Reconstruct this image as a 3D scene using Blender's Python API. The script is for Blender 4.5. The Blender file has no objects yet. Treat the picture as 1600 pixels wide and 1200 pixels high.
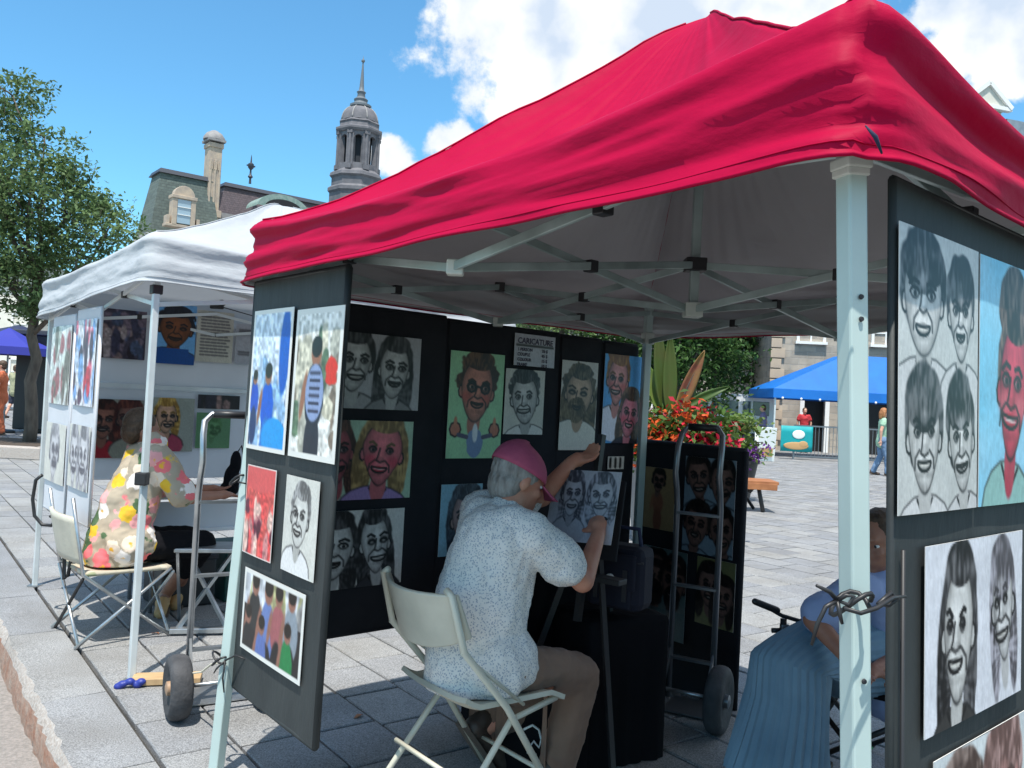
import bpy, bmesh, math, random
import numpy as np
from mathutils import Vector, Matrix, noise as mnoise
random.seed(7); rng = np.random.default_rng(7)
S = bpy.context.scene
C = S.collection
# ------------------------------------------------------------------ camera
FPX, HOR, ROLL, CH = 1320.0, 625.0, math.radians(3.0), 1.43
PT = math.atan((HOR-600)/FPX)
cF = np.array([0, math.cos(PT), math.sin(PT)])
cR = np.array([math.cos(ROLL), -math.sin(ROLL)*math.sin(PT), math.sin(ROLL)*math.cos(PT)])
cU = np.array([-math.sin(ROLL), -math.cos(ROLL)*math.sin(PT), math.cos(ROLL)*math.cos(PT)])
cO = np.array([0, 0, CH])
cam = bpy.data.objects.new('camera', bpy.data.cameras.new('camera')); C.objects.link(cam)
M4 = Matrix(((cR[0], cU[0], -cF[0], 0), (cR[1], cU[1], -cF[1], 0), (cR[2], cU[2], -cF[2], CH), (0, 0, 0, 1)))
cam.matrix_world = M4
cam.data.sensor_width = 36; cam.data.lens = 36*FPX/1600
cam.data.clip_start = 0.05; cam.data.clip_end = 2000
S.camera = cam
def ray(x, y): return cF + cR*(x-800)/FPX + cU*(600-y)/FPX
def at(x, y, d):                      # surveyed point: seen in direction x,y at distance d along +Y
    r = ray(x, y); return cO + r*(d/r[1])
def onz(x, y, z=0.0):
    r = ray(x, y); return cO + r*((z-CH)/r[2])
# ------------------------------------------------------------------ light
SUN_EL, SUN_AZ = math.radians(68), math.radians(188)      # azimuth clockwise from +Y : sun behind the camera, a little left
sd = Vector((math.sin(SUN_AZ)*math.cos(SUN_EL), math.cos(SUN_AZ)*math.cos(SUN_EL), math.sin(SUN_EL)))
sl = bpy.data.lights.new('sun', 'SUN'); sl.energy = 3.9; sl.angle = math.radians(0.6); sl.color = (1, .95, .87)
so = bpy.data.objects.new('sun', sl); C.objects.link(so); so.rotation_euler = sd.to_track_quat('Z', 'Y').to_euler(); so.location = (0, -5, 30)
W = bpy.data.worlds.new('World'); S.world = W; W.use_nodes = True
def world():
    nt = W.node_tree; n = nt.nodes; l = nt.links; n.clear()
    out = n.new('ShaderNodeOutputWorld')
    sky = n.new('ShaderNodeTexSky'); sky.sky_type = 'NISHITA'; sky.sun_disc = False
    sky.sun_elevation = SUN_EL; sky.sun_rotation = SUN_AZ; sky.air_density = 1.0; sky.dust_density = .5; sky.ozone_density = 1.6
    b1 = n.new('ShaderNodeBackground'); b1.inputs[1].default_value = 0.125
    tint = n.new('ShaderNodeMixRGB'); tint.blend_type = 'MULTIPLY'; tint.inputs[0].default_value = 1; tint.inputs[2].default_value = (.58, 1.04, 1.16, 1)
    l.new(sky.outputs[0], tint.inputs[1]); l.new(tint.outputs[0], b1.inputs[0])
    tc = n.new('ShaderNodeTexCoord')
    def mth(op, a, b=None, cl=False):
        m = n.new('ShaderNodeMath'); m.operation = op; m.use_clamp = cl
        for i, v in enumerate((a, b)):
            if v is None: continue
            if hasattr(v, 'links'): l.new(v, m.inputs[i])
            else: m.inputs[i].default_value = v
        return m.outputs[0]
    blobs = [(860, 40, 150), (770, 0, 90), (960, 90, 120), (840, 150, 85), (1150, 20, 150), (1050, 60, 90), (612, 228, 34), (622, 250, 24), (702, 214, 36),
             (1530, 20, 85), (1475, 70, 45), (1590, 95, 50), (1250, -40, 110), (1900, 200, 160), (1150, 330, 200), (900, 330, 90), (1400, -400, 160), (2300, 100, 300)]
    dirs = [(ray(x, y)/np.linalg.norm(ray(x, y)), r/FPX) for x, y, r in blobs]
    rr = random.Random(3)
    for k in range(12):
        a = rr.uniform(50, 310); e = rr.uniform(12, 60)
        a, e = math.radians(a), math.radians(e)
        dirs.append((np.array([math.sin(a)*math.cos(e), math.cos(a)*math.cos(e), math.sin(e)]), rr.uniform(.12, .35)))
    nz0 = n.new('ShaderNodeTexNoise'); nz0.inputs['Scale'].default_value = 6; nz0.inputs['Detail'].default_value = 4
    l.new(tc.outputs['Generated'], nz0.inputs['Vector'])
    wob = n.new('ShaderNodeVectorMath'); wob.operation = 'MULTIPLY_ADD'
    l.new(nz0.outputs['Color'], wob.inputs[0]); wob.inputs[1].default_value = (.10, .10, .10)
    sub = n.new('ShaderNodeVectorMath'); sub.operation = 'ADD'; l.new(tc.outputs['Generated'], sub.inputs[0]); sub.inputs[1].default_value = (-.05, -.05, -.05)
    l.new(sub.outputs[0], wob.inputs[2])
    cur = None
    for d, r in dirs:
        ds = n.new('ShaderNodeVectorMath'); ds.operation = 'DISTANCE'; l.new(wob.outputs[0], ds.inputs[0]); ds.inputs[1].default_value = tuple(d)
        v = mth('SUBTRACT', 1.0, mth('DIVIDE', ds.outputs['Value'], r*1.25))
        cur = v if cur is None else mth('MAXIMUM', cur, v)
    nz = n.new('ShaderNodeTexNoise'); nz.inputs['Scale'].default_value = 17; nz.inputs['Detail'].default_value = 9; nz.inputs['Roughness'].default_value = .62
    l.new(tc.outputs['Generated'], nz.inputs['Vector'])
    dens = mth('ADD', mth('MULTIPLY', cur, 1.2), mth('MULTIPLY', mth('SUBTRACT', nz.outputs[0], .5), 1.5))
    mr = n.new('ShaderNodeMapRange'); mr.interpolation_type = 'SMOOTHSTEP'
    mr.inputs[1].default_value = .10; mr.inputs[2].default_value = .44; l.new(dens, mr.inputs[0])
    thick = n.new('ShaderNodeMapRange'); thick.inputs[1].default_value = .25; thick.inputs[2].default_value = .95; l.new(dens, thick.inputs[0])
    nz2 = n.new('ShaderNodeTexNoise'); nz2.inputs['Scale'].default_value = 11; nz2.inputs['Detail'].default_value = 5; l.new(tc.outputs['Generated'], nz2.inputs['Vector'])
    cr = n.new('ShaderNodeValToRGB'); cr.color_ramp.elements[0].position = .36; cr.color_ramp.elements[0].color = (.58, .68, .82, 1)
    cr.color_ramp.elements[1].position = .58; cr.color_ramp.elements[1].color = (1, 1, .98, 1); l.new(nz2.outputs[0], cr.inputs[0])
    b2 = n.new('ShaderNodeBackground'); b2.inputs[1].default_value = .74; l.new(cr.outputs[0], b2.inputs[0])
    mx = n.new('ShaderNodeMixShader'); l.new(mr.outputs[0], mx.inputs[0]); l.new(b1.outputs[0], mx.inputs[1]); l.new(b2.outputs[0], mx.inputs[2])
    l.new(mx.outputs[0], out.inputs[0])
world()
S.view_settings.view_transform = 'Standard'; S.view_settings.look = 'None'; S.view_settings.gamma = 1
S.view_settings.use_curve_mapping = False; S.view_settings.exposure = 0.66
S.render.engine = 'CYCLES'; S.cycles.max_bounces = 6

# ------------------------------------------------------------------ helpers
ORG = {}
def root(name, label, cat, loc=(0, 0, 0), group=None):
    o = bpy.data.objects.new(name, None); C.objects.link(o); o.location = tuple(loc); ORG[o.name] = np.array(loc, float)
    o.empty_display_size = .1
    o['label'] = label; o['category'] = cat
    if group: o['group'] = group
    return o
def tag(o, label, cat, group=None):
    o['label'] = label; o['category'] = cat
    if group: o['group'] = group
    return o
def struct(o): o['kind'] = 'structure'; return o
def stuff(o): o['kind'] = 'stuff'; return o
def vn(v):
    v = np.array(v, float); return v/(np.linalg.norm(v)+1e-12)
def basis(d, up=(0, 0, 1)):
    d = vn(d); up = np.array(up, float)
    if abs(d@vn(up)) > .98: up = np.array([1., 0, 0])
    x = vn(np.cross(up, d)); y = np.cross(d, x); return x, y, d
class MB:
    def __init__(s): s.v = []; s.f = []; s.m = []; s.n = 0
    def add(s, vs, fs, m=0):
        b = s.n; s.v.extend([tuple(map(float, p)) for p in vs]); s.n += len(vs)
        for f in fs: s.f.append(tuple(b+i for i in f)); s.m.append(m)
        return s
    def box(s, c, size, ax=None, m=0):
        c = np.array(c, float); a = np.eye(3) if ax is None else np.array(ax, float)
        h = np.array(size, float)/2
        vs = [c + a[0]*h[0]*i + a[1]*h[1]*j + a[2]*h[2]*k for i in (-1, 1) for j in (-1, 1) for k in (-1, 1)]
        return s.add(vs, [(0, 1, 3, 2), (4, 6, 7, 5), (0, 4, 5, 1), (2, 3, 7, 6), (0, 2, 6, 4), (1, 5, 7, 3)], m)
    def bar(s, p, q, w, h=None, up=(0, 0, 1), m=0):
        p = np.array(p, float); q = np.array(q, float); h = h or w
        x, y, d = basis(q-p, up)
        return s.box((p+q)/2, (w, h, np.linalg.norm(q-p)), (x, y, d), m)
    def tube(s, pts, r, n=10, m=0, closed=False, caps=True):
        P = [np.array(p, float) for p in pts]; k = len(P); rs = r if hasattr(r, '__len__') else [r]*k
        rings = []; x = None
        for i in range(k):
            a = P[(i-1) % k] if (closed or i > 0) else P[i]; b = P[(i+1) % k] if (closed or i < k-1) else P[i]
            d = vn(b-a)
            if x is None: x, y, _ = basis(d)
            else: x = vn(x - d*(x@d)); y = np.cross(d, x)
            rings.append([P[i] + rs[i]*(x*math.cos(t)+y*math.sin(t)) for t in np.linspace(0, 2*math.pi, n, endpoint=False)])
        vs = [p for rg in rings for p in rg]; fs = []
        for i in range(k if closed else k-1):
            j = (i+1) % k
            for t in range(n): fs.append((i*n+t, i*n+(t+1) % n, j*n+(t+1) % n, j*n+t))
        if caps and not closed: fs += [tuple(range(n-1, -1, -1)), tuple((k-1)*n+t for t in range(n))]
        return s.add(vs, fs, m)
    def lathe(s, prof, c=(0, 0, 0), ax=(0, 0, 1), n=24, m=0, rot=0, sx=1, sy=1):
        x, y, d = (np.array([1., 0, 0]), np.array([0, 1., 0]), np.array([0, 0, 1.])) if tuple(ax) == (0, 0, 1) else basis(ax)
        c = np.array(c, float); vs = []
        for r, h in prof:
            for t in range(n):
                a = rot+2*math.pi*t/n; vs.append(c + x*r*sx*math.cos(a) + y*r*sy*math.sin(a) + d*h)
        k = len(prof); fs = [(i*n+t, i*n+(t+1) % n, (i+1)*n+(t+1) % n, (i+1)*n+t) for i in range(k-1) for t in range(n)]
        if prof[0][0] > 1e-6: fs.append(tuple(range(n-1, -1, -1)))
        if prof[-1][0] > 1e-6: fs.append(tuple((k-1)*n+t for t in range(n)))
        return s.add(vs, fs, m)
    def ell(s, c, r, ax=None, n=14, k=9, m=0):
        a = np.eye(3) if ax is None else np.array(ax, float); c = np.array(c, float); vs = []; fs = []
        for i in range(k+1):
            ph = -math.pi/2+math.pi*i/k
            for t in range(n):
                th = 2*math.pi*t/n
                q = (r[0]*math.cos(ph)*math.cos(th), r[1]*math.cos(ph)*math.sin(th), r[2]*math.sin(ph)); vs.append(c+a[0]*q[0]+a[1]*q[1]+a[2]*q[2])
        for i in range(k):
            for t in range(n): fs.append((i*n+t, i*n+(t+1) % n, (i+1)*n+(t+1) % n, (i+1)*n+t))
        return s.add(vs, fs, m)
    def cap(s, p, q, r1, r2, n=14, m=0):            # tapered limb with round ends
        p = np.array(p, float); q = np.array(q, float); x, y, d = basis(q-p); L = np.linalg.norm(q-p)
        prof = [(r1*math.cos(a), r1*math.sin(a)) for a in np.linspace(-math.pi/2, 0, 5)] + [(r2*math.cos(a), L+r2*math.sin(a)) for a in np.linspace(0, math.pi/2, 5)]
        prof[0] = (1e-7, prof[0][1]); prof[-1] = (1e-7, prof[-1][1])
        vs = []
        for rr, h in prof:
            for t in range(n):
                a = 2*math.pi*t/n; vs.append(p + x*rr*math.cos(a) + y*rr*math.sin(a) + d*h)
        k = len(prof); fs = [(i*n+t, i*n+(t+1) % n, (i+1)*n+(t+1) % n, (i+1)*n+t) for i in range(k-1) for t in range(n)]
        return s.add(vs, fs, m)
    def quad(s, a, b, c, d, m=0): return s.add([a, b, c, d], [(0, 1, 2, 3)], m)
    def plate(s, fn, nu, nv, th, m=0):              # curved sheet with real thickness
        P = np.array([[fn(i/nu, j/nv) for j in range(nv+1)] for i in range(nu+1)], float)
        du = np.gradient(P, axis=0); dv = np.gradient(P, axis=1); nn = np.cross(du, dv); nn /= np.linalg.norm(nn, axis=2, keepdims=True)+1e-9
        a = (P+nn*th/2).reshape(-1, 3); b = (P-nn*th/2).reshape(-1, 3); w = nv+1; N = len(a); fs = []
        for i in range(nu):
            for j in range(nv):
                q = (i*w+j, (i+1)*w+j, (i+1)*w+j+1, i*w+j+1); fs.append(q); fs.append(tuple(N+t for t in reversed(q)))
        ring = [i*w for i in range(nu+1)] + [nu*w+j for j in range(1, nv+1)] + [i*w+nv for i in range(nu-1, -1, -1)] + [j for j in range(nv-1, 0, -1)]
        for t in range(len(ring)):
            p, q = ring[t], ring[(t+1) % len(ring)]; fs.append((p, N+p, N+q, q))
        return s.add(list(a)+list(b), fs, m)
    def build(s, name, mats, parent=None, smooth=False, loc=None, bevel=0):
        org = ORG[parent.name] if parent is not None else (np.array(loc, float) if loc is not None else np.zeros(3))
        me = bpy.data.meshes.new(name); V = np.array(s.v)-org
        me.from_pydata(V.tolist(), [], s.f); me.update()
        for mt in (mats if isinstance(mats, (list, tuple)) else [mats]): me.materials.append(mt)
        if any(s.m): me.polygons.foreach_set('material_index', s.m)
        if smooth: me.polygons.foreach_set('use_smooth', [True]*len(me.polygons))
        bm = bmesh.new(); bm.from_mesh(me); bmesh.ops.recalc_face_normals(bm, faces=bm.faces); bm.to_mesh(me); bm.free()
        if smooth == 2:
            me.set_sharp_from_angle(angle=math.radians(40))
        o = bpy.data.objects.new(name, me); C.objects.link(o)
        if parent is not None: o.parent = parent; ORG[o.name] = org
        else: o.location = tuple(org); ORG[o.name] = org
        if bevel:
            b = o.modifiers.new('bevel', 'BEVEL'); b.width = bevel; b.segments = 2; b.limit_method = 'ANGLE'
        return o
BAKE = []; SEAT = {}
def fused(o, vox, sm=6, fac=.5):                    # melt overlapping volumes into one continuous skin
    r = o.modifiers.new('remesh', 'REMESH'); r.mode = 'VOXEL'; r.voxel_size = vox; r.use_smooth_shade = True
    k = o.modifiers.new('smooth', 'SMOOTH'); k.factor = fac; k.iterations = sm
    BAKE.append(o); return o
def clone(o, delta, label=None, rotz=0):
    c = o.copy(); C.objects.link(c); c.location = Vector(o.location)+Vector(delta); c.rotation_euler.z = o.rotation_euler.z+rotz; ORG[c.name] = ORG.get(o.name, np.zeros(3))+np.array(delta)
    if label: c['label'] = label
    def kids(s, d):
        for ch in list(s.children):
            x = ch.copy(); C.objects.link(x); x.parent = d; kids(ch, x)
    kids(o, c); return c
def letters(name, body, size, origin, xdir, mat, parent, updir=(0, 0, 1), bold=.0):
    cu = bpy.data.curves.new(name, 'FONT'); cu.body = body; cu.size = size; cu.extrude = .0004; cu.offset = bold; cu.resolution_u = 2
    t = bpy.data.objects.new('tmp', cu); C.objects.link(t); dg = bpy.context.evaluated_depsgraph_get(); me = bpy.data.meshes.new_from_object(t.evaluated_get(dg))
    bpy.data.objects.remove(t); x = vn(xdir); u = vn(updir); z = np.cross(x, u); o0 = np.array(origin)-ORG[parent.name]
    n = len(me.vertices); co = np.empty(n*3, 'f'); me.vertices.foreach_get('co', co); co = co.reshape(-1, 3)
    co = o0 + co[:, :1]*x + co[:, 1:2]*u + co[:, 2:]*z; me.vertices.foreach_set('co', co.astype('f').ravel()); me.update()
    me.materials.clear(); me.materials.append(mat); me.name = name
    o = bpy.data.objects.new(name, me); C.objects.link(o); o.parent = parent; ORG[o.name] = ORG[parent.name]; return o
# ---- materials
def mat(name, col, rough=.6, metal=0, var=None, vs=5, vamt=.5, bump=0, bs=40, spec=.5, sheen=0, detail=5, stretch=None, rnd=0, trans=0, rndisl=0):
    m = bpy.data.materials.new(name); m.use_nodes = True; nt = m.node_tree; n = nt.nodes; l = nt.links; b = n['Principled BSDF']
    b.inputs['Roughness'].default_value = rough; b.inputs['Metallic'].default_value = metal; b.inputs['Specular IOR Level'].default_value = spec
    b.inputs['Sheen Weight'].default_value = sheen
    tc = n.new('ShaderNodeTexCoord'); src = tc.outputs['Object']
    if stretch:
        mp = n.new('ShaderNodeMapping'); mp.inputs['Scale'].default_value = stretch; l.new(src, mp.inputs[0]); src = mp.outputs[0]
    c4 = (*col, 1); b.inputs['Base Color'].default_value = c4; last = None
    if var is not None:
        nz = n.new('ShaderNodeTexNoise'); nz.inputs['Scale'].default_value = vs; nz.inputs['Detail'].default_value = detail; l.new(src, nz.inputs['Vector'])
        mr = n.new('ShaderNodeMapRange'); mr.inputs[1].default_value = .5-.25*vamt-.05; mr.inputs[2].default_value = .5+.25*vamt+.05; l.new(nz.outputs[0], mr.inputs[0])
        mx = n.new('ShaderNodeMixRGB'); mx.inputs[1].default_value = c4; mx.inputs[2].default_value = (*var, 1); l.new(mr.outputs[0], mx.inputs[0]); last = mx.outputs[0]
    if rnd or rndisl:
        if rndisl: g = n.new('ShaderNodeNewGeometry'); rs = g.outputs['Random Per Island']; amt = rndisl
        else: g = n.new('ShaderNodeObjectInfo'); rs = g.outputs['Random']; amt = rnd
        mr = n.new('ShaderNodeMapRange'); mr.inputs[3].default_value = 1-amt; mr.inputs[4].default_value = 1+amt; l.new(rs, mr.inputs[0])
        hv = n.new('ShaderNodeHueSaturation')
        if last: l.new(last, hv.inputs['Color'])
        else: hv.inputs['Color'].default_value = c4
        l.new(mr.outputs[0], hv.inputs['Value']); last = hv.outputs[0]
    if last: l.new(last, b.inputs['Base Color'])
    if bump:
        nz = n.new('ShaderNodeTexNoise'); nz.inputs['Scale'].default_value = bs; nz.inputs['Detail'].default_value = 6; l.new(src, nz.inputs['Vector'])
        bp = n.new('ShaderNodeBump'); bp.inputs['Strength'].default_value = bump; bp.inputs['Distance'].default_value = .01; l.new(nz.outputs[0], bp.inputs['Height']); l.new(bp.outputs[0], b.inputs['Normal'])
    if trans:
        tr = n.new('ShaderNodeBsdfTranslucent'); ms = n.new('ShaderNodeMixShader'); ms.inputs[0].default_value = trans
        if last: l.new(last, tr.inputs[0])
        else: tr.inputs[0].default_value = c4
        out = n['Material Output']; l.new(b.outputs[0], ms.inputs[1]); l.new(tr.outputs[0], ms.inputs[2]); l.new(ms.outputs[0], out.inputs[0])
    return m
def slab_mat(name, island):
    m = bpy.data.materials.new(name); m.use_nodes = True; nt = m.node_tree; n = nt.nodes; l = nt.links; b = n['Principled BSDF']
    tc = n.new('ShaderNodeNewGeometry'); P = tc.outputs['Position']
    def nz(s, d, r=.5):
        q = n.new('ShaderNodeTexNoise'); q.inputs['Scale'].default_value = s; q.inputs['Detail'].default_value = d; q.inputs['Roughness'].default_value = r; l.new(P, q.inputs['Vector']); return q.outputs[0]
    r1 = n.new('ShaderNodeValToRGB'); e = r1.color_ramp.elements; e[0].position = .36; e[0].color = (.14, .143, .15, 1); e[1].position = .62; e[1].color = (.42, .43, .44, 1)
    l.new(nz(170, 3, .8), r1.inputs[0])
    r2 = n.new('ShaderNodeValToRGB'); e = r2.color_ramp.elements; e[0].position = .34; e[0].color = (.78, .76, .73, 1); e[1].position = .66; e[1].color = (1.0, 1.0, 1.0, 1); l.new(nz(2.3, 6, .6), r2.inputs[0])
    mm = n.new('ShaderNodeMixRGB'); mm.blend_type = 'MULTIPLY'; mm.inputs[0].default_value = 1; l.new(r1.outputs[0], mm.inputs[1]); l.new(r2.outputs[0], mm.inputs[2])
    if island: rs = tc.outputs['Random Per Island']
    else: rs = n.new('ShaderNodeObjectInfo').outputs['Random']
    r3 = n.new('ShaderNodeValToRGB'); e = r3.color_ramp.elements; e[0].color = (.82, .83, .86, 1); e[1].color = (1.06, 1.04, 1.0, 1); l.new(rs, r3.inputs[0])
    m2 = n.new('ShaderNodeMixRGB'); m2.blend_type = 'MULTIPLY'; m2.inputs[0].default_value = 1; l.new(mm.outputs[0], m2.inputs[1]); l.new(r3.outputs[0], m2.inputs[2])
    l.new(m2.outputs[0], b.inputs['Base Color']); b.inputs['Roughness'].default_value = .75; b.inputs['Specular IOR Level'].default_value = .35
    bp = n.new('ShaderNodeBump'); bp.inputs['Strength'].default_value = .5; bp.inputs['Distance'].default_value = .006; l.new(nz(45, 6, .7), bp.inputs['Height']); l.new(bp.outputs[0], b.inputs['Normal'])
    return m
def art_mat():
    m = bpy.data.materials.new('printed_paper'); m.use_nodes = True; n = m.node_tree.nodes; l = m.node_tree.links; b = n['Principled BSDF']
    a = n.new('ShaderNodeAttribute'); a.attribute_name = 'ink'; l.new(a.outputs['Color'], b.inputs['Base Color']); b.inputs['Roughness'].default_value = .38; b.inputs['Specular IOR Level'].default_value = .4
    nz = n.new('ShaderNodeTexNoise'); nz.inputs['Scale'].default_value = 7; bp = n.new('ShaderNodeBump'); bp.inputs['Strength'].default_value = .35; bp.inputs['Distance'].default_value = .01
    l.new(n.new('ShaderNodeTexCoord').outputs['Object'], nz.inputs['Vector']); l.new(nz.outputs[0], bp.inputs['Height']); l.new(bp.outputs[0], b.inputs['Normal'])
    return m
def fabric(name, col, under, lit=.12, seed=0, bstr=.4):
    m = bpy.data.materials.new(name); m.use_nodes = True; nt = m.node_tree; n = nt.nodes; l = nt.links; b = n['Principled BSDF']
    g = n.new('ShaderNodeNewGeometry'); mx = n.new('ShaderNodeMixRGB'); mx.inputs[1].default_value = (*col, 1); mx.inputs[2].default_value = (*under, 1); l.new(g.outputs['Backfacing'], mx.inputs[0])
    nz = n.new('ShaderNodeTexNoise'); nz.inputs['Scale'].default_value = 2.5; nz.inputs['Detail'].default_value = 6
    l.new(n.new('ShaderNodeTexCoord').outputs['Object'], nz.inputs['Vector'])
    hv = n.new('ShaderNodeHueSaturation'); mr = n.new('ShaderNodeMapRange'); mr.inputs[3].default_value = .9; mr.inputs[4].default_value = 1.08; l.new(nz.outputs[0], mr.inputs[0]); l.new(mr.outputs[0], hv.inputs['Value']); l.new(mx.outputs[0], hv.inputs['Color'])
    l.new(hv.outputs[0], b.inputs['Base Color']); b.inputs['Roughness'].default_value = .6; b.inputs['Specular IOR Level'].default_value = .10
    mp = n.new('ShaderNodeMapping'); mp.inputs['Scale'].default_value = (1, 1, 2.2); l.new(n.new('ShaderNodeTexCoord').outputs['Object'], mp.inputs[0])
    n2 = n.new('ShaderNodeTexNoise'); n2.inputs['Scale'].default_value = 9; n2.inputs['Detail'].default_value = 5; l.new(mp.outputs[0], n2.inputs['Vector'])
    bp = n.new('ShaderNodeBump'); bp.inputs['Strength'].default_value = bstr; bp.inputs['Distance'].default_value = .015; l.new(n2.outputs[0], bp.inputs['Height']); l.new(bp.outputs[0], b.inputs['Normal'])
    tr = n.new('ShaderNodeBsdfTranslucent'); tr.inputs[0].default_value = (*[min(1, c) for c in col], 1)
    ms = n.new('ShaderNodeMixShader'); ms.inputs[0].default_value = lit; out = n['Material Output']; l.new(b.outputs[0], ms.inputs[1]); l.new(tr.outputs[0], ms.inputs[2]); l.new(ms.outputs[0], out.inputs[0])
    return m
def floral(name, ground, cells, scale, spot=.33, core=None):
    m = bpy.data.materials.new(name); m.use_nodes = True; nt = m.node_tree; n = nt.nodes; l = nt.links; b = n['Principled BSDF']; b.inputs['Roughness'].default_value = .8; b.inputs['Specular IOR Level'].default_value = .2
    tc = n.new('ShaderNodeTexCoord'); nz = n.new('ShaderNodeTexNoise'); nz.inputs['Scale'].default_value = scale*2.5; l.new(tc.outputs['Object'], nz.inputs['Vector'])
    ad = n.new('ShaderNodeVectorMath'); ad.operation = 'MULTIPLY_ADD'; l.new(nz.outputs['Color'], ad.inputs[0]); k = .55/scale; ad.inputs[1].default_value = (k, k, k); l.new(tc.outputs['Object'], ad.inputs[2])
    vo = n.new('ShaderNodeTexVoronoi'); vo.inputs['Scale'].default_value = scale; l.new(ad.outputs[0], vo.inputs['Vector'])
    sp = n.new('ShaderNodeSeparateColor'); l.new(vo.outputs['Color'], sp.inputs[0])
    cr = n.new('ShaderNodeValToRGB'); cr.color_ramp.interpolation = 'CONSTANT'; e = cr.color_ramp.elements
    for i, c in enumerate(cells):
        if i < 2: q = e[i]
        else: q = e.new(i/len(cells))
        q.position = i/len(cells); q.color = (*c, 1)
    l.new(sp.outputs[0], cr.inputs[0])
    lt = n.new('ShaderNodeMapRange'); lt.inputs[1].default_value = spot; lt.inputs[2].default_value = spot*1.15; l.new(vo.outputs['Distance'], lt.inputs[0])
    mx = n.new('ShaderNodeMixRGB'); l.new(lt.outputs[0], mx.inputs[0]); l.new(cr.outputs[0], mx.inputs[1]); mx.inputs[2].default_value = (*ground, 1); last = mx.outputs[0]
    if core:
        ct = n.new('ShaderNodeMapRange'); ct.inputs[1].default_value = spot*.22; ct.inputs[2].default_value = spot*.38; l.new(vo.outputs['Distance'], ct.inputs[0])
        m3 = n.new('ShaderNodeMixRGB'); l.new(ct.outputs[0], m3.inputs[0]); m3.inputs[1].default_value = (*core, 1); l.new(last, m3.inputs[2]); last = m3.outputs[0]
    l.new(last, b.inputs['Base Color'])
    n2 = n.new('ShaderNodeTexNoise'); n2.inputs['Scale'].default_value = 11; bp = n.new('ShaderNodeBump'); bp.inputs['Strength'].default_value = .7; bp.inputs['Distance'].default_value = .02
    l.new(tc.outputs['Object'], n2.inputs['Vector']); l.new(n2.outputs[0], bp.inputs['Height']); l.new(bp.outputs[0], b.inputs['Normal'])
    return m
def masonry(name, c1, c2, mortar, sc, bw=.5, rh=.25, bump=.5, ax='XZ'):
    m = bpy.data.materials.new(name); m.use_nodes = True; nt = m.node_tree; n = nt.nodes; l = nt.links; b = n['Principled BSDF']; b.inputs['Roughness'].default_value = .85
    tc = n.new('ShaderNodeTexCoord'); sx = n.new('ShaderNodeSeparateXYZ'); l.new(tc.outputs['Object'], sx.inputs[0]); cx = n.new('ShaderNodeCombineXYZ')
    s_ = n.new('ShaderNodeMath'); s_.operation = 'ADD'; l.new(sx.outputs[0], s_.inputs[0]); l.new(sx.outputs[1], s_.inputs[1]); l.new(s_.outputs[0], cx.inputs[0]); l.new(sx.outputs[2], cx.inputs[1])
    br = n.new('ShaderNodeTexBrick'); br.inputs['Scale'].default_value = sc; br.inputs['Color1'].default_value = (*c1, 1); br.inputs['Color2'].default_value = (*c2, 1); br.inputs['Mortar'].default_value = (*mortar, 1)
    br.inputs['Brick Width'].default_value = bw; br.inputs['Row Height'].default_value = rh; br.inputs['Mortar Size'].default_value = .02; l.new(cx.outputs[0], br.inputs['Vector'])
    nz = n.new('ShaderNodeTexNoise'); nz.inputs['Scale'].default_value = 3; nz.inputs['Detail'].default_value = 8; l.new(tc.outputs['Object'], nz.inputs['Vector'])
    hv = n.new('ShaderNodeHueSaturation'); mr = n.new('ShaderNodeMapRange'); mr.inputs[3].default_value = .6; mr.inputs[4].default_value = 1.4; l.new(nz.outputs[0], mr.inputs[0]); l.new(mr.outputs[0], hv.inputs['Value']); l.new(br.outputs[0], hv.inputs['Color']); l.new(hv.outputs[0], b.inputs['Base Color'])
    bp = n.new('ShaderNodeBump'); bp.inputs['Strength'].default_value = bump; bp.inputs['Distance'].default_value = .05; bp.invert = True; l.new(br.outputs['Fac'], bp.inputs['Height']); l.new(bp.outputs[0], b.inputs['Normal'])
    return m
m_slab = slab_mat('granite_slab', False); m_slabs = slab_mat('granite_paving', True)
m_ground = mat('grit_joint', (.07, .066, .06), .9, var=(.035, .034, .03), vs=40, bump=.6, bs=90)
m_road = mat('road_paving', (.30, .27, .25), .85, var=(.20, .185, .17), vs=60, bump=.5, bs=120)
m_kerb = mat('rusty_granite', (.36, .28, .23), .8, var=(.27, .12, .07), vs=14, vamt=.8, bump=.8, bs=35)
m_kerbtop = mat('pale_granite', (.50, .47, .44), .8, var=(.33, .27, .23), vs=90, vamt=.6, bump=.6, bs=50)
m_pole = mat('powder_coated_steel', (.50, .62, .60), .38, 0, var=(.38, .47, .45), vs=5, vamt=1.2)
m_poleplain = mat('steel_pole_white', (.68, .72, .73), .35, .1, var=(.5, .55, .56), vs=4)
m_plasticW = mat('pale_plastic', (.62, .66, .62), .5, var=(.45, .50, .46), vs=9)
m_blackplastic = mat('black_plastic', (.018, .018, .02), .45, bump=.1)
m_truss = mat('truss_bar', (.44, .54, .53), .4, .2, var=(.22, .28, .27), vs=5)
m_red = fabric('red_canopy_cloth', (.37, .0006, .036), (.44, .445, .455), .006, bstr=.3)
m_white = fabric('white_canopy_cloth', (.50, .53, .56), (.45, .47, .50), .16, bstr=.5)
m_black = mat('black_board_cloth', (.012, .013, .017), .8, var=(.02, .021, .026), vs=6, bump=.3, bs=30, sheen=.0, spec=.25)
m_blackg = mat('weathered_black_board', (.017, .021, .023), .65, var=(.042, .050, .051), vs=7, vamt=1, bump=.4, bs=25, stretch=(1, 1, .35))
m_blackc = mat('black_cloth', (.008, .008, .010), .9, bump=.8, bs=9, spec=.1)
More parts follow.
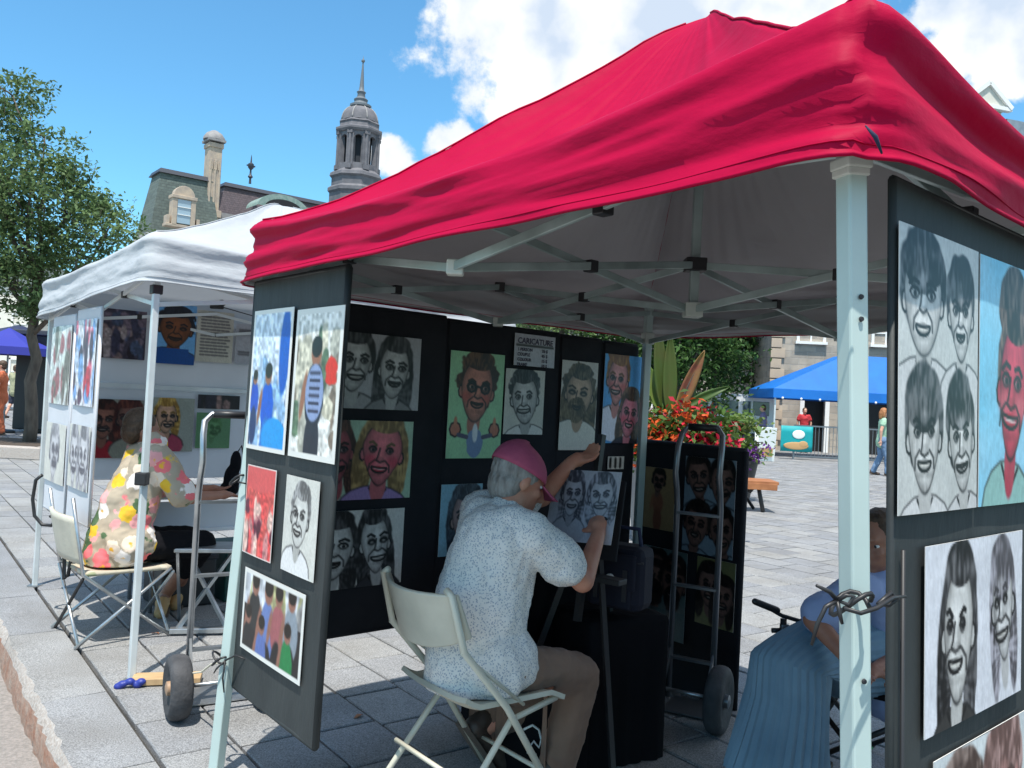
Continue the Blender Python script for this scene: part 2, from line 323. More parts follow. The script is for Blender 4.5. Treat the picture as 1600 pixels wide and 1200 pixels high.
m_art = art_mat()
m_paperback = mat('paper_back', (.7, .7, .68), .7)
m_ink = mat('black_ink', (.02, .02, .025), .6)
m_chair = mat('beige_resin', (.60, .57, .47), .45, var=(.48, .46, .38), vs=8, bump=.15, bs=60)
m_chairtube = mat('beige_enamel_tube', (.62, .60, .50), .35)
m_chrome = mat('dull_aluminium', (.55, .57, .58), .33, .85, var=(.38, .40, .42), vs=12)
m_tyre = mat('tyre_rubber', (.035, .036, .04), .75, var=(.07, .07, .075), vs=14, bump=.4, bs=60)
m_rimw = mat('tan_wheel_rim', (.45, .28, .16), .5, var=(.3, .2, .14), vs=20)
m_rims = mat('grey_wheel_rim', (.22, .23, .25), .35, .7)
m_skin = mat('skin', (.62, .29, .19), .5, var=(.52, .20, .13), vs=16, bump=.15, bs=140, spec=.4)
m_skinp = mat('skin_pale', (.66, .38, .27), .5, var=(.56, .28, .20), vs=18, bump=.1, bs=120)
m_skind = mat('skin_tanned', (.36, .17, .11), .5, var=(.28, .12, .08), vs=18, bump=.1, bs=120)
m_shirtW = floral('speckled_white_shirt', (.82, .79, .75), [(.40, .43, .50), (.52, .53, .56), (.42, .44, .48)], 150, .36)
m_floral = floral('flower_print_shirt', (.40, .34, .26), [(.78, .18, .20), (.72, .45, .04), (.8, .74, .70), (.78, .36, .36), (.75, .62, .5), (.08, .14, .07)], 11.5, .50, (.8, .42, .05))
m_trouser = mat('taupe_trousers', (.25, .155, .11), .85, var=(.18, .11, .078), vs=6, bump=.9, bs=9, sheen=.1)
m_navy = mat('navy_cloth', (.012, .018, .05), .8, var=(.02, .03, .08), vs=6, bump=.6, bs=12)
m_capm = mat('faded_raspberry_cap', (.52, .10, .18), .85, var=(.40, .07, .14), vs=10, bump=.3, bs=60)
m_greyhair = mat('grey_hair', (.42, .40, .37), .7, var=(.22, .20, .18), vs=60, stretch=(1, 1, .25), bump=.8, bs=90)
m_brownhair = mat('brown_hair', (.05, .028, .016), .6, var=(.10, .06, .035), vs=50, bump=.8, bs=70)
m_redhair = mat('auburn_hair', (.30, .10, .03), .6, var=(.42, .2, .08), vs=50, bump=.8, bs=70)
m_shoe = mat('brown_black_shoe', (.035, .025, .02), .55, var=(.09, .06, .045), vs=15, bump=.4, bs=40)
m_sole = mat('shoe_sole', (.13, .10, .08), .8)
m_blue = mat('pale_blue_shirt', (.30, .38, .62), .8, var=(.25, .33, .55), vs=5, bump=.7, bs=11)
m_olive = mat('olive_shirt', (.30, .31, .20), .85, bump=.5, bs=15)
m_dark = mat('dark_shorts', (.03, .035, .06), .85, bump=.5, bs=15)
m_orange = mat('orange_cloth', (.55, .14, .06), .85, bump=.5, bs=15)
m_mint = mat('mint_top', (.32, .50, .36), .85, bump=.5, bs=15)
m_jeans = mat('blue_jeans', (.10, .17, .28), .85, var=(.18, .27, .40), vs=6, bump=.5, bs=15)
m_redc = mat('red_cloth', (.45, .03, .04), .85, bump=.5, bs=15)
m_purple = mat('muted_purple_cloth', (.2, .17, .3), .85)
m_leafA = mat('tree_leaf', (.15, .22, .085), .6, var=(.085, .15, .06), vs=1.2, rndisl=.55, trans=.35, spec=.3)
m_leafB = mat('dark_tree_leaf', (.022, .060, .014), .6, var=(.045, .10, .02), vs=.6, rndisl=.5, trans=.25, spec=.3)
m_leafC = mat('broad_leaf', (.09, .19, .03), .45, var=(.14, .16, .04), vs=3, rnd=.3, trans=.35)
m_leafD = mat('plant_leaf', (.06, .12, .02), .5, rndisl=.5, trans=.3)
m_bark = mat('bark', (.14, .115, .09), .9, var=(.07, .055, .045), vs=12, bump=1, bs=25, stretch=(1, 1, .3))
m_petR = mat('red_petal', (.50, .01, .035), .6, rndisl=.4, trans=.3); m_petO = mat('orange_petal', (.62, .10, .02), .6, rndisl=.4, trans=.3)
m_petP = mat('purple_petal', (.16, .04, .26), .6, rndisl=.4, trans=.3)
m_stone = masonry('rubble_stone', (.44, .38, .31), (.30, .27, .235), (.36, .33, .29), 1.0, .55, .26, .8)
m_ashlar = mat('grey_ashlar', (.30, .29, .285), .85, var=(.21, .205, .21), vs=2.2, bump=.4, bs=8)
m_towerm = mat('tower_stone', (.17, .165, .18), .85, var=(.11, .11, .125), vs=1.2, bump=.4, bs=6)
m_chim = mat('tan_chimney_stone', (.50, .40, .30), .85, var=(.36, .30, .25), vs=1.5, bump=.4, bs=6)
m_slateG = masonry('green_grey_slate', (.115, .145, .13), (.085, .11, .10), (.085, .10, .10), 1.1, .8, .34, .8)
m_slateR = masonry('purple_slate', (.125, .095, .105), (.095, .075, .085), (.07, .06, .065), 1.2, .5, .3, .7)
m_trimd = mat('dark_metal_trim', (.04, .045, .06), .5)
m_verd = mat('verdigris_copper', (.16, .25, .22), .7, var=(.26, .33, .30), vs=3)
m_glass = mat('window_glass', (.06, .09, .12), .08, spec=.8)
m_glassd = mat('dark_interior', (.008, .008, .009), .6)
m_cream = mat('cream_render', (.68, .66, .58), .8, var=(.6, .58, .5), vs=2)
m_whitep = mat('white_paint', (.78, .78, .76), .5)
m_blueaw = mat('blue_awning_cloth', (.004, .17, .60), .6, var=(.003, .14, .50), vs=2, trans=.15)
m_blueum = mat('blue_parasol_cloth', (.05, .06, .42), .6, trans=.25)
m_teal = mat('teal_banner', (.0, .30, .32), .6); m_tan = mat('tan_print', (.50, .30, .13), .6); m_whiteb = mat('white_print', (.75, .78, .76), .6)
m_wood = mat('orange_bench_wood', (.40, .16, .06), .55, var=(.28, .10, .035), vs=8, stretch=(1, 8, 1))
m_pine = mat('pale_pine', (.55, .38, .20), .6, var=(.42, .27, .14), vs=6, stretch=(1, 12, 1))
m_iron = mat('black_iron', (.02, .02, .022), .5)
m_van = mat('white_car_paint', (.72, .74, .76), .25, spec=.6)
m_white2 = mat('white_board', (.66, .68, .72), .7, var=(.58, .60, .64), vs=3, bump=.2, bs=12)
m_paperw = mat('white_table_top', (.72, .74, .76), .5)
m_blueplas = mat('navy_blue_tie', (.02, .035, .25), .5)
m_bag = mat('navy_bag', (.005, .0055, .016), .85, var=(.008, .009, .022), vs=6, bump=.6, bs=14)
m_green = mat('green_plastic', (.03, .22, .08), .4)
m_gravel = mat('planter_soil', (.07, .05, .035), .95, bump=1, bs=30)
m_rope = mat('cream_cord', (.6, .56, .45), .8)

# ------------------------------------------------------------------ ground, paving, kerb
rowd = np.array([.6, -.8, 0]); offd = np.array([.8, .6, 0])          # rows run along rowd, stacked along offd
K0 = .90                                                            # offset of the kerb edge from the camera foot
ground = MB().add([K0*offd-rowd*200, K0*offd+rowd*200, offd*400+rowd*200, offd*400-rowd*200], [(0, 1, 2, 3)]).build('ground', m_ground); struct(ground)
road = MB().add([np.array([0, 0, -.16])+p for p in (-rowd*200-offd*200, rowd*200-offd*200, rowd*200+K0*offd, -rowd*200+K0*offd)], [(0, 1, 2, 3)]).build('road', m_road); struct(road)
SL_H = .03
def slab_mesh(nm, L, Wd, seed, g=.0058, h=SL_H, mt=None):
    r = random.Random(seed); me = MB()
    a, b = L/2-g, Wd/2-g; c = .006
    j = lambda s=.0025: r.uniform(-s, s)
    bot = [(-a, -b, 0), (a, -b, 0), (a, b, 0), (-a, b, 0)]
    mid = [(x+j(), y+j(), h-.005) for x, y, _ in bot]
    top = [(x*(1-c/a)+j(), y*(1-c/b)+j(), h+j(.0012)) for x, y, _ in bot]
    vs = bot+mid+top; fs = [(8, 9, 10, 11)]
    for k in range(4):
        q = (k+1) % 4; fs += [(k, q, 4+q, 4+k), (4+k, 4+q, 8+q, 8+k)]
    m = bpy.data.meshes.new(nm); m.from_pydata(vs, [], fs); m.materials.append(mt or m_slab); return m
RW, SLN = .29, .37
variants = [slab_mesh('slab', SLN, RW, i) for i in range(6)]
cands = []; farq = []
rr = random.Random(5)
for i in range(0, 150):
    off = K0+.012+RW*(i+.5); sh = rr.uniform(0, SLN)
    for k in range(-100, 20):
        s = k*SLN+sh; P = offd*off+rowd*s
        if P[1] < .9 or P[1] > 34: continue
        px = P[0]/P[1]
        if abs(px) > .72: continue
        d = P[1]; pxh = RW*CH*FPX/d**2
        cands.append((d, P, i))
cands.sort(key=lambda t: t[0])
# slabs outside the frame bottom are not seen; nearest visible 290 become single parts
vis = [t for t in cands if 600+0.052*0+CH*FPX/t[0] < 1330+0]
singles = [t for t in vis if t[0] > 2.6][:296]; rest = [t for t in cands if t not in singles] if False else None
sset = {id(t) for t in singles}
rotz = math.atan2(rowd[1], rowd[0])
for d, P, i in singles:
    o = bpy.data.objects.new('paving_slab', variants[rr.randrange(6)]); C.objects.link(o); o.parent = ground
    o.location = (P[0], P[1], rr.uniform(.0, .003)); o.rotation_euler = (rr.uniform(-.004, .004), rr.uniform(-.004, .004), rotz+rr.choice((0, math.pi))+rr.uniform(-.003, .003))
mb = MB()
for t in cands:
    if id(t) in sset: continue
    d, P, i = t; g = .006 if d < 14 else .008; c = P+np.array([0, 0, rr.uniform(0, .003)])
    a = rowd*(SLN/2-g); b = offd*(RW/2-g); z = np.array([0, 0, SL_H]); tp = [c-a-b+z, c+a-b+z, c+a+b+z, c-a+b+z]
    if d < 14: mb.add([p-z for p in tp]+tp, [(4, 5, 6, 7), (0, 1, 5, 4), (1, 2, 6, 5), (2, 3, 7, 6), (3, 0, 4, 7)])
    else: mb.add(tp, [(0, 1, 2, 3)])
pv = mb.build('paving', m_slabs, ground); stuff(pv)
# far sheet of paving continues to the horizon
ff = MB().add([(-120, 33.5, SL_H-.006), (160, 33.5, SL_H-.006), (160, 260, SL_H-.006), (-120, 260, SL_H-.006)], [(0, 1, 2, 3)]).build('plaza_floor', mat('far_granite', (.36, .35, .34), .8, var=(.27, .27, .27), vs=2, bump=.2, bs=30)); struct(ff)
# kerb: stones along the edge, rusty face towards the lower road
kerb = root('kerb', '', ''); del kerb['label']; del kerb['category']; struct(kerb)
s = -14.0
while s < 3:
    L = rr.uniform(.8, 1.25); c = offd*(K0-.062)+rowd*(s+L/2)+np.array([0, 0, -.065])
    nseg = 14; vs = []; fs = []
    for k in range(nseg+1):
        q = offd*(K0-.062)+rowd*(s+.004+(L-.008)*k/nseg); w = lambda: rr.uniform(-.007, .007)
        vs += [q-offd*(.228+w())+np.array([0, 0, -.16]), q-offd*(.226+w()*1.5)+np.array([0, 0, -.02+w()]), q-offd*(.203+w()*1.5)+np.array([0, 0, .026+w()*.4]), q+offd*.055+np.array([0, 0, .03]), q+offd*.06+np.array([0, 0, -.16])]
    for k in range(nseg):
        for e in range(4): fs.append((k*5+e, k*5+e+1, (k+1)*5+e+1, (k+1)*5+e))
    fs += [tuple(range(5)), tuple(nseg*5+e for e in range(5))]
    b = MB(); b.v = [tuple(v) for v in vs]; b.n = len(vs); b.f = fs; b.m = [(0 if (i % 4) == 0 else 1 if (i % 4) == 1 else 2) if i < nseg*4 else 2 for i in range(len(fs))]
    b.build('kerb_stone', [m_kerb, m_kerbtop, m_slab], kerb, smooth=2); s += L

# ------------------------------------------------------------------ artwork painter (flat print, colour per vertex)
def sm(a, b, x): t = np.clip((x-a)/(b-a+1e-9), 0, 1); return t*t*(3-2*t)
class Art:
    def __init__(s, w, h, nx, seed, bg=(.86, .86, .83)):
        s.a = h/w; s.nx = nx; s.ny = max(8, int(nx*s.a)); s.X, s.Y = np.meshgrid(np.linspace(0, 1, s.nx), np.linspace(0, s.a, s.ny)); s.r = np.random.default_rng(seed)
        s.X0, s.Y0 = s.X, s.Y; s.c = np.ones((s.ny, s.nx, 3))*np.array(bg); s.px = 1/nx; s.c *= (1-.06*s.noise(6)[..., None])
    def noise(s, f, ax=1., ay=1.):
        g = s.r.random((int(f*ay*s.a)+4, int(f*ax)+4)); x = s.X0*f*ax; y = s.Y0*f*ay; xi = x.astype(int); yi = y.astype(int); fx = x-xi; fy = y-yi; fx = fx*fx*(3-2*fx); fy = fy*fy*(3-2*fy)
        return (g[yi, xi]*(1-fx)+g[yi, xi+1]*fx)*(1-fy)+(g[yi+1, xi]*(1-fx)+g[yi+1, xi+1]*fx)*fy
    def mix(s, m, col): m = np.clip(m, 0, 1)[..., None]; s.c = s.c*(1-m)+np.array(col)*m if not (isinstance(col, np.ndarray) and col.ndim == 3) else s.c*(1-m)+col*m
    def el(s, cx, cy, rx, ry, soft=None, rot=0, jaw=0, amp=0):
        x = s.X-cx; y = s.Y-cy; c, q = math.cos(rot), math.sin(rot); x, y = x*c+y*q, -x*q+y*c
        yy = y/ry; rxx = rx*(1-jaw*np.clip(yy, -.2, 1.2))
        d = np.sqrt((x/rxx)**2+yy**2)
        if amp: d = d+amp*(s.noise(14)-.5)*2
        sf = soft if soft else s.px*1.4/min(rx, ry); return 1-sm(1-sf/2, 1+sf/2, d), d
    def line(s, pts, w, col, a=1.):
        w = max(w, s.px*.55); D = np.full(s.X.shape, 9.)
        for (x0, y0), (x1, y1) in zip(pts[:-1], pts[1:]):
            dx, dy = x1-x0, y1-y0; t = np.clip(((s.X-x0)*dx+(s.Y-y0)*dy)/(dx*dx+dy*dy+1e-9), 0, 1); D = np.minimum(D, np.hypot(s.X-x0-t*dx, s.Y-y0-t*dy))
        s.mix((1-sm(w*.5, w*.5+s.px*1.2, D))*a, col)
    def arc(s, cx, cy, rx, ry, a0, a1, w, col, a=1.): s.line([(cx+rx*math.cos(t), cy+ry*math.sin(t)) for t in np.linspace(a0, a1, 9)], w, col, a)
    def strands(s, cx, cy, col, hi, f=34):
        ang = np.arctan2(s.Y-cy-.25, (s.X-cx)*1.6); v = s.noise(60, 1, .3)*.40+.14*(.5+.5*np.sin(ang*f*.8+9*s.noise(5)))+.46*s.noise(8); v = sm(.3, .8, v); return np.array(col)*(1-v[..., None])+np.array(hi)*v[..., None]
    def face(s, cx, cy, k, *a_, **kw): s.face_(cx, cy, k*1.14, *a_, **kw)
    def face_(s, cx, cy, k, *a_, **kw):
        kw['wide'] = kw.get('wide', .62)*s.r.uniform(.90, 1.12); kw['jaw'] = s.r.uniform(.18, .42) if 'jaw' not in kw else kw['jaw']; kw['smile'] = kw.get('smile', 1)*s.r.uniform(.72, 1.05); 
        t = s.r.uniform(-.13, .13); c_, q_ = math.cos(t), math.sin(t); dx, dy = s.X0-cx, s.Y0-cy; s.X = cx+dx*c_+dy*q_; s.Y = cy-dx*q_+dy*c_
        s.face2(cx, cy, k, *a_, **kw); s.X, s.Y = s.X0, s.Y0
    def face2(s, cx, cy, k, skin=(.85, .85, .83), hair=(.12, .12, .13), hi=(.45, .45, .46), ink=(.07, .07, .08), long=0, fringe=0, top=1., wide=.62, glasses=0, beard=0, curly=0, pomp=0, smile=1., bust=None, jaw=.30, lip=None, cheek=None, tilt=0, hatch=.35):
        es, my, nl, bs_, op = s.r.uniform(.62, .95), s.r.uniform(-.04, .05), s.r.uniform(-.05, .07), s.r.uniform(-.04, .03), s.r.uniform(.4, 1.1)
        lip = lip or tuple(np.array(skin)*.6); H = s.strands(cx, cy-.2*k, hair, hi)
        rx = wide*k
        if long:
            for sg in (-1, 1):
                m, _ = s.el(cx+sg*rx*.95, cy+.55*k*long, rx*.52, k*(.9+.35*long), amp=.06); s.mix(m, H)
        m, _ = s.el(cx, cy-.36*k, rx*1.30, .92*k*top, soft=.10, amp=.16 if curly else .06); s.mix(m, H)
        if pomp: m, _ = s.el(cx-.1*k, cy-1.15*k, rx*1.15, .62*k, amp=.04); s.mix(m, H)
        if bust is not None:
            m, _ = s.el(cx, cy+1.75*k, rx*1.9, .75*k); s.mix(m*(s.Y > cy), bust); s.arc(cx, cy+1.75*k, rx*1.9, .75*k, math.pi, 2*math.pi, .01*k, ink, .5)
            s.line([(cx-.3*k, cy+1.1*k), (cx, cy+1.5*k), (cx+.3*k, cy+1.1*k)], .03*k, ink)
        m, _ = s.el(cx, cy+1.0*k, rx*.42, .55*k); s.mix(m, np.array(skin)*.82)
        for sg in (-1, 1):
            m, _ = s.el(cx+sg*rx*1.0, cy+.08*k, .12*k, .2*k); s.mix(m, np.array(skin)*.85); s.arc(cx+sg*rx*1.0, cy+.08*k, .12*k, .2*k, 0, 6.3, .02*k, ink)
        m, d = s.el(cx, cy, rx, k, jaw=jaw); s.mix(m, skin)
        s.mix(m*sm(.62, 1.0, d)*(.45+.4*s.noise(30, 2, .6))*hatch*2, np.array(skin)*.35)
        s.mix(np.exp(-((d-1)/(.035))**2)*(.35+.5*s.noise(12)), ink)
        if cheek is not None:
            for sg in (-1, 1): mm, _ = s.el(cx+sg*.36*k*wide/.6, cy+.22*k, .2*k, .17*k, soft=1.2); s.mix(mm*.7, cheek)
        fy = cy-.62*k
        if fringe:
            m2, _ = s.el(cx, cy-.62*k, rx*1.08, (.30+.25*fringe)*k, amp=.08); s.mix(m2, H)
        else:
            m2, _ = s.el(cx, cy-.98*k, rx*.95, .34*k, amp=.06); s.mix(m2, H)
        ox = s.r.uniform(-.11, .11)*k; squint = s.r.random() < .35; mouth = s.r.integers(0, 3); cx0 = cx; cx = cx+ox
        for sx, sy, rx_, ry_, am in ((-.34, .02, .16, .42, .35), (.36, .06, .16, .40, .30), (0, .66, .26, .07, .45), (.13, .08, .07, .22, .35), (0, -.48, .36, .10, .18)):
            mm, _ = s.el(cx+sx*k*wide/.6, cy+sy*k, rx_*k, ry_*k, soft=1.3); s.mix(mm*am*(.35+.9*s.noise(34, 1.6, .5))*min(1, hatch*3), np.array(skin)*.45)
        mm, _ = s.el(cx+.02*k, cy-.36*k, .16*k, .14*k, soft=1.2); s.mix(mm*.35, np.minimum(1, np.array(skin)*1.15)); mm, _ = s.el(cx, cy+.16*k, .06*k, .08*k, soft=1.2); s.mix(mm*.6, np.minimum(1, np.array(skin)*1.2))
        ew = .175*k*wide/.6*es
        for sg in (-1, 1):
            ex = cx+sg*.27*k*wide/.6; ey = cy-.10*k
            mm, _ = s.el(ex, ey, ew*1.25, .15*k, soft=.8); s.mix(mm*.28, np.array(skin)*.5)
            if squint: s.arc(ex, ey+.05*k, ew*.95, .09*k, math.pi*1.05, math.pi*1.95, .05*k, ink); s.arc(ex, ey+.07*k, ew*.8, .05*k, .3, 2.8, .018*k, ink, .5)
            mm, _ = s.el(ex, ey+.01*k, ew*.8, .055*k*es); s.mix(mm*(0 if squint else .6), (.80, .80, .79)); mm, _ = s.el(ex+.015*k, ey+.005*k, .066*k, .056*k); s.mix(mm*(0 if squint else 1), ink)
            s.arc(ex, ey+.02*k, ew, .12*k, math.pi*1.08, math.pi*1.92, .030*k, ink, .3 if squint else 1); s.arc(ex, ey-.03*k, ew*.9, .12*k, .3, 2.8, .02*k, ink, .6)
            s.line([(ex-sg*ew*.9, cy-(.27+bs_)*k), (ex+sg*.03*k, cy-.34*k), (ex+sg*ew*1.1, cy-(.27-bs_)*k)], .045*k, np.array(hair)*.8+np.array(ink)*.2)
            s.line([(cx+sg*.20*k, cy+.22*k), (cx+sg*.36*k, cy+.36*k), (cx+sg*.38*k, cy+.55*k)], .025*k, ink, .7)
            if glasses: s.arc(ex, ey, ew*1.3, .17*k, 0, 6.3, .045*k, ink)
        if glasses: s.line([(cx-.08*k, cy-.12*k), (cx+.08*k, cy-.12*k)], .04*k, ink)
        s.line([(cx-.05*k, cy-.15*k), (cx-.10*k, cy+(.12+nl)*k), (cx-.15*k, cy+(.22+nl)*k), (cx, cy+(.28+nl)*k), (cx+.15*k, cy+(.22+nl)*k)], .028*k, ink, .8)
        mm, _ = s.el(cx+.02*k, cy+.20*k, .12*k, .10*k, soft=.8); s.mix(mm*.4, np.array(skin)*.5)
        if beard: mm, dd = s.el(cx, cy+.62*k, rx*.72, .55*k, amp=.1); s.mix(mm*.9, H)
        mw = .30*k*smile
        cy = cy+my*k; mm, _ = s.el(cx, cy+.49*k, mw, .11*k*(.6+.5*op)); s.mix(mm*(.55 if mouth == 1 else 1), lip); mm, _ = s.el(cx, cy+.475*k, mw*.78, .055*k*op*(.7 if mouth == 2 else 1)); s.mix(mm*(0 if mouth == 1 else .9), (.86, .85, .82)); s.line([(cx-mw*.95, cy+.44*k), (cx, cy+.50*k), (cx+mw*.95, cy+.44*k)], .03*k, ink, 1. if mouth == 1 else 0.); s.arc(cx, cy+.42*k, mw*1.05, .17*k, .15, 3.0, .03*k, ink); s.line([(cx-mw, cy+.41*k), (cx-.3*mw, cy+.435*k), (cx+.3*mw, cy+.435*k), (cx+mw, cy+.41*k)], .02*k, ink)
    def scene(s, cols, sky=(.8, .85, .9), n=26, y0=.3):
        s.mix(np.ones_like(s.X), sky)
        for i in range(n):
            x = s.r.random(); y = y0*s.a+s.r.random()*(1-y0)*s.a; m, _ = s.el(x, y, .04+.09*s.r.random(), .08+.22*s.r.random(), amp=.12); s.mix(m, cols[s.r.integers(len(cols))])
        s.c *= (.75+.5*s.noise(22)[..., None])
    def person(s, cx, cy, k, shirt, legs, skin=(.6, .4, .3), hair=(.1, .07, .05)):
        m, _ = s.el(cx, cy+.2*k, .32*k, .55*k, amp=.05); s.mix(m, shirt); m, _ = s.el(cx, cy+1.0*k, .26*k, .6*k); s.mix(m, legs); m, _ = s.el(cx, cy-.48*k, .17*k, .21*k); s.mix(m, skin); m, _ = s.el(cx, cy-.58*k, .18*k, .17*k); s.mix(m, hair)
        m, _ = s.el(cx-.38*k, cy+.2*k, .08*k, .4*k, rot=.2); s.mix(m, skin)
def sheet(name, label, TL, TR, BL, paint, seed, nx=60, bg=(.86, .86, .83), border=0, cat='drawing', group=None, n_out=None, th=.0015, parent=None):
    TL, TR, BL = (np.array(p, float) for p in (TL, TR, BL)); u = TR-TL; v = BL-TL; w, h = np.linalg.norm(u), np.linalg.norm(v)
    a = Art(w, h, nx, seed, bg)
    if paint:
        paint(a); g_ = a.noise(70, 1.6, .5)*.6+.4*a.noise(110); a.c *= (1-.16*(g_-.35))[..., None]
    if border:
        e = np.minimum(np.minimum(a.X, 1-a.X), np.minimum(a.Y, a.a-a.Y)); a.mix((e < border)*1., (.88, .88, .86))
    nn = vn(np.cross(v, u))
    if n_out is not None and nn@np.array(n_out) < 0: nn = -nn
    curl = .0018*np.sin(np.linspace(0, 3.1, a.nx))[None, :, None]*nn
    P = TL + (a.X[..., None])*u + (a.Y[..., None]/a.a)*v + curl; N = a.nx*a.ny; vs = P.reshape(-1, 3)
    i, j = np.meshgrid(np.arange(a.ny-1), np.arange(a.nx-1), indexing='ij'); q = (i*a.nx+j).ravel(); F = np.stack([q, q+a.nx, q+a.nx+1, q+1], 1)
    if np.cross(v, u)@nn < 0: F = F[:, ::-1]
    base = (TL+TR)/2+v; back = [TL-nn*th, TR-nn*th, TR+v-nn*th, TL+v-nn*th]; org = ORG[parent.name] if parent is not None else base
    allv = np.vstack([vs, back])-org; me = bpy.data.meshes.new(name)
    me.from_pydata(allv.tolist(), [], F.tolist()+[(N, N+1, N+2, N+3)]+[(0, a.nx-1, N+1, N), (a.nx-1, N-1, N+2, N+1), (N-1, N-a.nx, N+3, N+2), (N-a.nx, 0, N, N+3)]); me.update()
    me.materials.append(m_art); me.materials.append(m_paperback); mi = np.zeros(len(me.polygons), int); mi[-5:] = 1; me.polygons.foreach_set('material_index', mi)
    col = np.clip(a.c, 0, 1).reshape(-1, 3); col = np.where(col <= .04045, col/12.92, ((col+.055)/1.055)**2.4)
    full = np.ones((N+4, 4), 'f'); full[:N, :3] = col; at_ = me.color_attributes.new('ink', 'FLOAT_COLOR', 'POINT'); at_.data.foreach_set('color', full.ravel())
    o = bpy.data.objects.new(name, me); C.objects.link(o)
    if parent is not None: o.parent = parent
    else: o.location = tuple(base); tag(o, label, cat, group)
    ORG[o.name] = org; return o
class Plane:                                           # vertical plane through P along horizontal direction d
    def __init__(s, P, d, out, shear=0.): s.k = shear; s.P = np.array([P[0], P[1], 0.]); s.d = vn([d[0], d[1], 0]); n = np.array([-s.d[1], s.d[0], 0]); s.n = n if n@np.array([out[0], out[1], 0]) > 0 else -n
    def hit(s, x, y): r = ray(x, y); t = s.n@(s.P-cO)/(s.n@r); q = cO+r*t; return (q-s.P)@s.d-s.k*(q[2]-1.8), q[2]
    def pt(s, a, z, o=0.): return s.P+s.d*(a+s.k*(z-1.8))+s.n*o+np.array([0, 0, z])
    def sheet(s, name, label, tl, br, paint, seed, o=.012, **kw):
        a0, z1 = s.hit(*tl); a1, z0 = s.hit(*br); return sheet(name, label, s.pt(a0, z1, o), s.pt(a1, z1, o), s.pt(a0, z0, o), paint, seed, n_out=s.n, **kw)
    def board(s, name, label, a0, a1, z0, z1, th, mt, cat='display board', group=None, o=-.0, bev=.008):
        r = root(name, label, cat, s.pt((a0+a1)/2, z0), group)
        nu, nv = 10, 14
        b = MB(); b.plate(lambda u, v: s.pt(a0+(a1-a0)*u, z0+(z1-z0)*v, o-th/2+.004*mnoise.noise(Vector((u*3+a0*5, v*3, z1)))), nu, nv, th); b.build('backing_board', mt, r, smooth=2)
        e = MB()
        for (p, q) in (((a0, z0), (a1, z0)), ((a1, z0), (a1, z1)), ((a1, z1), (a0, z1)), ((a0, z1), (a0, z0))):
            e.tube([s.pt(*p, o-th/2), s.pt(*q, o-th/2)], th*.53, 8)
        e.build('edge_piping', mt, r, smooth=True); return r

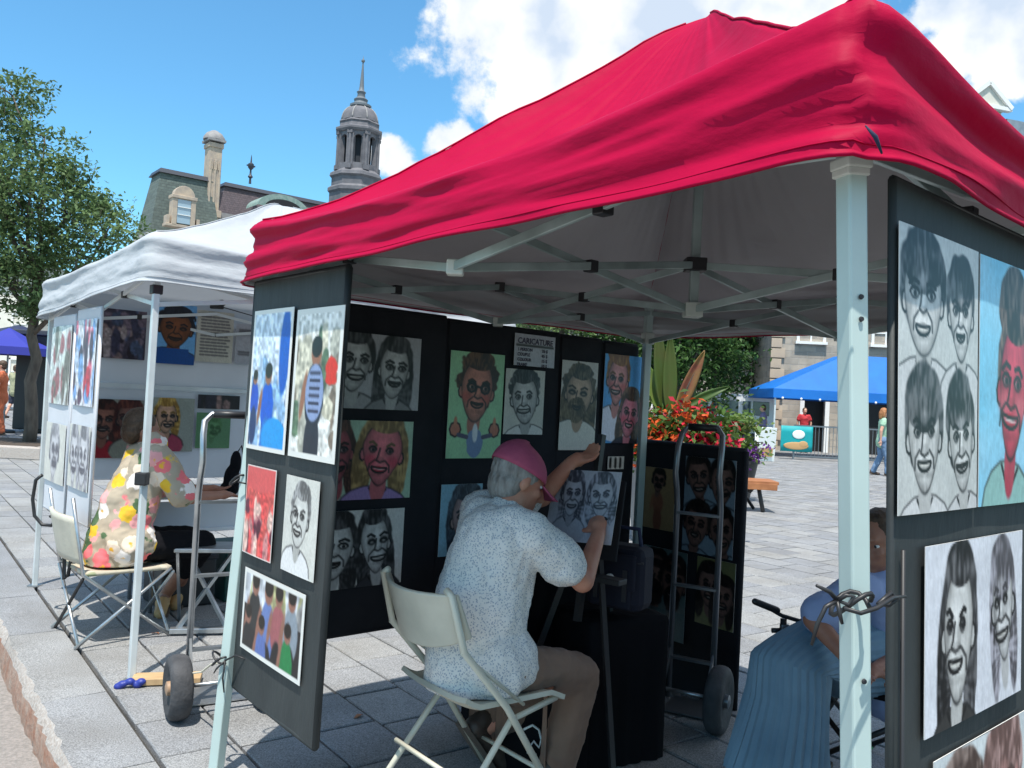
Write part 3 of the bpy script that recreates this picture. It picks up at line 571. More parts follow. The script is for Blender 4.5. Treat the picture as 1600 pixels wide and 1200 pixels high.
# ------------------------------------------------------------------ canopies
def canopy_mesh(cor, zhem, zeave, zc, parent, mt, name='canopy_cloth', sag=.10, esag=.07, pw=1.3, seed=0, wr=1.0, per=110, rings=44, vr=22, flare=.03, bind=None):
    cor = [np.array(c[:2], float) for c in cor]; cen = sum(cor)/4; V = []; T = []
    for k in range(4):
        for i in range(per): T.append((k, i/per))
    n = len(T); nz = lambda x, y, z=0: mnoise.noise(Vector((x+seed*7, y, z)))
    def edge(k, w):
        a, b = cor[k], cor[(k+1) % 4]; p = a+(b-a)*w; dd = min(w, 1-w)
        p = p + (cen-p)*.018*math.exp(-(dd/.012)**2)
        ze = zeave[k]*(1-w)+zeave[(k+1) % 4]*w - esag*(math.sin(math.pi*w)**.55 if 0 < w < 1 else 0) + .012*nz(w*5, k*3.3)
        return p, ze
    L = np.linalg.norm(cor[1]-cor[0])
    for r in range(rings+1):
        m = max(r/rings, .002)
        for k, w in T:
            p, ze = edge(k, w); t = 1-m; q = cen+(p-cen)*m
            mid = 4*w*(1-w)
            z = ze+(zc-ze)*(t**pw)*(1-.0*mid) - sag*math.sin(math.pi*t)**1.5*mid*(.6+.4*m)
            if m < .16: z -= (1-m/.16)**2*.045
            rad = nz(w*26+k*31, m*1.5)*.010*math.sin(math.pi*m)*wr*(1 if True else 0)
            z += rad - .012*wr*abs(nz(q[0]*3+q[1]*4, q[1]*2.5-q[0]*3, 8))*math.sin(math.pi*m) + nz(q[0]*2.2, q[1]*2.2, 3)*.018*math.sin(math.pi*m)*wr + .012*wr*nz(q[0]*9+q[1]*2, q[1]*5)*m*t*3
            z += .018*math.exp(-((min(w, 1-w))/.03)**2)*math.sin(math.pi*m)*.8       # taut seam over the rib
            V.append((q[0], q[1], z))
    for r in range(1, vr+1):
        v = r/vr
        for k, w in T:
            p, ze = edge(k, w); a, b = cor[k], cor[(k+1) % 4]; s_ = w*L
            nrm = np.array([(b-a)[1], -(b-a)[0]]); nrm /= np.linalg.norm(nrm)
            if nrm@(p-cen) < 0: nrm = -nrm
            dc = min(w, 1-w)*L; zh = zhem[k]*(1-w)+zhem[(k+1) % 4]*w
            cd = vn(p-cen); bl = math.exp(-(dc/.05)**2); nd = nrm*(1-bl)+cd*bl
            ph = v*2.1+.55*nz(s_*1.1, k*5)+.25*(w-.5)
            o = .034*min(1, v*8)-.008*math.sin(math.pi*min(1, v*1.45))*(1-.6*bl) + flare*sm(.45, 1, v)*(.8+.5*nz(s_*1.3, 9+k))
            o += wr*(.013*math.sin(ph*2*math.pi*.9+1.2)*(.4+v*.7) - .010*abs(nz(s_*2.2+v*1.4, v*5-s_*1.5, 2+k)) + .016*nz(s_*1.6, v*3.2+s_*.5, k*3.)+.007*nz(s_*3.5, v*9+s_*.8, 5+k))
            o += wr*.009*math.sin(v*38+4*nz(s_*3, v*3))*math.exp(-dc/.13)*v
            q = p+nd*o; z = ze+(zh-ze)*v + .008*nz(s_*2.5, 1+k)*v
            V.append((q[0], q[1], z))
    fs = []
    R = rings+vr
    for r in range(R):
        for i in range(n): fs.append((r*n+i, r*n+(i+1) % n, (r+1)*n+(i+1) % n, (r+1)*n+i))
    me = bpy.data.meshes.new(name); org = ORG[parent.name]; V = np.array(V); me.from_pydata((V-org).tolist(), [], fs); me.update()
    # normals must face outwards (backfacing = lining)
    if me.polygons[(rings//2)*n+5].normal.z < 0: me.flip_normals()
    me.polygons.foreach_set('use_smooth', [True]*len(me.polygons)); me.materials.append(mt)
    o = bpy.data.objects.new(name, me); C.objects.link(o); o.parent = parent; ORG[o.name] = org
    # hem: rolled seam along the lower edge
    for k in range(4):
        MB().tube([V[r*n+k*per]+np.array([0, 0, .002]) for r in range(2, rings+1, 2)], .0035, 5).build('rib_seam', mt, o, smooth=True)
    MB().tube([V[(R-2)*n+i]+vn([*(V[(R-2)*n+i][:2]-cen), 0])*.0008 for i in range(n)], .0013, 4, closed=True).build('stitch_line', mt, o, smooth=True)
    hb = MB(); hp = [V[R*n+i] for i in range(n)]; hb.tube(hp, .004, 5, closed=True); hb.build('hem_seam', mt, o, smooth=True)
    return o
def pole(parent, top, bot, w, zr, m=m_pole, joint=True, capn='pole_cap', foot=True):
    top = np.array(top, float); bot = np.array(bot, float); a = (math.cos(zr), math.sin(zr), 0)
    b = MB(); d = vn(top-bot); x = vn(np.array(a)-d*(np.array(a)@d)); y = np.cross(d, x)
    b.box((top+bot)/2, (w, w, np.linalg.norm(top-bot)), (x, y, d)); o = b.build('pole', m, parent, bevel=.004)
    return o, (x, y, d)
def truss_x(parent, P, Q, zu, zl, mt=m_truss, w=.024, t=.012, off=0., zlp=None, zlq=None):
    """one scissor: two bars that cross, with a pivot block"""
    P = np.array([P[0], P[1], 0.]); Q = np.array([Q[0], Q[1], 0.]); d = vn(Q-P); n = np.array([-d[1], d[0], 0])*.010
    MB().bar(P+n+[0, 0, zu], Q+n+[0, 0, zlq or zl], t, w).build('truss_bar', mt, parent, bevel=.002)
    MB().bar(P-n+[0, 0, zlp or zl], Q-n+[0, 0, zu], t, w).build('truss_bar', mt, parent, bevel=.002)
    c = (P+Q)/2+[0, 0, (zu+zl)/2]; MB().box(c, (.034, .034, .036), (d, vn(n), np.array([0, 0, 1.]))).build('pivot_block', m_blackplastic, parent, bevel=.003)
def xy(p): return np.array([p[0], p[1], 0.])

# ---- the red tent
A, B_, D_ = onz(393, 440, 1.81), onz(1345, 258, 1.81), onz(1010, 525, 1.81)
A[2] = B_[2] = D_[2] = 0
C_ = B_+D_-A
cen = (B_+D_)/2
inn = lambda p, k=.075: p+vn(cen-p)*k
tent = root('canopy_tent', 'red pop-up canopy tent with pale green steel legs over the caricature stand', 'tent', cen)
canopy_mesh([A, B_, C_, D_], [1.80, 1.815, 1.80, 1.80], [2.035, 2.085, 2.035, 2.02], 2.83, tent, m_red, seed=1, sag=.13, esag=.075, pw=1.33)
pA, axA = pole(tent, inn(A)+[0, 0, 1.955], at(336, 1205, 3.03)*[1, 1, 0], .040, math.radians(-25))
# near leg: stands a little out of plumb like in the picture
bt = at(1330, 262, inn(B_)[1]); bb = at(1337, 1200, inn(B_)[1]+.01); dv = (bb-bt)/(bb[2]-bt[2]); footB = bt+dv*(0.03-bt[2])
pB, axB = pole(tent, bt+dv*.12, footB, .035, math.radians(17))
c = bt+np.array([0, 0, .005]); bx = MB(); bx.box(c+[0, 0, .0], (.047, .047, .018), axB); bx.box(c+[0, 0, -.014], (.042, .042, .014), axB); bx.build('pole_cap', m_plasticW, tent, bevel=.003)
pD, axD = pole(tent, inn(D_)+[0, 0, 1.955], at(985, 1045, inn(D_)[1])*[1, 1, 0]+[0, 0, .03], .038, math.radians(20))
pC, axC = pole(tent, inn(C_)+[0, 0, 1.955], inn(C_)+[0, 0, .03], .038, math.radians(20))
for P, ax in ((inn(A), axA), (inn(D_), axD), (inn(C_), axC)):
    MB().box(P+[0, 0, 1.79], (.054, .054, .06), ax).build('pole_cap', m_plasticW, tent, bevel=.004)
for P in (footB, inn(C_), inn(D_)): MB().box([P[0], P[1], .035], (.09, .09, .008)).build('foot_plate', m_chrome, tent)
# snap button and holes on the near leg
for z in (1.62, 1.585, 1.02, .78): MB().lathe([(.0045, 0), (.0035, .003)], (bt+dv*(z-bt[2]))-axB[1]*.0203, -axB[1], 10).build('leg_hole', m_ink, tent)
AB, BC, CD, DA = (A+B_)/2, (B_+C_)/2, (C_+D_)/2, (D_+A)/2
ZU, ZL = 1.925, 1.77
q = [inn(A), inn(B_), inn(C_), inn(D_)]; mids = [inn(AB, .085), inn(BC, .085), inn(CD, .085), inn(DA, .085)]
for i in range(4):
    j = (i+1) % 4; truss_x(tent, q[i], mids[i], ZU, ZL, zlp=1.86 if i in (1,) else None); truss_x(tent, mids[i], q[j], ZU, ZL, zlq=1.86 if i == 0 else None)
    truss_x(tent, mids[i], cen, ZU+.0, ZL)
    MB().box(mids[i]+[0, 0, ZU], (.045, .045, .04)).build('bar_bracket', m_blackplastic, tent, bevel=.004); MB().box(mids[i]+[0, 0, ZL], (.045, .045, .04)).build('bar_bracket', m_plasticW, tent, bevel=.004)
MB().box(cen+[0, 0, 2.22], (.030, .030, .92)).build('centre_post', m_truss, tent, bevel=.003)
MB().box(cen+[0, 0, ZU], (.07, .07, .045)).build('bar_bracket', m_blackplastic, tent, bevel=.004); MB().box(cen+[0, 0, ZL], (.06, .06, .05)).build('bar_bracket', m_plasticW, tent, bevel=.004)
MB().lathe([(.055, 0), (.05, .03), (.02, .06), (.0001, .07)], cen+[0, 0, 2.70]).build('peak_cap', m_blackplastic, tent, smooth=2)
# torn seam at the near corner
b = MB(); b.tube([at(1352, 196, 1.20), at(1368, 214, 1.2), at(1378, 240, 1.21)], [.001, .0035, .0015], 6); b.build('torn_seam', m_navy, tent, smooth=True)

# ---- display boards
def knot(name, label, c, r, n, ends, seed, m=m_blackplastic, tr=.0038):
    rn = random.Random(seed); t = root(name, label, 'tie', c); b = MB(); c = np.array(c)
    pts = [c+np.array([math.cos(a)*r, math.sin(a)*r, .018*math.sin(a*1.5)+.012*(a/6)]) for a in np.linspace(0, n*2*math.pi, 16*n)]
    b.tube(pts, tr, 7); b.build('wrapped_cord', m, t, smooth=True)
    for e in ends: MB().tube(e, [tr*.9]*(len(e)-1)+[tr*.6], 7).build('loose_end', m, t, smooth=True)
    return t
plF = Plane(A, B_-A, -(cen-A), .03); plW = Plane(A, D_-A, (1.2, -1)); plR = Plane(B_, C_-B_, (1, -1), -.085)
# front board, hung from the far left leg, swings along the front
a1, _ = plF.hit(511, 800); a0 = .02
FO = -.02
fb = plF.board('display_board', 'tall narrow weathered black display board hung from the left leg of the red tent', a0+.01, a1+.010, .36, 1.80, .022, m_blackg, o=0)
def PF(x0, y0, x1, y1): return (x0, y0), (x1, y1)
def pic(pl, name, label, tl, bl, tr, paint, seed, o=.010, **kw):
    a0, z1 = pl.hit(*tl); _, z0 = pl.hit(*bl); a1, _ = pl.hit(*tr); return sheet(name, label, pl.pt(a0, z1, o), pl.pt(a1, z1, o), pl.pt(a0, z0, o), paint, seed, n_out=pl.n, **kw)
BLUE = [(.05, .35, .75), (.1, .5, .85), (.75, .8, .88), (.1, .15, .3), (.85, .85, .9), (.02, .25, .6), (.5, .3, .25)]
def p_blue(s):
    s.scene([(.75, .85, .95), (.55, .7, .85), (.15, .2, .35), (.85, .88, .92)], (.82, .88, .95), 30, .25); s.person(.5, 1.25*s.a/2, .5, (.05, .35, .8), (.1, .45, .8)); m, _ = s.el(.85, .3*s.a, .12, .3*s.a); s.mix(m, (.05, .35, .75)); s.person(.15, 1.2*s.a/2, .35, (.1, .3, .75), (.1, .2, .4)); m, _ = s.el(.7, .9*s.a, .3, .14*s.a); s.mix(m, (.1, .6, .9))
def p_city(s):
    s.scene([(.7, .7, .65), (.35, .45, .35), (.8, .78, .7), (.5, .45, .4)], (.9, .9, .88), 34, .15); m, _ = s.el(.82, .42*s.a, .12, .09*s.a, amp=.2); s.mix(m, (.85, .2, .15)); s.person(.5, .5*s.a, .62, (.1, .13, .2), (.12, .14, .2)); m, _ = s.el(.5, .56*s.a, .19, .19*s.a); s.mix(m, (.55, .62, .78))
    for k in range(6): s.line([(.40, (.43+k*.05)*s.a), (.60, (.43+k*.05)*s.a)], .012, (.2, .2, .3))
def p_redb(s): s.scene([(.85, .3, .3), (.8, .15, .25), (.9, .75, .7), (.35, .1, .2), (.75, .5, .5)], (.85, .35, .33), 34, .3); m, _ = s.el(.5, .12*s.a, .6, .16*s.a); s.mix(m, (.85, .35, .35))
def p_group(s):
    s.scene([(.75, .75, .55), (.6, .6, .6), (.8, .82, .85)], (.9, .92, .95), 14, .0)
    m = (s.Y > .42*s.a)*1.; s.mix(m, (.14, .13, .14))
    for x, y, k, sc in ((.22, .45, .36, (.16, .17, .18)), (.45, .5, .40, (.45, .55, .8)), (.62, .45, .34, (.7, .4, .42)), (.82, .42, .34, (.6, .65, .7)), (.78, .78, .30, (.1, .55, .3)), (.36, .85, .3, (.4, .5, .78)), (.12, .8, .3, (.12, .12, .14))): s.person(x, y*s.a, k, sc, (.1, .1, .12), (.65, .45, .38))
    s.c *= .9
pic(plF, 'poster', 'tall photo print full of bright blue figures at top left of the front board', (403, 487), (392, 700), (464, 487), p_blue, 1, nx=56, border=.05, cat='poster')
pic(plF, 'poster', 'tall photo print of a person in grey vest among a street crowd', (470, 485), (456, 712), (544, 482), p_city, 2, nx=64, border=.05, cat='poster')
pic(plF, 'poster', 'narrow pinkish red photo print on the front board', (392, 725), (386, 862), (437, 730), p_redb, 3, nx=44, border=.02, cat='poster')
pic(plF, 'drawing', 'black line caricature of a man on white paper in the middle of the front board', (453, 741), (443, 888), (505, 751), lambda s: s.face(.5, .42*s.a, .42*s.a*.62, hair=(.35, .35, .35), hi=(.7, .7, .7), bust=(.9, .9, .9), hatch=.12, jaw=.1, wide=.62), 4, nx=64)
pic(plF, 'poster', 'photo print of a group of people in the lower part of the front board', (388, 885), (378, 1008), (484, 905), p_group, 5, nx=84, border=.03, cat='poster')
# wall of boards along the back-left side of the tent
ax = lambda px, py=700: plW.hit(px, py)[0]
plW.board('display_board', 'black display board behind the front board showing three rows of paired faces', .07, ax(688), .47, 1.765, .03, m_black)
plW.board('display_board', 'wide black display board behind the seated artist with the lettered sign', ax(692), ax(866), .30, 1.755, .03, m_black)
plW.board('display_board', 'narrow black display board with the long haired portrait', ax(870), ax(933), .30, 1.75, .03, m_black)
plW.board('display_board', 'narrow black display board beside the back leg with the blue double portrait', ax(938), ax(984, 800), .32, 1.745, .03, m_black)
bwA = dict(skin=(.80, .80, .79), hair=(.10, .10, .11), hi=(.34, .34, .35))
PINK = dict(skin=(.86, .47, .50), hair=(.45, .36, .22), hi=(.74, .62, .40), cheek=(.85, .25, .35), lip=(.75, .1, .2))
pic(plW, 'drawing', 'grey double caricature of a dark haired couple at the top of the first back board', (505, 514), (500, 636), (657, 523), lambda s: (s.face(.30, .40*s.a, .33*s.a*1.0, **bwA, bust=(.6, .6, .6)), s.face(.72, .47*s.a, .33*s.a, **bwA, long=.9, bust=(.5, .5, .5))), 6, nx=100, bg=(.70, .70, .71))
pic(plW, 'drawing', 'caricature of a smiling blonde woman with pink face on pale green paper', (500, 655), (495, 783), (644, 660), lambda s: (s.face(.16, .42*s.a, .33*s.a, skin=(.7, .35, .38), hair=(.2, .12, .1), hi=(.4, .25, .2), long=.9), s.face(.66, .42*s.a, .36*s.a, **PINK, long=.7, wide=.72, bust=(.6, .5, .7))), 7, nx=100, bg=(.66, .78, .68))
pic(plW, 'drawing', 'charcoal portrait of two long haired women in the bottom row of the first back board', (495, 800), (490, 925), (630, 797), lambda s: (s.face(.20, .48*s.a, .34*s.a, **bwA, long=1.2), s.face(.66, .45*s.a, .34*s.a, **bwA, long=1.3, wide=.55, bust=(.2, .2, .22))), 8, nx=100, bg=(.84, .84, .82))
def p_glass(s):
    s.c *= np.array([.93, 1, .93]); s.face(.5, .36*s.a, .26*s.a, skin=(.80, .52, .44), hair=(.20, .12, .08), hi=(.42, .28, .18), glasses=1, cheek=(.8, .35, .3), wide=.66, curly=1)
    m, _ = s.el(.5, .86*s.a, .15, .13*s.a, amp=.1); s.mix(m, (.45, .55, .70)); m, _ = s.el(.5, .76*s.a, .05, .09*s.a); s.mix(m, (.85, .88, .9))
    for g in (-1, 1):
        m, _ = s.el(.5+g*.36, .73*s.a, .10, .07*s.a, amp=.1); s.mix(m, (.72, .45, .36)); s.arc(.5+g*.36, .73*s.a, .10, .07*s.a, 0, 6.3, .012, (.15, .1, .1)); m, _ = s.el(.5+g*.36, .66*s.a, .03, .05*s.a); s.mix(m, (.75, .5, .38)); s.line([(.5+g*.15, .80*s.a), (.5+g*.30, .78*s.a)], .05, (.3, .3, .4))
pic(plW, 'drawing', 'coloured caricature of a man in round glasses giving two thumbs up on green paper', (703, 547), (694, 716), (787, 553), p_glass, 9, nx=90, bg=(.68, .84, .70))
pic(plW, 'drawing', 'black ink caricature of a grinning curly haired face below the lettered sign', (789, 575), (783, 678), (850, 578), lambda s: s.face(.5, .46*s.a, .33*s.a, **bwA, curly=1, wide=.68, bust=(.85, .85, .83), smile=1.15), 10, nx=72, bg=(.82, .82, .78))
pic(plW, 'drawing', 'brown toned portrait of a bearded man with wild long hair', (877, 562), (869, 703), (933, 566), lambda s: s.face(.5, .38*s.a, .24*s.a, skin=(.78, .66, .56), hair=(.20, .16, .11), hi=(.48, .42, .32), long=1.3, curly=1, beard=1, bust=(.85, .84, .8), wide=.8), 11, nx=64, bg=(.82, .80, .76))
pic(plW, 'drawing', 'colour caricature of a red haired man above a woman on sky blue paper', (944, 552), (936, 692), (1004, 552), lambda s: (s.face(.34, .30*s.a, .24*s.a, skin=(.9, .6, .58), hair=(.5, .3, .12), hi=(.7, .5, .25), pomp=1, cheek=(.85, .4, .4), bust=(.9, .9, .95)), s.face(.68, .68*s.a, .22*s.a, skin=(.92, .55, .62), hair=(.25, .18, .15), hi=(.5, .38, .3), long=.9, cheek=(.9, .3, .4), bust=(.2, .15, .2))), 12, nx=70, bg=(.35, .66, .90))
pic(plW, 'drawing', 'pale blue drawing partly hidden behind the back of the seated artist', (688, 757), (680, 870), (752, 760), lambda s: (s.face(.65, .5*s.a, .36*s.a, skin=(.7, .6, .6), hair=(.12, .15, .2), hi=(.3, .35, .4), long=.6)), 13, nx=56, bg=(.55, .74, .82))
sg = pic(plW, 'paper_sign', 'white paper sign headed CARICATURE with lines of prices', (803, 520), (800, 570), (866, 523), lambda s: s.line([(.05, .36*s.a), (.95, .36*s.a)], .01, (.2, .2, .2)), 14, nx=44, bg=(.78, .79, .82), cat='sign')
ORG[sg.name] = np.array(sg.location)
a0s, zs = plW.hit(804, 526); m_pr = mat('sign_print', (.06, .06, .10), .7)
letters('heading_lettering', 'CARICATURE', .0375, plW.pt(a0s+.010, zs-.027, .0135), plW.d, m_pr, sg, bold=.0008)
for k, (l1, l2) in enumerate((('1 PERSON', '25 $'), ('COUPLE', '45 $'), ('COLOUR', '15 $'), ('FRAME', '10 $'))):
    letters('price_lettering', l1, .021, plW.pt(a0s+.012, zs-.062-.0235*k, .0135), plW.d, m_pr, sg, bold=.0005)
    letters('price_lettering', l2, .021, plW.pt(a0s+.165, zs-.062-.0235*k, .0135), plW.d, m_pr, sg, bold=.0005)
cd_ = pic(plW, 'paper_card', 'small white card pinned below the sky blue portrait', (948, 713), (946, 733), (973, 714), lambda s: [s.line([(.15+.3*i, .2*s.a), (.15+.3*i, .8*s.a)], .08, (.1, .1, .1)) for i in range(3)], 15, nx=22, cat='card')
# right hand board on the near side
a0r, _ = plR.hit(1399, 700)
plR.board('display_board', 'large weathered black display board right of the near tent leg', a0r, a0r+1.25, .30, 1.815, .014, m_blackg)
bwB = dict(skin=(.88, .88, .87), hair=(.07, .07, .08), hi=(.42, .42, .43))
def p_four(s):
    s.face(.27, .245*s.a, .172*s.a, **bwB, fringe=.9, top=1.1, wide=.66, bust=(.8, .8, .8)); s.face(.75, .27*s.a, .150*s.a, **bwB, fringe=.8, top=1.1, wide=.66, bust=(.8, .8, .8)); s.face(.29, .73*s.a, .175*s.a, **bwB, fringe=.9, top=1.1, wide=.64, bust=(.82, .82, .82)); s.face(.77, .74*s.a, .170*s.a, **bwB, fringe=.5, top=1.15, wide=.60, bust=(.8, .8, .8), beard=0)
pic(plR, 'drawing', 'large charcoal drawing of four mop haired faces in two rows', (1396, 346), (1404, 804), (1520, 393), p_four, 16, nx=120, bg=(.80, .81, .80))
pic(plR, 'drawing', 'coloured caricature of a red faced man with a tall dark quiff on light blue', (1523, 397), (1530, 790), (1650, 442), lambda s: (s.mix(np.ones_like(s.X)*.5*s.noise(5), (.75, .88, .95)), s.face(.37, .52*s.a, .26*s.a, skin=(.82, .26, .36), hair=(.13, .11, .10), hi=(.50, .42, .38), pomp=1, wide=.50, cheek=(.90, .45, .50), lip=(.7, .08, .2), bust=(.55, .72, .70), hatch=.3)), 17, nx=120, bg=(.48, .78, .90))
pic(plR, 'drawing', 'charcoal drawing of a dark haired woman beside a grey haired woman in the middle row', (1437, 853), (1446, 1148), (1589, 826), lambda s: (s.face(.30, .50*s.a, .34*s.a, **bwB, long=.8, wide=.46, top=1.05, bust=(.2, .2, .2)), s.face(.77, .42*s.a, .30*s.a, skin=(.88, .88, .88), hair=(.30, .29, .31), hi=(.70, .69, .73), long=.8, fringe=.9, wide=.42)), 18, nx=120, bg=(.88, .89, .92))
pic(plR, 'drawing', 'drawing of two brown haired heads at the bottom of the right board', (1450, 1188), (1458, 1500), (1595, 1110), lambda s: (s.face(.27, .46*s.a, .32*s.a, skin=(.85, .72, .68), hair=(.28, .22, .20), hi=(.62, .55, .52), fringe=.4), s.face(.72, .40*s.a, .34*s.a, skin=(.88, .65, .62), hair=(.40, .30, .28), hi=(.75, .62, .60), fringe=.6)), 19, nx=90, bg=(.84, .87, .88))
# metal post of the right board
pr_ = root('display_post', 'thin grey metal post along the edge of the right display board', 'post', plR.pt(a0r+.045, 0, -.03))
MB().tube([plR.pt(a0r+.012, .03, .008), plR.pt(a0r+.012, 1.22, .008)], .0035, 10).build('post_tube', m_iron, pr_, smooth=True); MB().lathe([(.03, 0), (.028, .01)], plR.pt(a0r-.005, .03, .012)).build('foot_plate', m_iron, pr_)
# standing board between back leg and plaza
q0 = onz(1003, 1080, .03); P0 = at(1003, 700, 4.48); P1 = at(1163, 700, 3.98); plS = Plane(P0, P1-P0, (-.3, -1)); wS = np.linalg.norm((P1-P0)[:2])
plS.board('display_board', 'low black display board standing on the paving behind the hand truck', 0, wS, .035, 1.245, .03, m_black)
dimA = dict(skin=(.55, .42, .38), hair=(.06, .05, .05), hi=(.2, .17, .16))
pic(plS, 'drawing', 'tan drawing of a small figure holding something on the low board', (1008, 728), (1006, 822), (1058, 738), lambda s: (s.person(.5, .5*s.a, .5, (.55, .36, .28), (.5, .32, .25)), s.face(.5, .22*s.a, .15*s.a, **dimA)), 20, nx=40, bg=(.62, .52, .38))
def p_4b(s):
    for x, y in ((.28, .22), (.75, .25), (.28, .72), (.78, .75)): s.face(x, y*s.a, .19*s.a, **dimA, bust=(.5, .58, .64))
pic(plS, 'drawing', 'four dark haired faces on grey blue paper at the upper right of the low board', (1074, 712), (1074, 860), (1153, 724), p_4b, 21, nx=64, bg=(.52, .60, .66))
pic(plS, 'drawing', 'two bald heads on teal grey paper at the lower left of the low board', (1008, 850), (1006, 985), (1076, 868), lambda s: (s.face(.32, .35*s.a, .24*s.a, **dimA, fringe=-.5, beard=1), s.face(.72, .38*s.a, .24*s.a, **dimA, fringe=-.5, beard=1), s.mix((s.Y > .68*s.a)*.6, (.25, .4, .42))), 22, nx=50, bg=(.36, .46, .46))
pic(plS, 'drawing', 'two smiling dark haired women on olive paper at the lower right of the low board', (1092, 868), (1092, 972), (1152, 884), lambda s: (s.face(.35, .42*s.a, .26*s.a, **dimA, long=.8), s.face(.72, .55*s.a, .24*s.a, **dimA, long=.8)), 23, nx=50, bg=(.50, .50, .34))
# cords tying the boards
kb = at(1308, 938, 1.24); e = lambda x, y, d=1.235: at(x, y, d)
knot('cable_tie', 'black cord knotted round the near tent leg at waist height', at(1330, 950, 1.295), .029, 1, [
    [kb, e(1297, 925), e(1276, 915, 1.22)], [kb, e(1322, 930), e(1334, 932), e(1326, 945), kb], [kb, e(1312, 960), e(1316, 975)], [kb, e(1290, 948), e(1277, 975), e(1268, 1008)],
    [e(1318, 950), e(1345, 958), e(1370, 950), e(1395, 934, 1.27), e(1415, 932, 1.3)], [e(1372, 944, 1.26), e(1392, 926, 1.28), e(1402, 936, 1.28), e(1388, 946, 1.28), e(1375, 944, 1.26)]], 1)
ka = at(352, 1032, 3.0)
knot('cable_tie', 'black cord tying the front board to the far left tent leg', at(347, 1035, 3.04), .034, 2, [[ka, at(368, 1024, 2.97), at(384, 1030, 2.95)], [ka, at(348, 1060, 3.0), at(350, 1082, 3.0)], [ka, at(338, 1045, 3.0), at(334, 1052, 3.0)]], 2)
knot('cable_tie', 'thin black cord round the far left tent leg beside the red print', at(374, 753, 3.05), .032, 1, [[at(372, 753, 3.0), at(386, 756, 3.0)]], 3, tr=.004)
pts = [at(350, 1035, 3.1), at(330, 1038, 3.25), at(315, 1050, 3.4), at(300, 1052, 3.5), at(288, 1056, 3.55)]
tag(MB().tube(pts, .004, 6).build('cord', m_rope, None, smooth=True, loc=pts[0]), 'cream cord running from the tent leg to the wheel', 'cord')

# ------------------------------------------------------------------ people
def wrinkle(o, st, sc, seed=0):
    t = bpy.data.textures.new('cloth_folds', 'CLOUDS'); t.noise_scale = sc; t.noise_depth = 3
    d = o.modifiers.new('folds', 'DISPLACE'); d.texture = t; d.strength = st; d.mid_level = .5; d.texture_coords = 'GLOBAL' if False else 'LOCAL'
def hand(b, w, d, k, up, curl=.5, side=1):
    """palm, four unequal bent fingers and a side thumb"""
    d = vn(d); x = vn(np.cross(d, up))*side; n = np.cross(x, d)
    c = w+d*.045*k; b.cap(w, w+d*.03*k, .024*k, .030*k, 10)
    b.ell(c, (.040*k, .020*k, .048*k), (x, n, d), 12, 8)
    for i, (o, L) in enumerate(((-.028, .060), (-.010, .070), (.010, .066), (.027, .052))):
        p = w+d*.080*k+x*o*k; cd = vn(d-n*curl*.55); q = p+cd*L*.45*k; cd2 = vn(d*.6-n*curl*1.3+d*(1-curl)); r_ = q+cd2*L*.42*k
        b.cap(p, q, .0088*k, .0080*k, 8); b.cap(q, r_, .0080*k, .0066*k, 8)
    t0 = w+d*.035*k-x*.034*k; t1 = t0+vn(d*.6-x*.75-n*.25)*.038*k; t2 = t1+vn(d-n*.5)*.028*k
    b.cap(t0, t1, .0115*k, .0095*k, 8); b.cap(t1, t2, .0095*k, .0078*k, 8)
def head_prims(b, hc, fd, ud, k):
    fd = vn(fd); ud = vn(np.array(ud)-fd*(np.array(ud)@fd)); sd_ = np.cross(fd, ud)
    P = lambda f, u, s_=0.: hc+fd*f*k+ud*u*k+sd_*s_*k
    b.ell(P(-.012, .022), (.074*k, .094*k, .090*k), (sd_, fd, ud), 18, 12)
    b.ell(P(.022, -.040), (.056*k, .062*k, .070*k), (sd_, fd, ud), 16, 10)
    b.ell(P(.062, -.088), (.024*k, .022*k, .020*k), (sd_, fd, ud), 10, 8)           # chin
    b.cap(P(.082, .012), P(.104, -.030), .010*k, .0145*k, 8); b.ell(P(.094, -.034), (.018*k, .012*k, .010*k), (sd_, fd, ud), 8, 6)      # nose
    b.ell(P(.078, .030), (.046*k, .014*k, .012*k), (sd_, fd, ud), 10, 6)              # brow
    b.ell(P(.078, -.060), (.024*k, .012*k, .007*k), (sd_, fd, ud), 10, 6); b.ell(P(.077, -.070), (.020*k, .011*k, .007*k), (sd_, fd, ud), 10, 6)   # lips
    for s_ in (-1, 1):
        b.ell(P(.058, -.022, s_*.036), (.022*k, .022*k, .022*k), (sd_, fd, ud), 8, 6)
        b.ell(P(-.012, -.008, s_*.076), (.010*k, .019*k, .032*k), (sd_, vn(fd+ud*.2), ud), 10, 8)      # ears
    return P, sd_, fd, ud
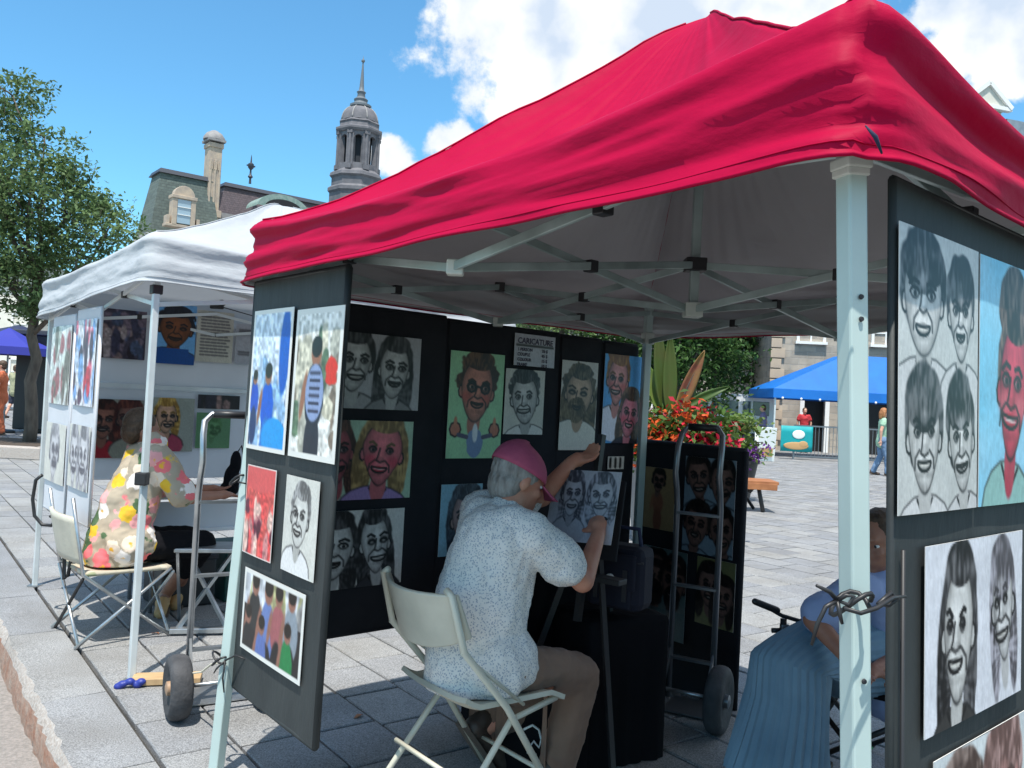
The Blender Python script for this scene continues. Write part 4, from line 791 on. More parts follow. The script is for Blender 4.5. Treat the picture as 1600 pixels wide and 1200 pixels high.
def human(label, J, top, bottom, shoes=m_shoe, hair=m_brownhair, skin=m_skinp, k=1., vox=.007, sleeve=.55, leg=.95, facing=(0, 1, 0), hup=(0, 0, 1), group=None, hair_long=0, bald=0, fat=1., hands=True, topname='shirt', botname='trousers', shoename='shoe', folds=.016, cat='person', seat=None):
    g = {n: np.array(v, float) for n, v in J.items()}
    low = min(g['tol'][2], g['tor'][2]); base = [g['pel'][0], g['pel'][1], low-.03*k]
    r = root('person', label, cat, base, group)
    b = MB(); up = (0, 0, 1)
    mid = g.get('mid', (g['pel']+g['chest'])/2)
    sh = g['shr']-g['shl']; sx_ = vn(sh); tv = vn(g['neck']-g['pel']); fy = vn(np.cross(tv, sx_))
    b.cap(g['pel'], mid, .105*k*fat, .10*k*fat, 16); b.cap(mid, g['chest'], .10*k*fat, .11*k, 16)
    b.cap(g['chest'], g['neck'], .10*k, .055*k); b.cap(g['shl'], g['shr'], .055*k, .055*k); b.cap(g['neck'], g['head']-(g['head']-g['neck'])*.25, .054*k, .050*k)
    P, hs, hf, hu = head_prims(b, g['head'], facing, hup, k)
    for s_ in 'lr':
        b.cap(g['sh'+s_], g['el'+s_], .050*k, .038*k); b.cap(g['el'+s_], g['wr'+s_], .040*k, .025*k)
        b.cap(g['hp'+s_], g['kn'+s_], .080*k, .052*k); b.cap(g['kn'+s_], g['an'+s_], .052*k, .034*k); b.ell(g['kn'+s_]+(g['an'+s_]-g['kn'+s_])*.28-vn(g['to'+s_]-g['an'+s_])*.012*k, (.045*k, .045*k, .075*k))
        b.cap(g['an'+s_], g['to'+s_], .034*k, .024*k)
        hd = g.get('hd'+s_, g['wr'+s_]-g['el'+s_]); hand(b, g['wr'+s_], hd, k, g.get('hu'+s_, np.array(up, float)), curl=J.get('curl', .5), side=1 if s_ == 'r' else -1) if hands else b.cap(g['wr'+s_], g['wr'+s_]+vn(hd)*.12*k, .03*k, .02*k)
    body = fused(b.build('body', skin, r), vox, 4)
    # eyes
    for s_ in (-1, 1):
        e = MB().ell(P(.0665, .006, s_*.031), (.0115*k, .010*k, .0065*k), (hs, hf, hu), 10, 8).build('eye', m_whitep, r, smooth=True)
        MB().ell(P(.0755, .006, s_*.031), (.0055*k, .003*k, .0055*k), (hs, hf, hu), 8, 6).build('iris', m_ink, e, smooth=True)
    # shirt
    b = MB(); q = .016*k
    b.cap(g['pel']-tv*.075*k, mid, .150*k*fat, .118*k*fat, 18); b.cap(mid, g['chest'], .118*k*fat, .122*k, 18)
    for s_ in 'lr':
        b.cap(g['chest'], g['sh'+s_]-vn(g['sh'+s_]-g['chest'])*.03*k, .105*k, .060*k); b.cap(g['pel']+(g['hp'+s_]-g['pel'])*.5, g['chest']+(g['sh'+s_]-g['chest'])*.45, .105*k*fat, .105*k)
        e = g['sh'+s_]+(g['el'+s_]-g['sh'+s_])*min(1, sleeve); b.cap(g['sh'+s_], e, .070*k, (.078 if sleeve < 1 else .052)*k)
        if sleeve > 1: b.cap(g['el'+s_], g['el'+s_]+(g['wr'+s_]-g['el'+s_])*(sleeve-1), .052*k, .040*k)
    if seat:
        for s_ in 'lr': b.cap(g['hp'+s_], g['hp'+s_]+(g['kn'+s_]-g['hp'+s_])*.10+np.array([0, 0, .018]), .136*k, .126*k)
    b.cap(g['chest'], g['neck']-(g['neck']-g['chest'])*.05, .105*k, .066*k); b.cap(g['shl'], g['shr'], .064*k, .064*k)
    o = fused(b.build(topname, top, r), vox*1.15, 5)
    if seat: SEAT[o.name] = (g['pel'], seat)
    if folds: wrinkle(o, folds*k*1.6, .10*k)
    # trousers / shorts
    if bottom:
        b = MB(); ff_ = min(fat, 1.1); b.cap(g['hpl'], g['hpr'], .112*k*ff_, .112*k*ff_); b.cap(g['pel']-tv*.03, g['pel'], .112*k*ff_, .108*k*ff_)
        for s_ in 'lr':
            kn, an = g['kn'+s_], g['an'+s_]
            if leg <= .5: b.cap(g['hp'+s_], g['hp'+s_]+(kn-g['hp'+s_])*leg*2, .098*k, .085*k)
            else:
                b.cap(g['hp'+s_], kn, .100*k, .076*k); b.cap(kn, kn+(an-kn)*min(1, (leg-.5)*2), .076*k, .068*k); b.ell(kn, (.078*k, .078*k, .074*k))
        o = fused(b.build(botname, bottom, r), vox*1.15, 4)
        if seat: SEAT[o.name] = (g['pel'], seat)
        if folds: wrinkle(o, folds*k*1.6, .09*k)
    # shoes
    for s_ in 'lr':
        an, to = g['an'+s_], g['to'+s_]; d = vn(to-an); h = an-d*.03*k; b = MB()
        low_ = vn(np.cross(np.cross(d, (0, 0, 1.)), d)) if abs(d[2]) < .95 else np.array([1., 0, 0])
        low_ = low_ if low_[2] > 0 else -low_
        b.cap(h-low_*.015*k, to, .042*k, .036*k, 12); b.cap(h-low_*.02*k, h+low_*.03*k, .040*k, .040*k); b.ell((h+to)/2, (.045*k, .04*k, .04*k))
        so_ = fused(b.build(shoename, shoes, r), vox, 3)
        x = vn(np.cross(d, low_)); MB().plate(lambda u, v: h+(to-h)*(-.28+1.5*u)+x*(v-.5)*.086*k*math.sin(math.pi*(.12+.76*u))**.4-low_*(.052*k), 8, 4, .016*k).build('sole', m_sole, so_, smooth=2)
    # hair
    if not bald:
        b = MB(); b.ell(P(-.026, .034), (.086*k, .094*k, .094*k), (hs, hf, hu), 18, 12); b.ell(P(-.05, -.02), (.078*k, .062*k, .075*k), (hs, hf, hu), 14, 10)
        if hair_long:
            b.cap(P(-.06, -.02), P(-.07, -.02-hair_long), .078*k, .06*k)
            for s_ in (-1, 1): b.cap(P(-.02, .01, s_*.07), P(-.02, -hair_long*.8, s_*.08), .035*k, .03*k)
        o = fused(b.build('hair', hair, r), vox, 2); wrinkle(o, .008*k, .02*k)
    return r, P, (hs, hf, hu)

# ---- folding resin chair of the artist
F_ = vn(np.array([.78, .63, 0])); R_ = np.array([F_[1], -F_[0], 0.]); U_ = np.array([0, 0, 1.])
SC = np.array([-.05, 2.87, .462])
SC = SC-R_*.0
def fold_chair(label, sc, F_, mt, mtube, cat='folding chair', back_h=.40, hw=.205):
    R_ = np.array([F_[1], -F_[0], 0.]); sc = np.array(sc, float); r = root('folding_chair', label, cat, [sc[0], sc[1], 0.03])
    g0 = .033
    def bk(u, v):      # curved backrest that rolls over at the top
        x = (u-.5)*2*hw; c = .075*(1-(2*u-1)**2); h = .185+v*.19+(1-v)*.055*abs(2*u-1)**2.5-.010*v*(1-(2*u-1)**2); ro = .04*max(0, v-.8)/.2*0
        return sc-F_*(.205+c+.06*v+ro)+R_*x+U_*h
    MB().plate(bk, 16, 10, .014).build('backrest', mt, r, smooth=2, bevel=.004)
    def st(u, v):
        x = (u-.5)*2*(hw-.02+.015*v); y = -.20+.40*v; z = -.020*math.sin(math.pi*u)*math.sin(math.pi*v)-.05*max(0, v-.86)/.14*.5+.030*max(0, .12-v)/.12+.012*abs(2*u-1)**4
        return sc+F_*y+R_*x+U_*z
    MB().plate(st, 14, 14, .016).build('seat', mt, r, smooth=2)
    for s_ in (-1, 1):
        x = R_*(hw+.004)*s_
        top = sc-F_*.285+x*.96+U_*.372; front = np.array([*(sc+F_*.235+x)[:2], g0]); rear = np.array([*(sc-F_*.33+x*.96)[:2], g0])
        MB().tube([top-R_*s_*.03+U_*.012, top, sc-F_*.235+x+U_*.20, sc-F_*.055+x, front], .0115, 10).build('front_leg', mtube, r, smooth=True)
        MB().tube([sc+F_*.17+x*.90+U_*(-.012), sc-F_*.02+x*.90-U_*.05, rear], .0105, 10).build('rear_leg', mtube, r, smooth=True)
        MB().tube([sc-F_*.245+x+U_*.20, sc+F_*.03+x*.9-U_*.01], .006, 8).build('side_link', mtube, r, smooth=True)
        for q in (front, rear): MB().lathe([(.015, -.003), (.015, .03), (.012, .034)], q, n=12).build('leg_tip', m_blackplastic, r, smooth=2)
    MB().tube([sc-F_*.21+R_*hw*.9+U_*-.20, sc-F_*.21-R_*hw*.9+U_*-.20], .008, 8).build('crossbar', mtube, r, smooth=True)
    MB().tube([sc+F_*.165+R_*hw-U_*.27+F_*0, sc+F_*.165-R_*hw-U_*.27], .008, 8).build('crossbar', mtube, r, smooth=True)
    return r
fold_chair('beige resin folding chair under the artist in the pink cap', SC, F_, m_chair, m_chairtube)
# ---- the artist
pel = SC+F_*.015-R_*.0+U_*.10-np.array([.03, 0, 0])
man = dict(pel=pel, mid=at(738, 935, 2.86), chest=at(768, 845, 2.88), neck=at(790, 800, 2.93), head=at(812, 752, 2.98),
           shr=at(832, 832, 2.80), shl=at(748, 800, 3.08), elr=at(910, 908, 2.86), wrr=at(936, 832, 3.02), ell=at(846, 776, 3.12), wrl=at(893, 722, 3.19),
           hdr=at(928, 790, 3.14)-at(936, 832, 3.02), hdl=at(938, 704, 3.26)-at(893, 722, 3.19), hur=np.array([-.5, -.4, .6]), hul=np.array([-.2, -.3, 1.]),
           hpr=pel+R_*.085-U_*.01, hpl=pel-R_*.085-U_*.01, knr=at(905, 1056, 3.07), knl=at(850, 1085, 3.25), anr=at(868, 1210, 3.02), anl=at(752, 1140, 3.16), tor=at(905, 1240, 3.10), tol=at(783, 1196, 3.22), curl=.8)
man['anr'][2] = .11; man['tor'][2] = .065; man['anl'][2] = max(man['anl'][2], .13); man['tol'][2] = .07
fac = vn([.84, .36, -.36])
mr_, HP, (hs, hf, hu) = human('seated man in speckled white shirt and raspberry cap drawing at an easel', man, m_shirtW, m_trouser, hair=m_greyhair, skin=m_skin, k=1.0, vox=.0065, sleeve=.66, leg=.97, facing=fac, hup=vn([.30, .2, .9]), fat=1.12, folds=.020, seat=.462)
# cap
b = MB(); cs = 22
def dome(u, v):
    a = u*2*math.pi; ph = v*math.pi/2; rr_ = 1+.012*math.cos(a*6)
    return HP(-.018+.108*math.cos(ph)*math.cos(a)*rr_, .030+.100*math.sin(ph)-.012*math.cos(a), .090*math.cos(ph)*math.sin(a)*rr_)
capo = MB().plate(dome, 30, 10, .004).build('cap', m_capm, mr_, smooth=True)
def brim(u, v):
    a = (u-.5)*2.2; f = .085*math.cos(a*.75)+.075*v*math.cos(a*.55); s_ = .078*math.sin(a*1.05)*(1-.12*v)
    return HP(f, .030-.012-.02*v-.18*abs(s_)**1.5*3*v-.010, s_)
MB().plate(brim, 16, 8, .005).build('cap_brim', m_capm, capo, smooth=2)
MB().ell(HP(-.018, .132), (.007, .007, .004)).build('cap_button', m_capm, capo, smooth=True)
pen = at(921, 781, 3.17); MB().tube([pen, at(943, 800, 3.08), at(950, 812, 3.04)], [.003, .004, .004], 8)
tag(MB().tube([pen, pen+(at(948, 812, 3.04)-pen)], [.0025, .0045], 8).build('marker_pen', m_ink, None, smooth=True, loc=pen), 'black marker pen in the right hand of the man in the raspberry cap', 'pen')

# ------------------------------------------------------------------ easel, bag, dark clutter of the stall
PE = at(905, 795, 3.24)
def easel():
    n = -vn([.60, .80, 0]); R = vn([.80, -.60, 0]); top = at(960, 672, 3.42)
    r = root('easel', 'black easel holding the half finished drawing in front of the artist', 'easel', [top[0], top[1], .03])
    u = vn(np.array([0, 0, 1.])-n*.16)
    c = at(912, 800, 3.24)-n*.03
    MB().box(c-u*.02, (.30, .30, .012), (R, u, n)).build('board', m_black, r, bevel=.003)
    MB().bar(c-u*.42-n*.03, c+u*.30-n*.03, .022, .03, up=n).build('mast', m_iron, r)
    MB().box(c-u*.235+n*.02, (.40, .02, .06), (R, u, n)).build('tray', m_iron, r, bevel=.003)
    for k, e in ((-1, R*-.26+n*.18), (1, R*.26+n*.18), (0, -n*.45)):
        b0 = c-u*.05-n*.04; f = np.array([*(b0+e)[:2], .035]); MB().bar(b0+R*k*.03, f, .018, .022).build('leg', m_iron, r)
    return n, R, u, c
en, eR, eu, ec = easel()
def sk(s):
    s.c *= (.80+.10*s.Y[..., None]/s.a)
    g = dict(skin=(.66, .66, .69), hair=(.22, .22, .25), hi=(.62, .62, .66), ink=(.2, .2, .24), hatch=.1)
    s.face(.33, .36*s.a, .25*s.a, **g, long=.9, wide=.52, bust=(.62, .62, .65)); s.face(.76, .36*s.a, .24*s.a, **g, long=.5, wide=.60)
w2, h2 = .155, .165
TL = at(868, 733, 3.19); TR = at(972, 738, 3.05); BL = at(850, 842, 3.16)
sheet('drawing', 'pencil sketch of two women in progress on the easel under the artist’s hand'.replace('’', "'"), TL, TR, BL, sk, 31, nx=90, bg=(.80, .80, .84), n_out=en)
# dark cloth covered box and trolley bag
def drape(name, label, x0, x1, y0, y1, z1, mt, rz, c, cat, seed=0):
    r = root(name, label, cat, [c[0], c[1], .03]); cs, sn = math.cos(rz), math.sin(rz)
    def W_(x, y, z): return np.array([c[0]+x*cs-y*sn, c[1]+x*sn+y*cs, z])
    b = MB(); prof = [(0, 1), (.8, 1), (.96, .995), (1., .96), (1.015, .7), (1.03, .35), (1.05, .0)]; n = 72; vs = []; fs = []
    for i, (m, h) in enumerate(prof):
        for k in range(n):
            a = 2*math.pi*k/n; ca, sa = math.cos(a), math.sin(a); q = max(abs(ca), abs(sa)); px, py = ca/q, sa/q
            f = 1+(.035*mnoise.noise(Vector((ca*5+seed, sa*5, h*1.5)))+.02*math.sin(a*19+seed))*(1-h)*2
            vs.append(W_(px*(x1-x0)/2*m*f, py*(y1-y0)/2*m*f, .035+(z1-.035)*h+.012*mnoise.noise(Vector((px*m*3, py*m*3, seed)))*(h > .9)))
    for i in range(len(prof)-1):
        for k in range(n): fs.append((i*n+k, i*n+(k+1) % n, (i+1)*n+(k+1) % n, (i+1)*n+k))
    b.add(vs, fs); b.build('cloth', mt, r, smooth=True)
    MB().box(W_(0, 0, z1/2+.01), ((x1-x0)*.96, (y1-y0)*.96, z1-.06), ((cs, sn, 0), (-sn, cs, 0), (0, 0, 1))).build('box', m_blackplastic, r)
    return r
c1 = at(942, 1100, 3.46); drape('covered_case', 'large case under a black cloth standing right of the artist', -.19, .19, -.16, .16, .60, m_blackc, .5, c1, 'case', 1)
c2 = at(860, 1000, 3.72); drape('covered_table', 'low table under a black cloth behind the knees of the artist', -.30, .30, -.18, .18, .82, m_blackc, .72, c2, 'table', 2)
bc = at(967, 945, 3.36); br_ = root('bag', 'navy bag with a round white badge on top of the black cloth', 'bag', [bc[0], bc[1], .63])
ux = vn([.85, -.52, 0]); uy = np.array([-ux[1], ux[0], 0]); bz = np.array([0, 0, 1.]); bc0 = np.array([bc[0], bc[1], .76])
MB().box(bc0, (.24, .15, .25), (ux, uy, bz)).build('bag_body', m_bag, br_, bevel=.035)
MB().box(bc0-uy*.083+bz*.03, (.20, .02, .14), (ux, uy, bz)).build('flap', m_bag, br_, bevel=.012); MB().box(bc0-uy*.082-bz*.07, (.17, .02, .08), (ux, uy, bz)).build('pocket', m_bag, br_, bevel=.008)
for s_ in (-1, 1): MB().box(bc0-uy*.095+ux*.06*s_-bz*.02, (.018, .006, .12), (ux, uy, bz)).build('strap', m_ink, br_)
MB().tube([bc0-ux*.09+bz*.08, bc0-ux*.07+bz*.19, bc0+ux*.07+bz*.19, bc0+ux*.09+bz*.08], .009, 8).build('handle', m_navy, br_, smooth=True)
MB().tube([bc0-ux*.12-uy*.06+bz*.07, bc0-uy*.088+bz*.06, bc0+ux*.12-uy*.06+bz*.07], .005, 6).build('zip', m_ink, br_, smooth=True)
MB().lathe([(.001, .004), (.018, .004), (.021, 0)], bc0-uy*.098+bz*.0, -uy, 20).build('badge', m_whiteb, br_, smooth=2)
tbg = at(835, 1150, 3.18); tb = root('tote_bag', 'black tote bag with a curly white emblem on the paving behind the chair legs', 'bag', [tbg[0], tbg[1], .03]); o3 = np.array([tbg[0], tbg[1], .03]); tx = vn([.93, -.36, 0]); ty = np.array([-tx[1], tx[0], 0])
MB().plate(lambda u, v: o3+tx*(u-.5)*.40+bz*(.36*v)-ty*(.05*math.sin(math.pi*u)*math.sin(math.pi*min(1, v*1.1)))+ty*.02*mnoise.noise(Vector((u*4, v*4, 0))), 14, 12, .012).build('bag_front', m_blackc, tb, smooth=True)
MB().plate(lambda u, v: o3+tx*(u-.5)*.40+bz*(.36*v)+ty*(.09*math.sin(math.pi*u)+.01), 14, 6, .012).build('bag_back', m_blackc, tb, smooth=True)
for s_ in (-1, 1): MB().tube([o3+tx*.08*s_+bz*.34, o3+tx*.05*s_+bz*.44-ty*.02, o3+bz*.46], .007, 6).build('handle', m_blackc, tb, smooth=True)
def em(pts, w): return MB().tube([at(x, y, 3.10) for x, y in pts], w, 6)
em([(818, 1140), (832, 1133), (842, 1140), (846, 1156), (842, 1168), (834, 1158), (828, 1166), (818, 1160)], .0045).build('emblem', m_whiteb, tb, smooth=True)
em([(824, 1175), (832, 1182), (838, 1178)], .0045).build('emblem', m_whiteb, tb, smooth=True)

# ------------------------------------------------------------------ hand trucks
def hand_truck(label, base, axd, fw, w, h, mt, rim, wr=.145, ww=.075, wheels=(-1, 1), lean=.10, hooked=True):
    ax_ = vn([*axd, 0]); f = vn([*fw, 0]); z = np.array([0, 0, 1.]); b0 = np.array([base[0], base[1], .03]); r = root('hand_truck', label, 'hand truck', b0)
    P = lambda s_, y, h_: b0+ax_*s_-f*(y+lean*h_)+z*h_
    hw = w/2; pts = [P(-hw, .0, .08), P(-hw, 0, h*.72), P(-hw, .02, h*.78), P(-hw, .055, h*.84), P(-hw, .03, h*.93), P(-hw*.93, .0, h*.975), P(-hw*.7, -.01, h), P(hw*.7, -.01, h), P(hw*.93, .0, h*.975), P(hw, .03, h*.93), P(hw, .055, h*.84), P(hw, .02, h*.78), P(hw, 0, h*.72), P(hw, 0, .08)]
    MB().tube(pts, .0135, 12).build('frame_tube', mt, r, smooth=True)
    MB().tube([P(-hw*.65, -.01, h), P(hw*.65, -.01, h)], .017, 10).build('grip', m_blackplastic, r, smooth=True)
    for hh in (.20, .45, .70): MB().bar(P(-hw, 0, h*hh), P(hw, 0, h*hh), .012, .03, up=f).build('crossbar', mt, r)
    MB().plate(lambda u, v: P(-hw-.03+(w+.06)*u, -.22*v, .012), 2, 2, .006).build('toe_plate', mt, r)
    MB().tube([P(-hw-.06, .10, wr), P(hw+.06, .10, wr)], .009, 8).build('axle', m_chrome, r, smooth=True)
    for s_ in (-1, 1): MB().bar(P(hw*s_, 0, .30), P(hw*s_, .10, wr), .01, .03).build('axle_bracket', mt, r)
    for s_ in wheels:
        c = P(s_*(hw+.055), .10, wr); prof = []; k = 22
        for i in range(k+1):
            t = -math.pi*.80+2*math.pi*.80*i/k; rr_ = wr-.040+.040*math.cos(t*.62)**.6 if abs(t*.62) < math.pi/2 else wr-.04
            prof.append((rr_+(.0016 if i % 2 and abs(t) < 1.7 else 0), ww*.5*math.sin(t*.62)*1.05))
        prof = [(wr*.52, -ww*.36)]+prof+[(wr*.52, ww*.36)]
        ty_ = MB().lathe(prof, c, ax_, 48).build('wheel', m_tyre, r, smooth=True)
        MB().lathe([(.012, -.05), (.028, -.045), (.03, -.02), (wr*.46, -.012), (wr*.56, -.026), (wr*.57, .026), (wr*.46, .012), (.03, .02), (.028, .045), (.012, .05)], c, ax_, 32).build('rim', rim, ty_, smooth=2)
        if rim is m_rims:
            for q in range(5):
                a = 2*math.pi*q/5; x, y, d = basis(ax_); p = c-ax_*s_*0+(x*math.cos(a)+y*math.sin(a))*.05; MB().bar(c+(x*math.cos(a)+y*math.sin(a))*.015-ax_*.018, c+(x*math.cos(a)+y*math.sin(a))*wr*.5-ax_*.02, .016, .010, up=ax_).build('spoke', m_chrome, ty_)
    if hooked: pass
    return r
hand_truck('silver hand truck with chunky tyre between the two tents', at(335, 1060, 3.74)*[1, 1, 0]+[0.02, -.02, 0], (.86, .51), (-.51, .86), .25, 1.27, m_chrome, m_rimw, wr=.133, ww=.085, lean=-.0, wheels=(-1, 1))
hand_truck('dark hand truck with spoked wheels in front of the low black board', at(1078, 1080, 3.86)*[1, 1, 0], (.88, -.47), (.47, .88), .20, 1.32, m_rims, m_rims, lean=-.0)
# small step stool beside the silver truck
def step_stool(label, c, rz):
    r = root('step_stool', label, 'step stool', [c[0], c[1], .03]); x = np.array([math.cos(rz), math.sin(rz), 0]); y = np.array([-x[1], x[0], 0]); z = np.array([0, 0, 1.]); c0 = np.array([c[0], c[1], .03])
    MB().box(c0+z*.46, (.36, .24, .025), (x, y, z)).build('seat', m_chrome, r, bevel=.006)
    MB().box(c0+z*.03-y*.17, (.34, .05, .03), (x, y, z)).build('foot_bar', m_chrome, r, bevel=.005)
    for s_ in (-1, 1):
        MB().bar(c0+x*.15*s_+y*.1+z*.45, c0-x*.15*s_*.9-y*.17+z*.03, .016, .022).build('leg', m_chrome, r); MB().bar(c0+x*.16*s_-y*.1+z*.45, c0+x*.16*s_+y*.17+z*.0, .016, .022).build('leg', m_chrome, r)
    return r
step_stool('low aluminium folding stool behind the silver hand truck', at(322, 950, 4.9), .25)
# pine plank by the wheel
cp = onz(243, 1068, .03); ppl = MB(); d_ = vn([.97, .25, 0]); ppl.box(np.array([cp[0], cp[1], .052])+d_*.05, (.30, .10, .03), (d_, np.array([-d_[1], d_[0], 0]), (0, 0, 1)))
tag(ppl.build('wood_plank', m_pine, None, loc=[cp[0], cp[1], .037], bevel=.003), 'short pale pine plank lying beside the tyre of the silver hand truck', 'plank')

# ------------------------------------------------------------------ white tent
Wc = onz(205, 1068, 0.); Wx = at(232, 437, Wc[1]); Wc = np.array([Wx[0]*.75+Wc[0]*.25, Wc[1], 0.]); Lc = onz(40, 922, 0.); dL = vn(Lc-Wc); dRr = np.array([-dL[1], dL[0], 0.]); dRr = dRr if dRr[0] > 0 else -dRr
Rc = Wc+dRr*2.3; Kc = Lc+dRr*2.3; wc = (Lc+Rc)/2
tw = root('canopy_tent', 'white pop-up canopy tent on pale poles left of the red tent', 'tent', wc)
canopy_mesh([Wc, Rc, Kc, Lc], [1.905, 1.88, 1.84, 1.81], [2.15, 2.13, 2.08, 2.07], 2.68, tw, m_white, seed=5, sag=.08, esag=.03, pw=1.25, wr=.5, flare=.02, per=80)
iw = lambda p, k=.06: p+vn(wc-p)*k
for P, ft in ((Wc, onz(205, 1065, .03)), (Lc, None), (Rc, None), (Kc, None)):
    t = iw(P)+[0, 0, 1.98]; f = iw(P)+[0, 0, .03] if ft is None else np.array([ft[0], ft[1], .03])
    pole(tw, t, f, .031, math.radians(40), m=m_poleplain); MB().box(f+[0, 0, .006], (.07, .07, .008)).build('foot_plate', m_chrome, tw)
MB().box(iw(Wc)+[0, 0, 1.872], (.05, .05, .045), (vn(dRr), vn(dL), np.array([0, 0, 1.]))).build('corner_slider', m_blackplastic, tw, bevel=.004)
wm = [(Wc+Rc)/2, (Rc+Kc)/2, (Kc+Lc)/2, (Lc+Wc)/2]; wq = [Wc, Rc, Kc, Lc]
for i in range(4):
    truss_x(tw, iw(wq[i]), iw(wm[i]), 1.96, 1.80, m_poleplain, .022); truss_x(tw, iw(wm[i]), iw(wq[(i+1) % 4]), 1.96, 1.80, m_poleplain, .022)
MB().box(at(222, 748, Wc[1]-.02), (.055, .05, .06)).build('pole_clamp', m_blackplastic, tw, bevel=.006)
tf = onz(203, 1070, .045)
b = MB(); 
for dx, dz in ((-.03, .005), (.0, .015), (.03, .0), (.045, .012), (-.045, -.005)): b.ell(tf+[dx, .01*dx*30, dz], (.022, .02, .016))
tag(fused(b.build('tie_cloth', m_blueplas, None, loc=tf), .005, 2), 'dark blue rag tied round the foot of the white tent pole', 'rag')
# side boards of the white tent
plL = Plane(Wc+dRr*-.0, Lc-Wc, (-1, -.3)); plL2 = Plane(Wc, Lc-Wc, (-1, -.3))
def sideb(label, x0, x1, zt, zb, seed):
    a0, _ = plL.hit(x0, 640); a1, _ = plL.hit(x1, 640); a0, a1 = min(a0, a1), max(a0, a1); plL.board('display_board', label, a0, a1, zb, zt, .016, m_white2, o=.0); return a0, a1
a0, a1 = sideb('white hanging display board nearest the front pole of the white tent', 148, 113, 1.82, .62, 1); b0, b1 = sideb('white hanging display board at the far corner of the white tent', 109, 76, 1.80, .60, 2)
GRY = dict(skin=(.84, .84, .86), hair=(.45, .45, .48), hi=(.75, .75, .78), ink=(.35, .35, .4), hatch=.1)
sheet('poster', 'red and blue crowd print on the upper part of the nearer white side board', plL.pt(a1-.02, 1.76, .01), plL.pt(a0+.02, 1.76, .01), plL.pt(a1-.02, 1.27, .01), lambda s: s.scene([(.75, .2, .3), (.8, .4, .5), (.3, .2, .3), (.7, .75, .85), (.45, .6, .8)], (.85, .85, .88), 30, .05), 41, nx=44, cat='poster', n_out=plL.n)
sheet('drawing', 'pale pencil sketch of two faces low on the nearer white side board', plL.pt(a1-.02, 1.16, .01), plL.pt(a0+.02, 1.16, .01), plL.pt(a1-.02, .80, .01), lambda s: (s.face(.28, .5*s.a, .38*s.a, **GRY, wide=.5), s.face(.74, .5*s.a, .38*s.a, **GRY, wide=.5, long=.4)), 42, nx=50, n_out=plL.n)
sheet('poster', 'dim brown and green print on the upper part of the far white side board', plL.pt(b1-.02, 1.74, .01), plL.pt(b0+.02, 1.74, .01), plL.pt(b1-.02, 1.26, .01), lambda s: s.scene([(.45, .42, .40), (.6, .35, .38), (.75, .78, .75)], (.8, .82, .82), 24, .05), 43, nx=36, cat='poster', n_out=plL.n)
sheet('drawing', 'pale sketch low on the far white side board', plL.pt(b1-.02, 1.14, .01), plL.pt(b0+.02, 1.14, .01), plL.pt(b1-.02, .78, .01), lambda s: s.face(.5, .5*s.a, .36*s.a, **GRY), 44, nx=36, n_out=plL.n)
# black bungee loops on the left side
lp = [at(66, 742, 4.9), at(56, 750, 4.9), at(51, 780, 4.9), at(54, 806, 4.9), at(66, 820, 4.9), at(80, 821, 4.9), at(88, 812, 4.9), at(78, 806, 4.9)]
kt = root('elastic_cord', 'black looped elastic cord hanging at the outer edge of the white side boards', 'cord', lp[3]); MB().tube(lp, .010, 8).build('cord_loop', m_blackplastic, kt, smooth=True); MB().ell(lp[-2], (.02, .02, .014)).build('hook', m_blackplastic, kt, smooth=True)
lp = [at(104, 825, 4.6), at(101, 850, 4.6), at(100, 905, 4.6), at(106, 900, 4.6), at(112, 870, 4.6), at(108, 828, 4.6), at(104, 825, 4.6)]
tag(MB().tube(lp, .010, 8).build('strap', m_blackplastic, None, smooth=True, loc=lp[2]), 'black strap hanging below the nearer white side board', 'strap')
# back wall
plK = Plane(Lc+dRr*0-dL*.03, dRr, -dL)
aa = lambda x, y=560: plK.hit(x, y)[0]
zz = lambda x, y: plK.hit(x, y)[1]
plK.board('display_board', 'long white upper wall board at the back of the white tent', aa(128), aa(400), zz(300, 603), 1.86, .02, m_white2)
plK.board('display_board', 'long white lower wall board at the back of the white tent', aa(125, 700), aa(400, 700), zz(300, 745), zz(300, 613), .02, m_white2)
b = MB().bar(plK.pt(aa(125), zz(300, 608), .03), plK.pt(aa(402), zz(300, 608), .03), .02, .03); tag(b.build('wall_rail', m_poleplain, None, loc=plK.pt(aa(300), zz(300, 608)), bevel=.002), 'white rail between the upper and lower wall boards of the white tent', 'rail')
def kp(name, label, x0, y0, x1, y1, f, seed, **kw): return plK.sheet(name, label, (x0, y0), (x1, y1), f, seed, o=.022, **kw)
kp('poster', 'dark crowd photo print at the upper left of the white tent wall', 152, 480, 224, 563, lambda s: (s.scene([(.2, .2, .28), (.4, .35, .4), (.12, .1, .14), (.5, .42, .42), (.25, .3, .4), (.6, .55, .55)], (.22, .2, .26), 40, .0)), 51, nx=48, cat='poster')
kp('drawing', 'painting of a dark haired man in a blue top on pale blue paper', 243, 472, 301, 571, lambda s: (s.face(.5, .42*s.a, .27*s.a, skin=(.48, .28, .16), hair=(.06, .08, .12), hi=(.12, .14, .2), wide=.74, curly=1, beard=0, bust=(.02, .28, .55)), s.mix((s.Y > .74*s.a)*1.*(s.X > .08)*(s.X < .85), (.03, .28, .55))), 52, nx=64, bg=(.42, .66, .86))
def p_txt(s):
    for i in range(13):
        x = .12; y = (.12+.062*i)*s.a
        while x < .85:
            L = s.r.uniform(.05, .16); s.line([(x, y), (min(.9, x+L), y)], .03, (.35, .35, .36), .8); x += L+.05
kp('paper_sign', 'price list sheet with handwritten lines on the white tent wall', 308, 484, 360, 568, p_txt, 53, nx=52, bg=(.74, .73, .68), cat='sign')
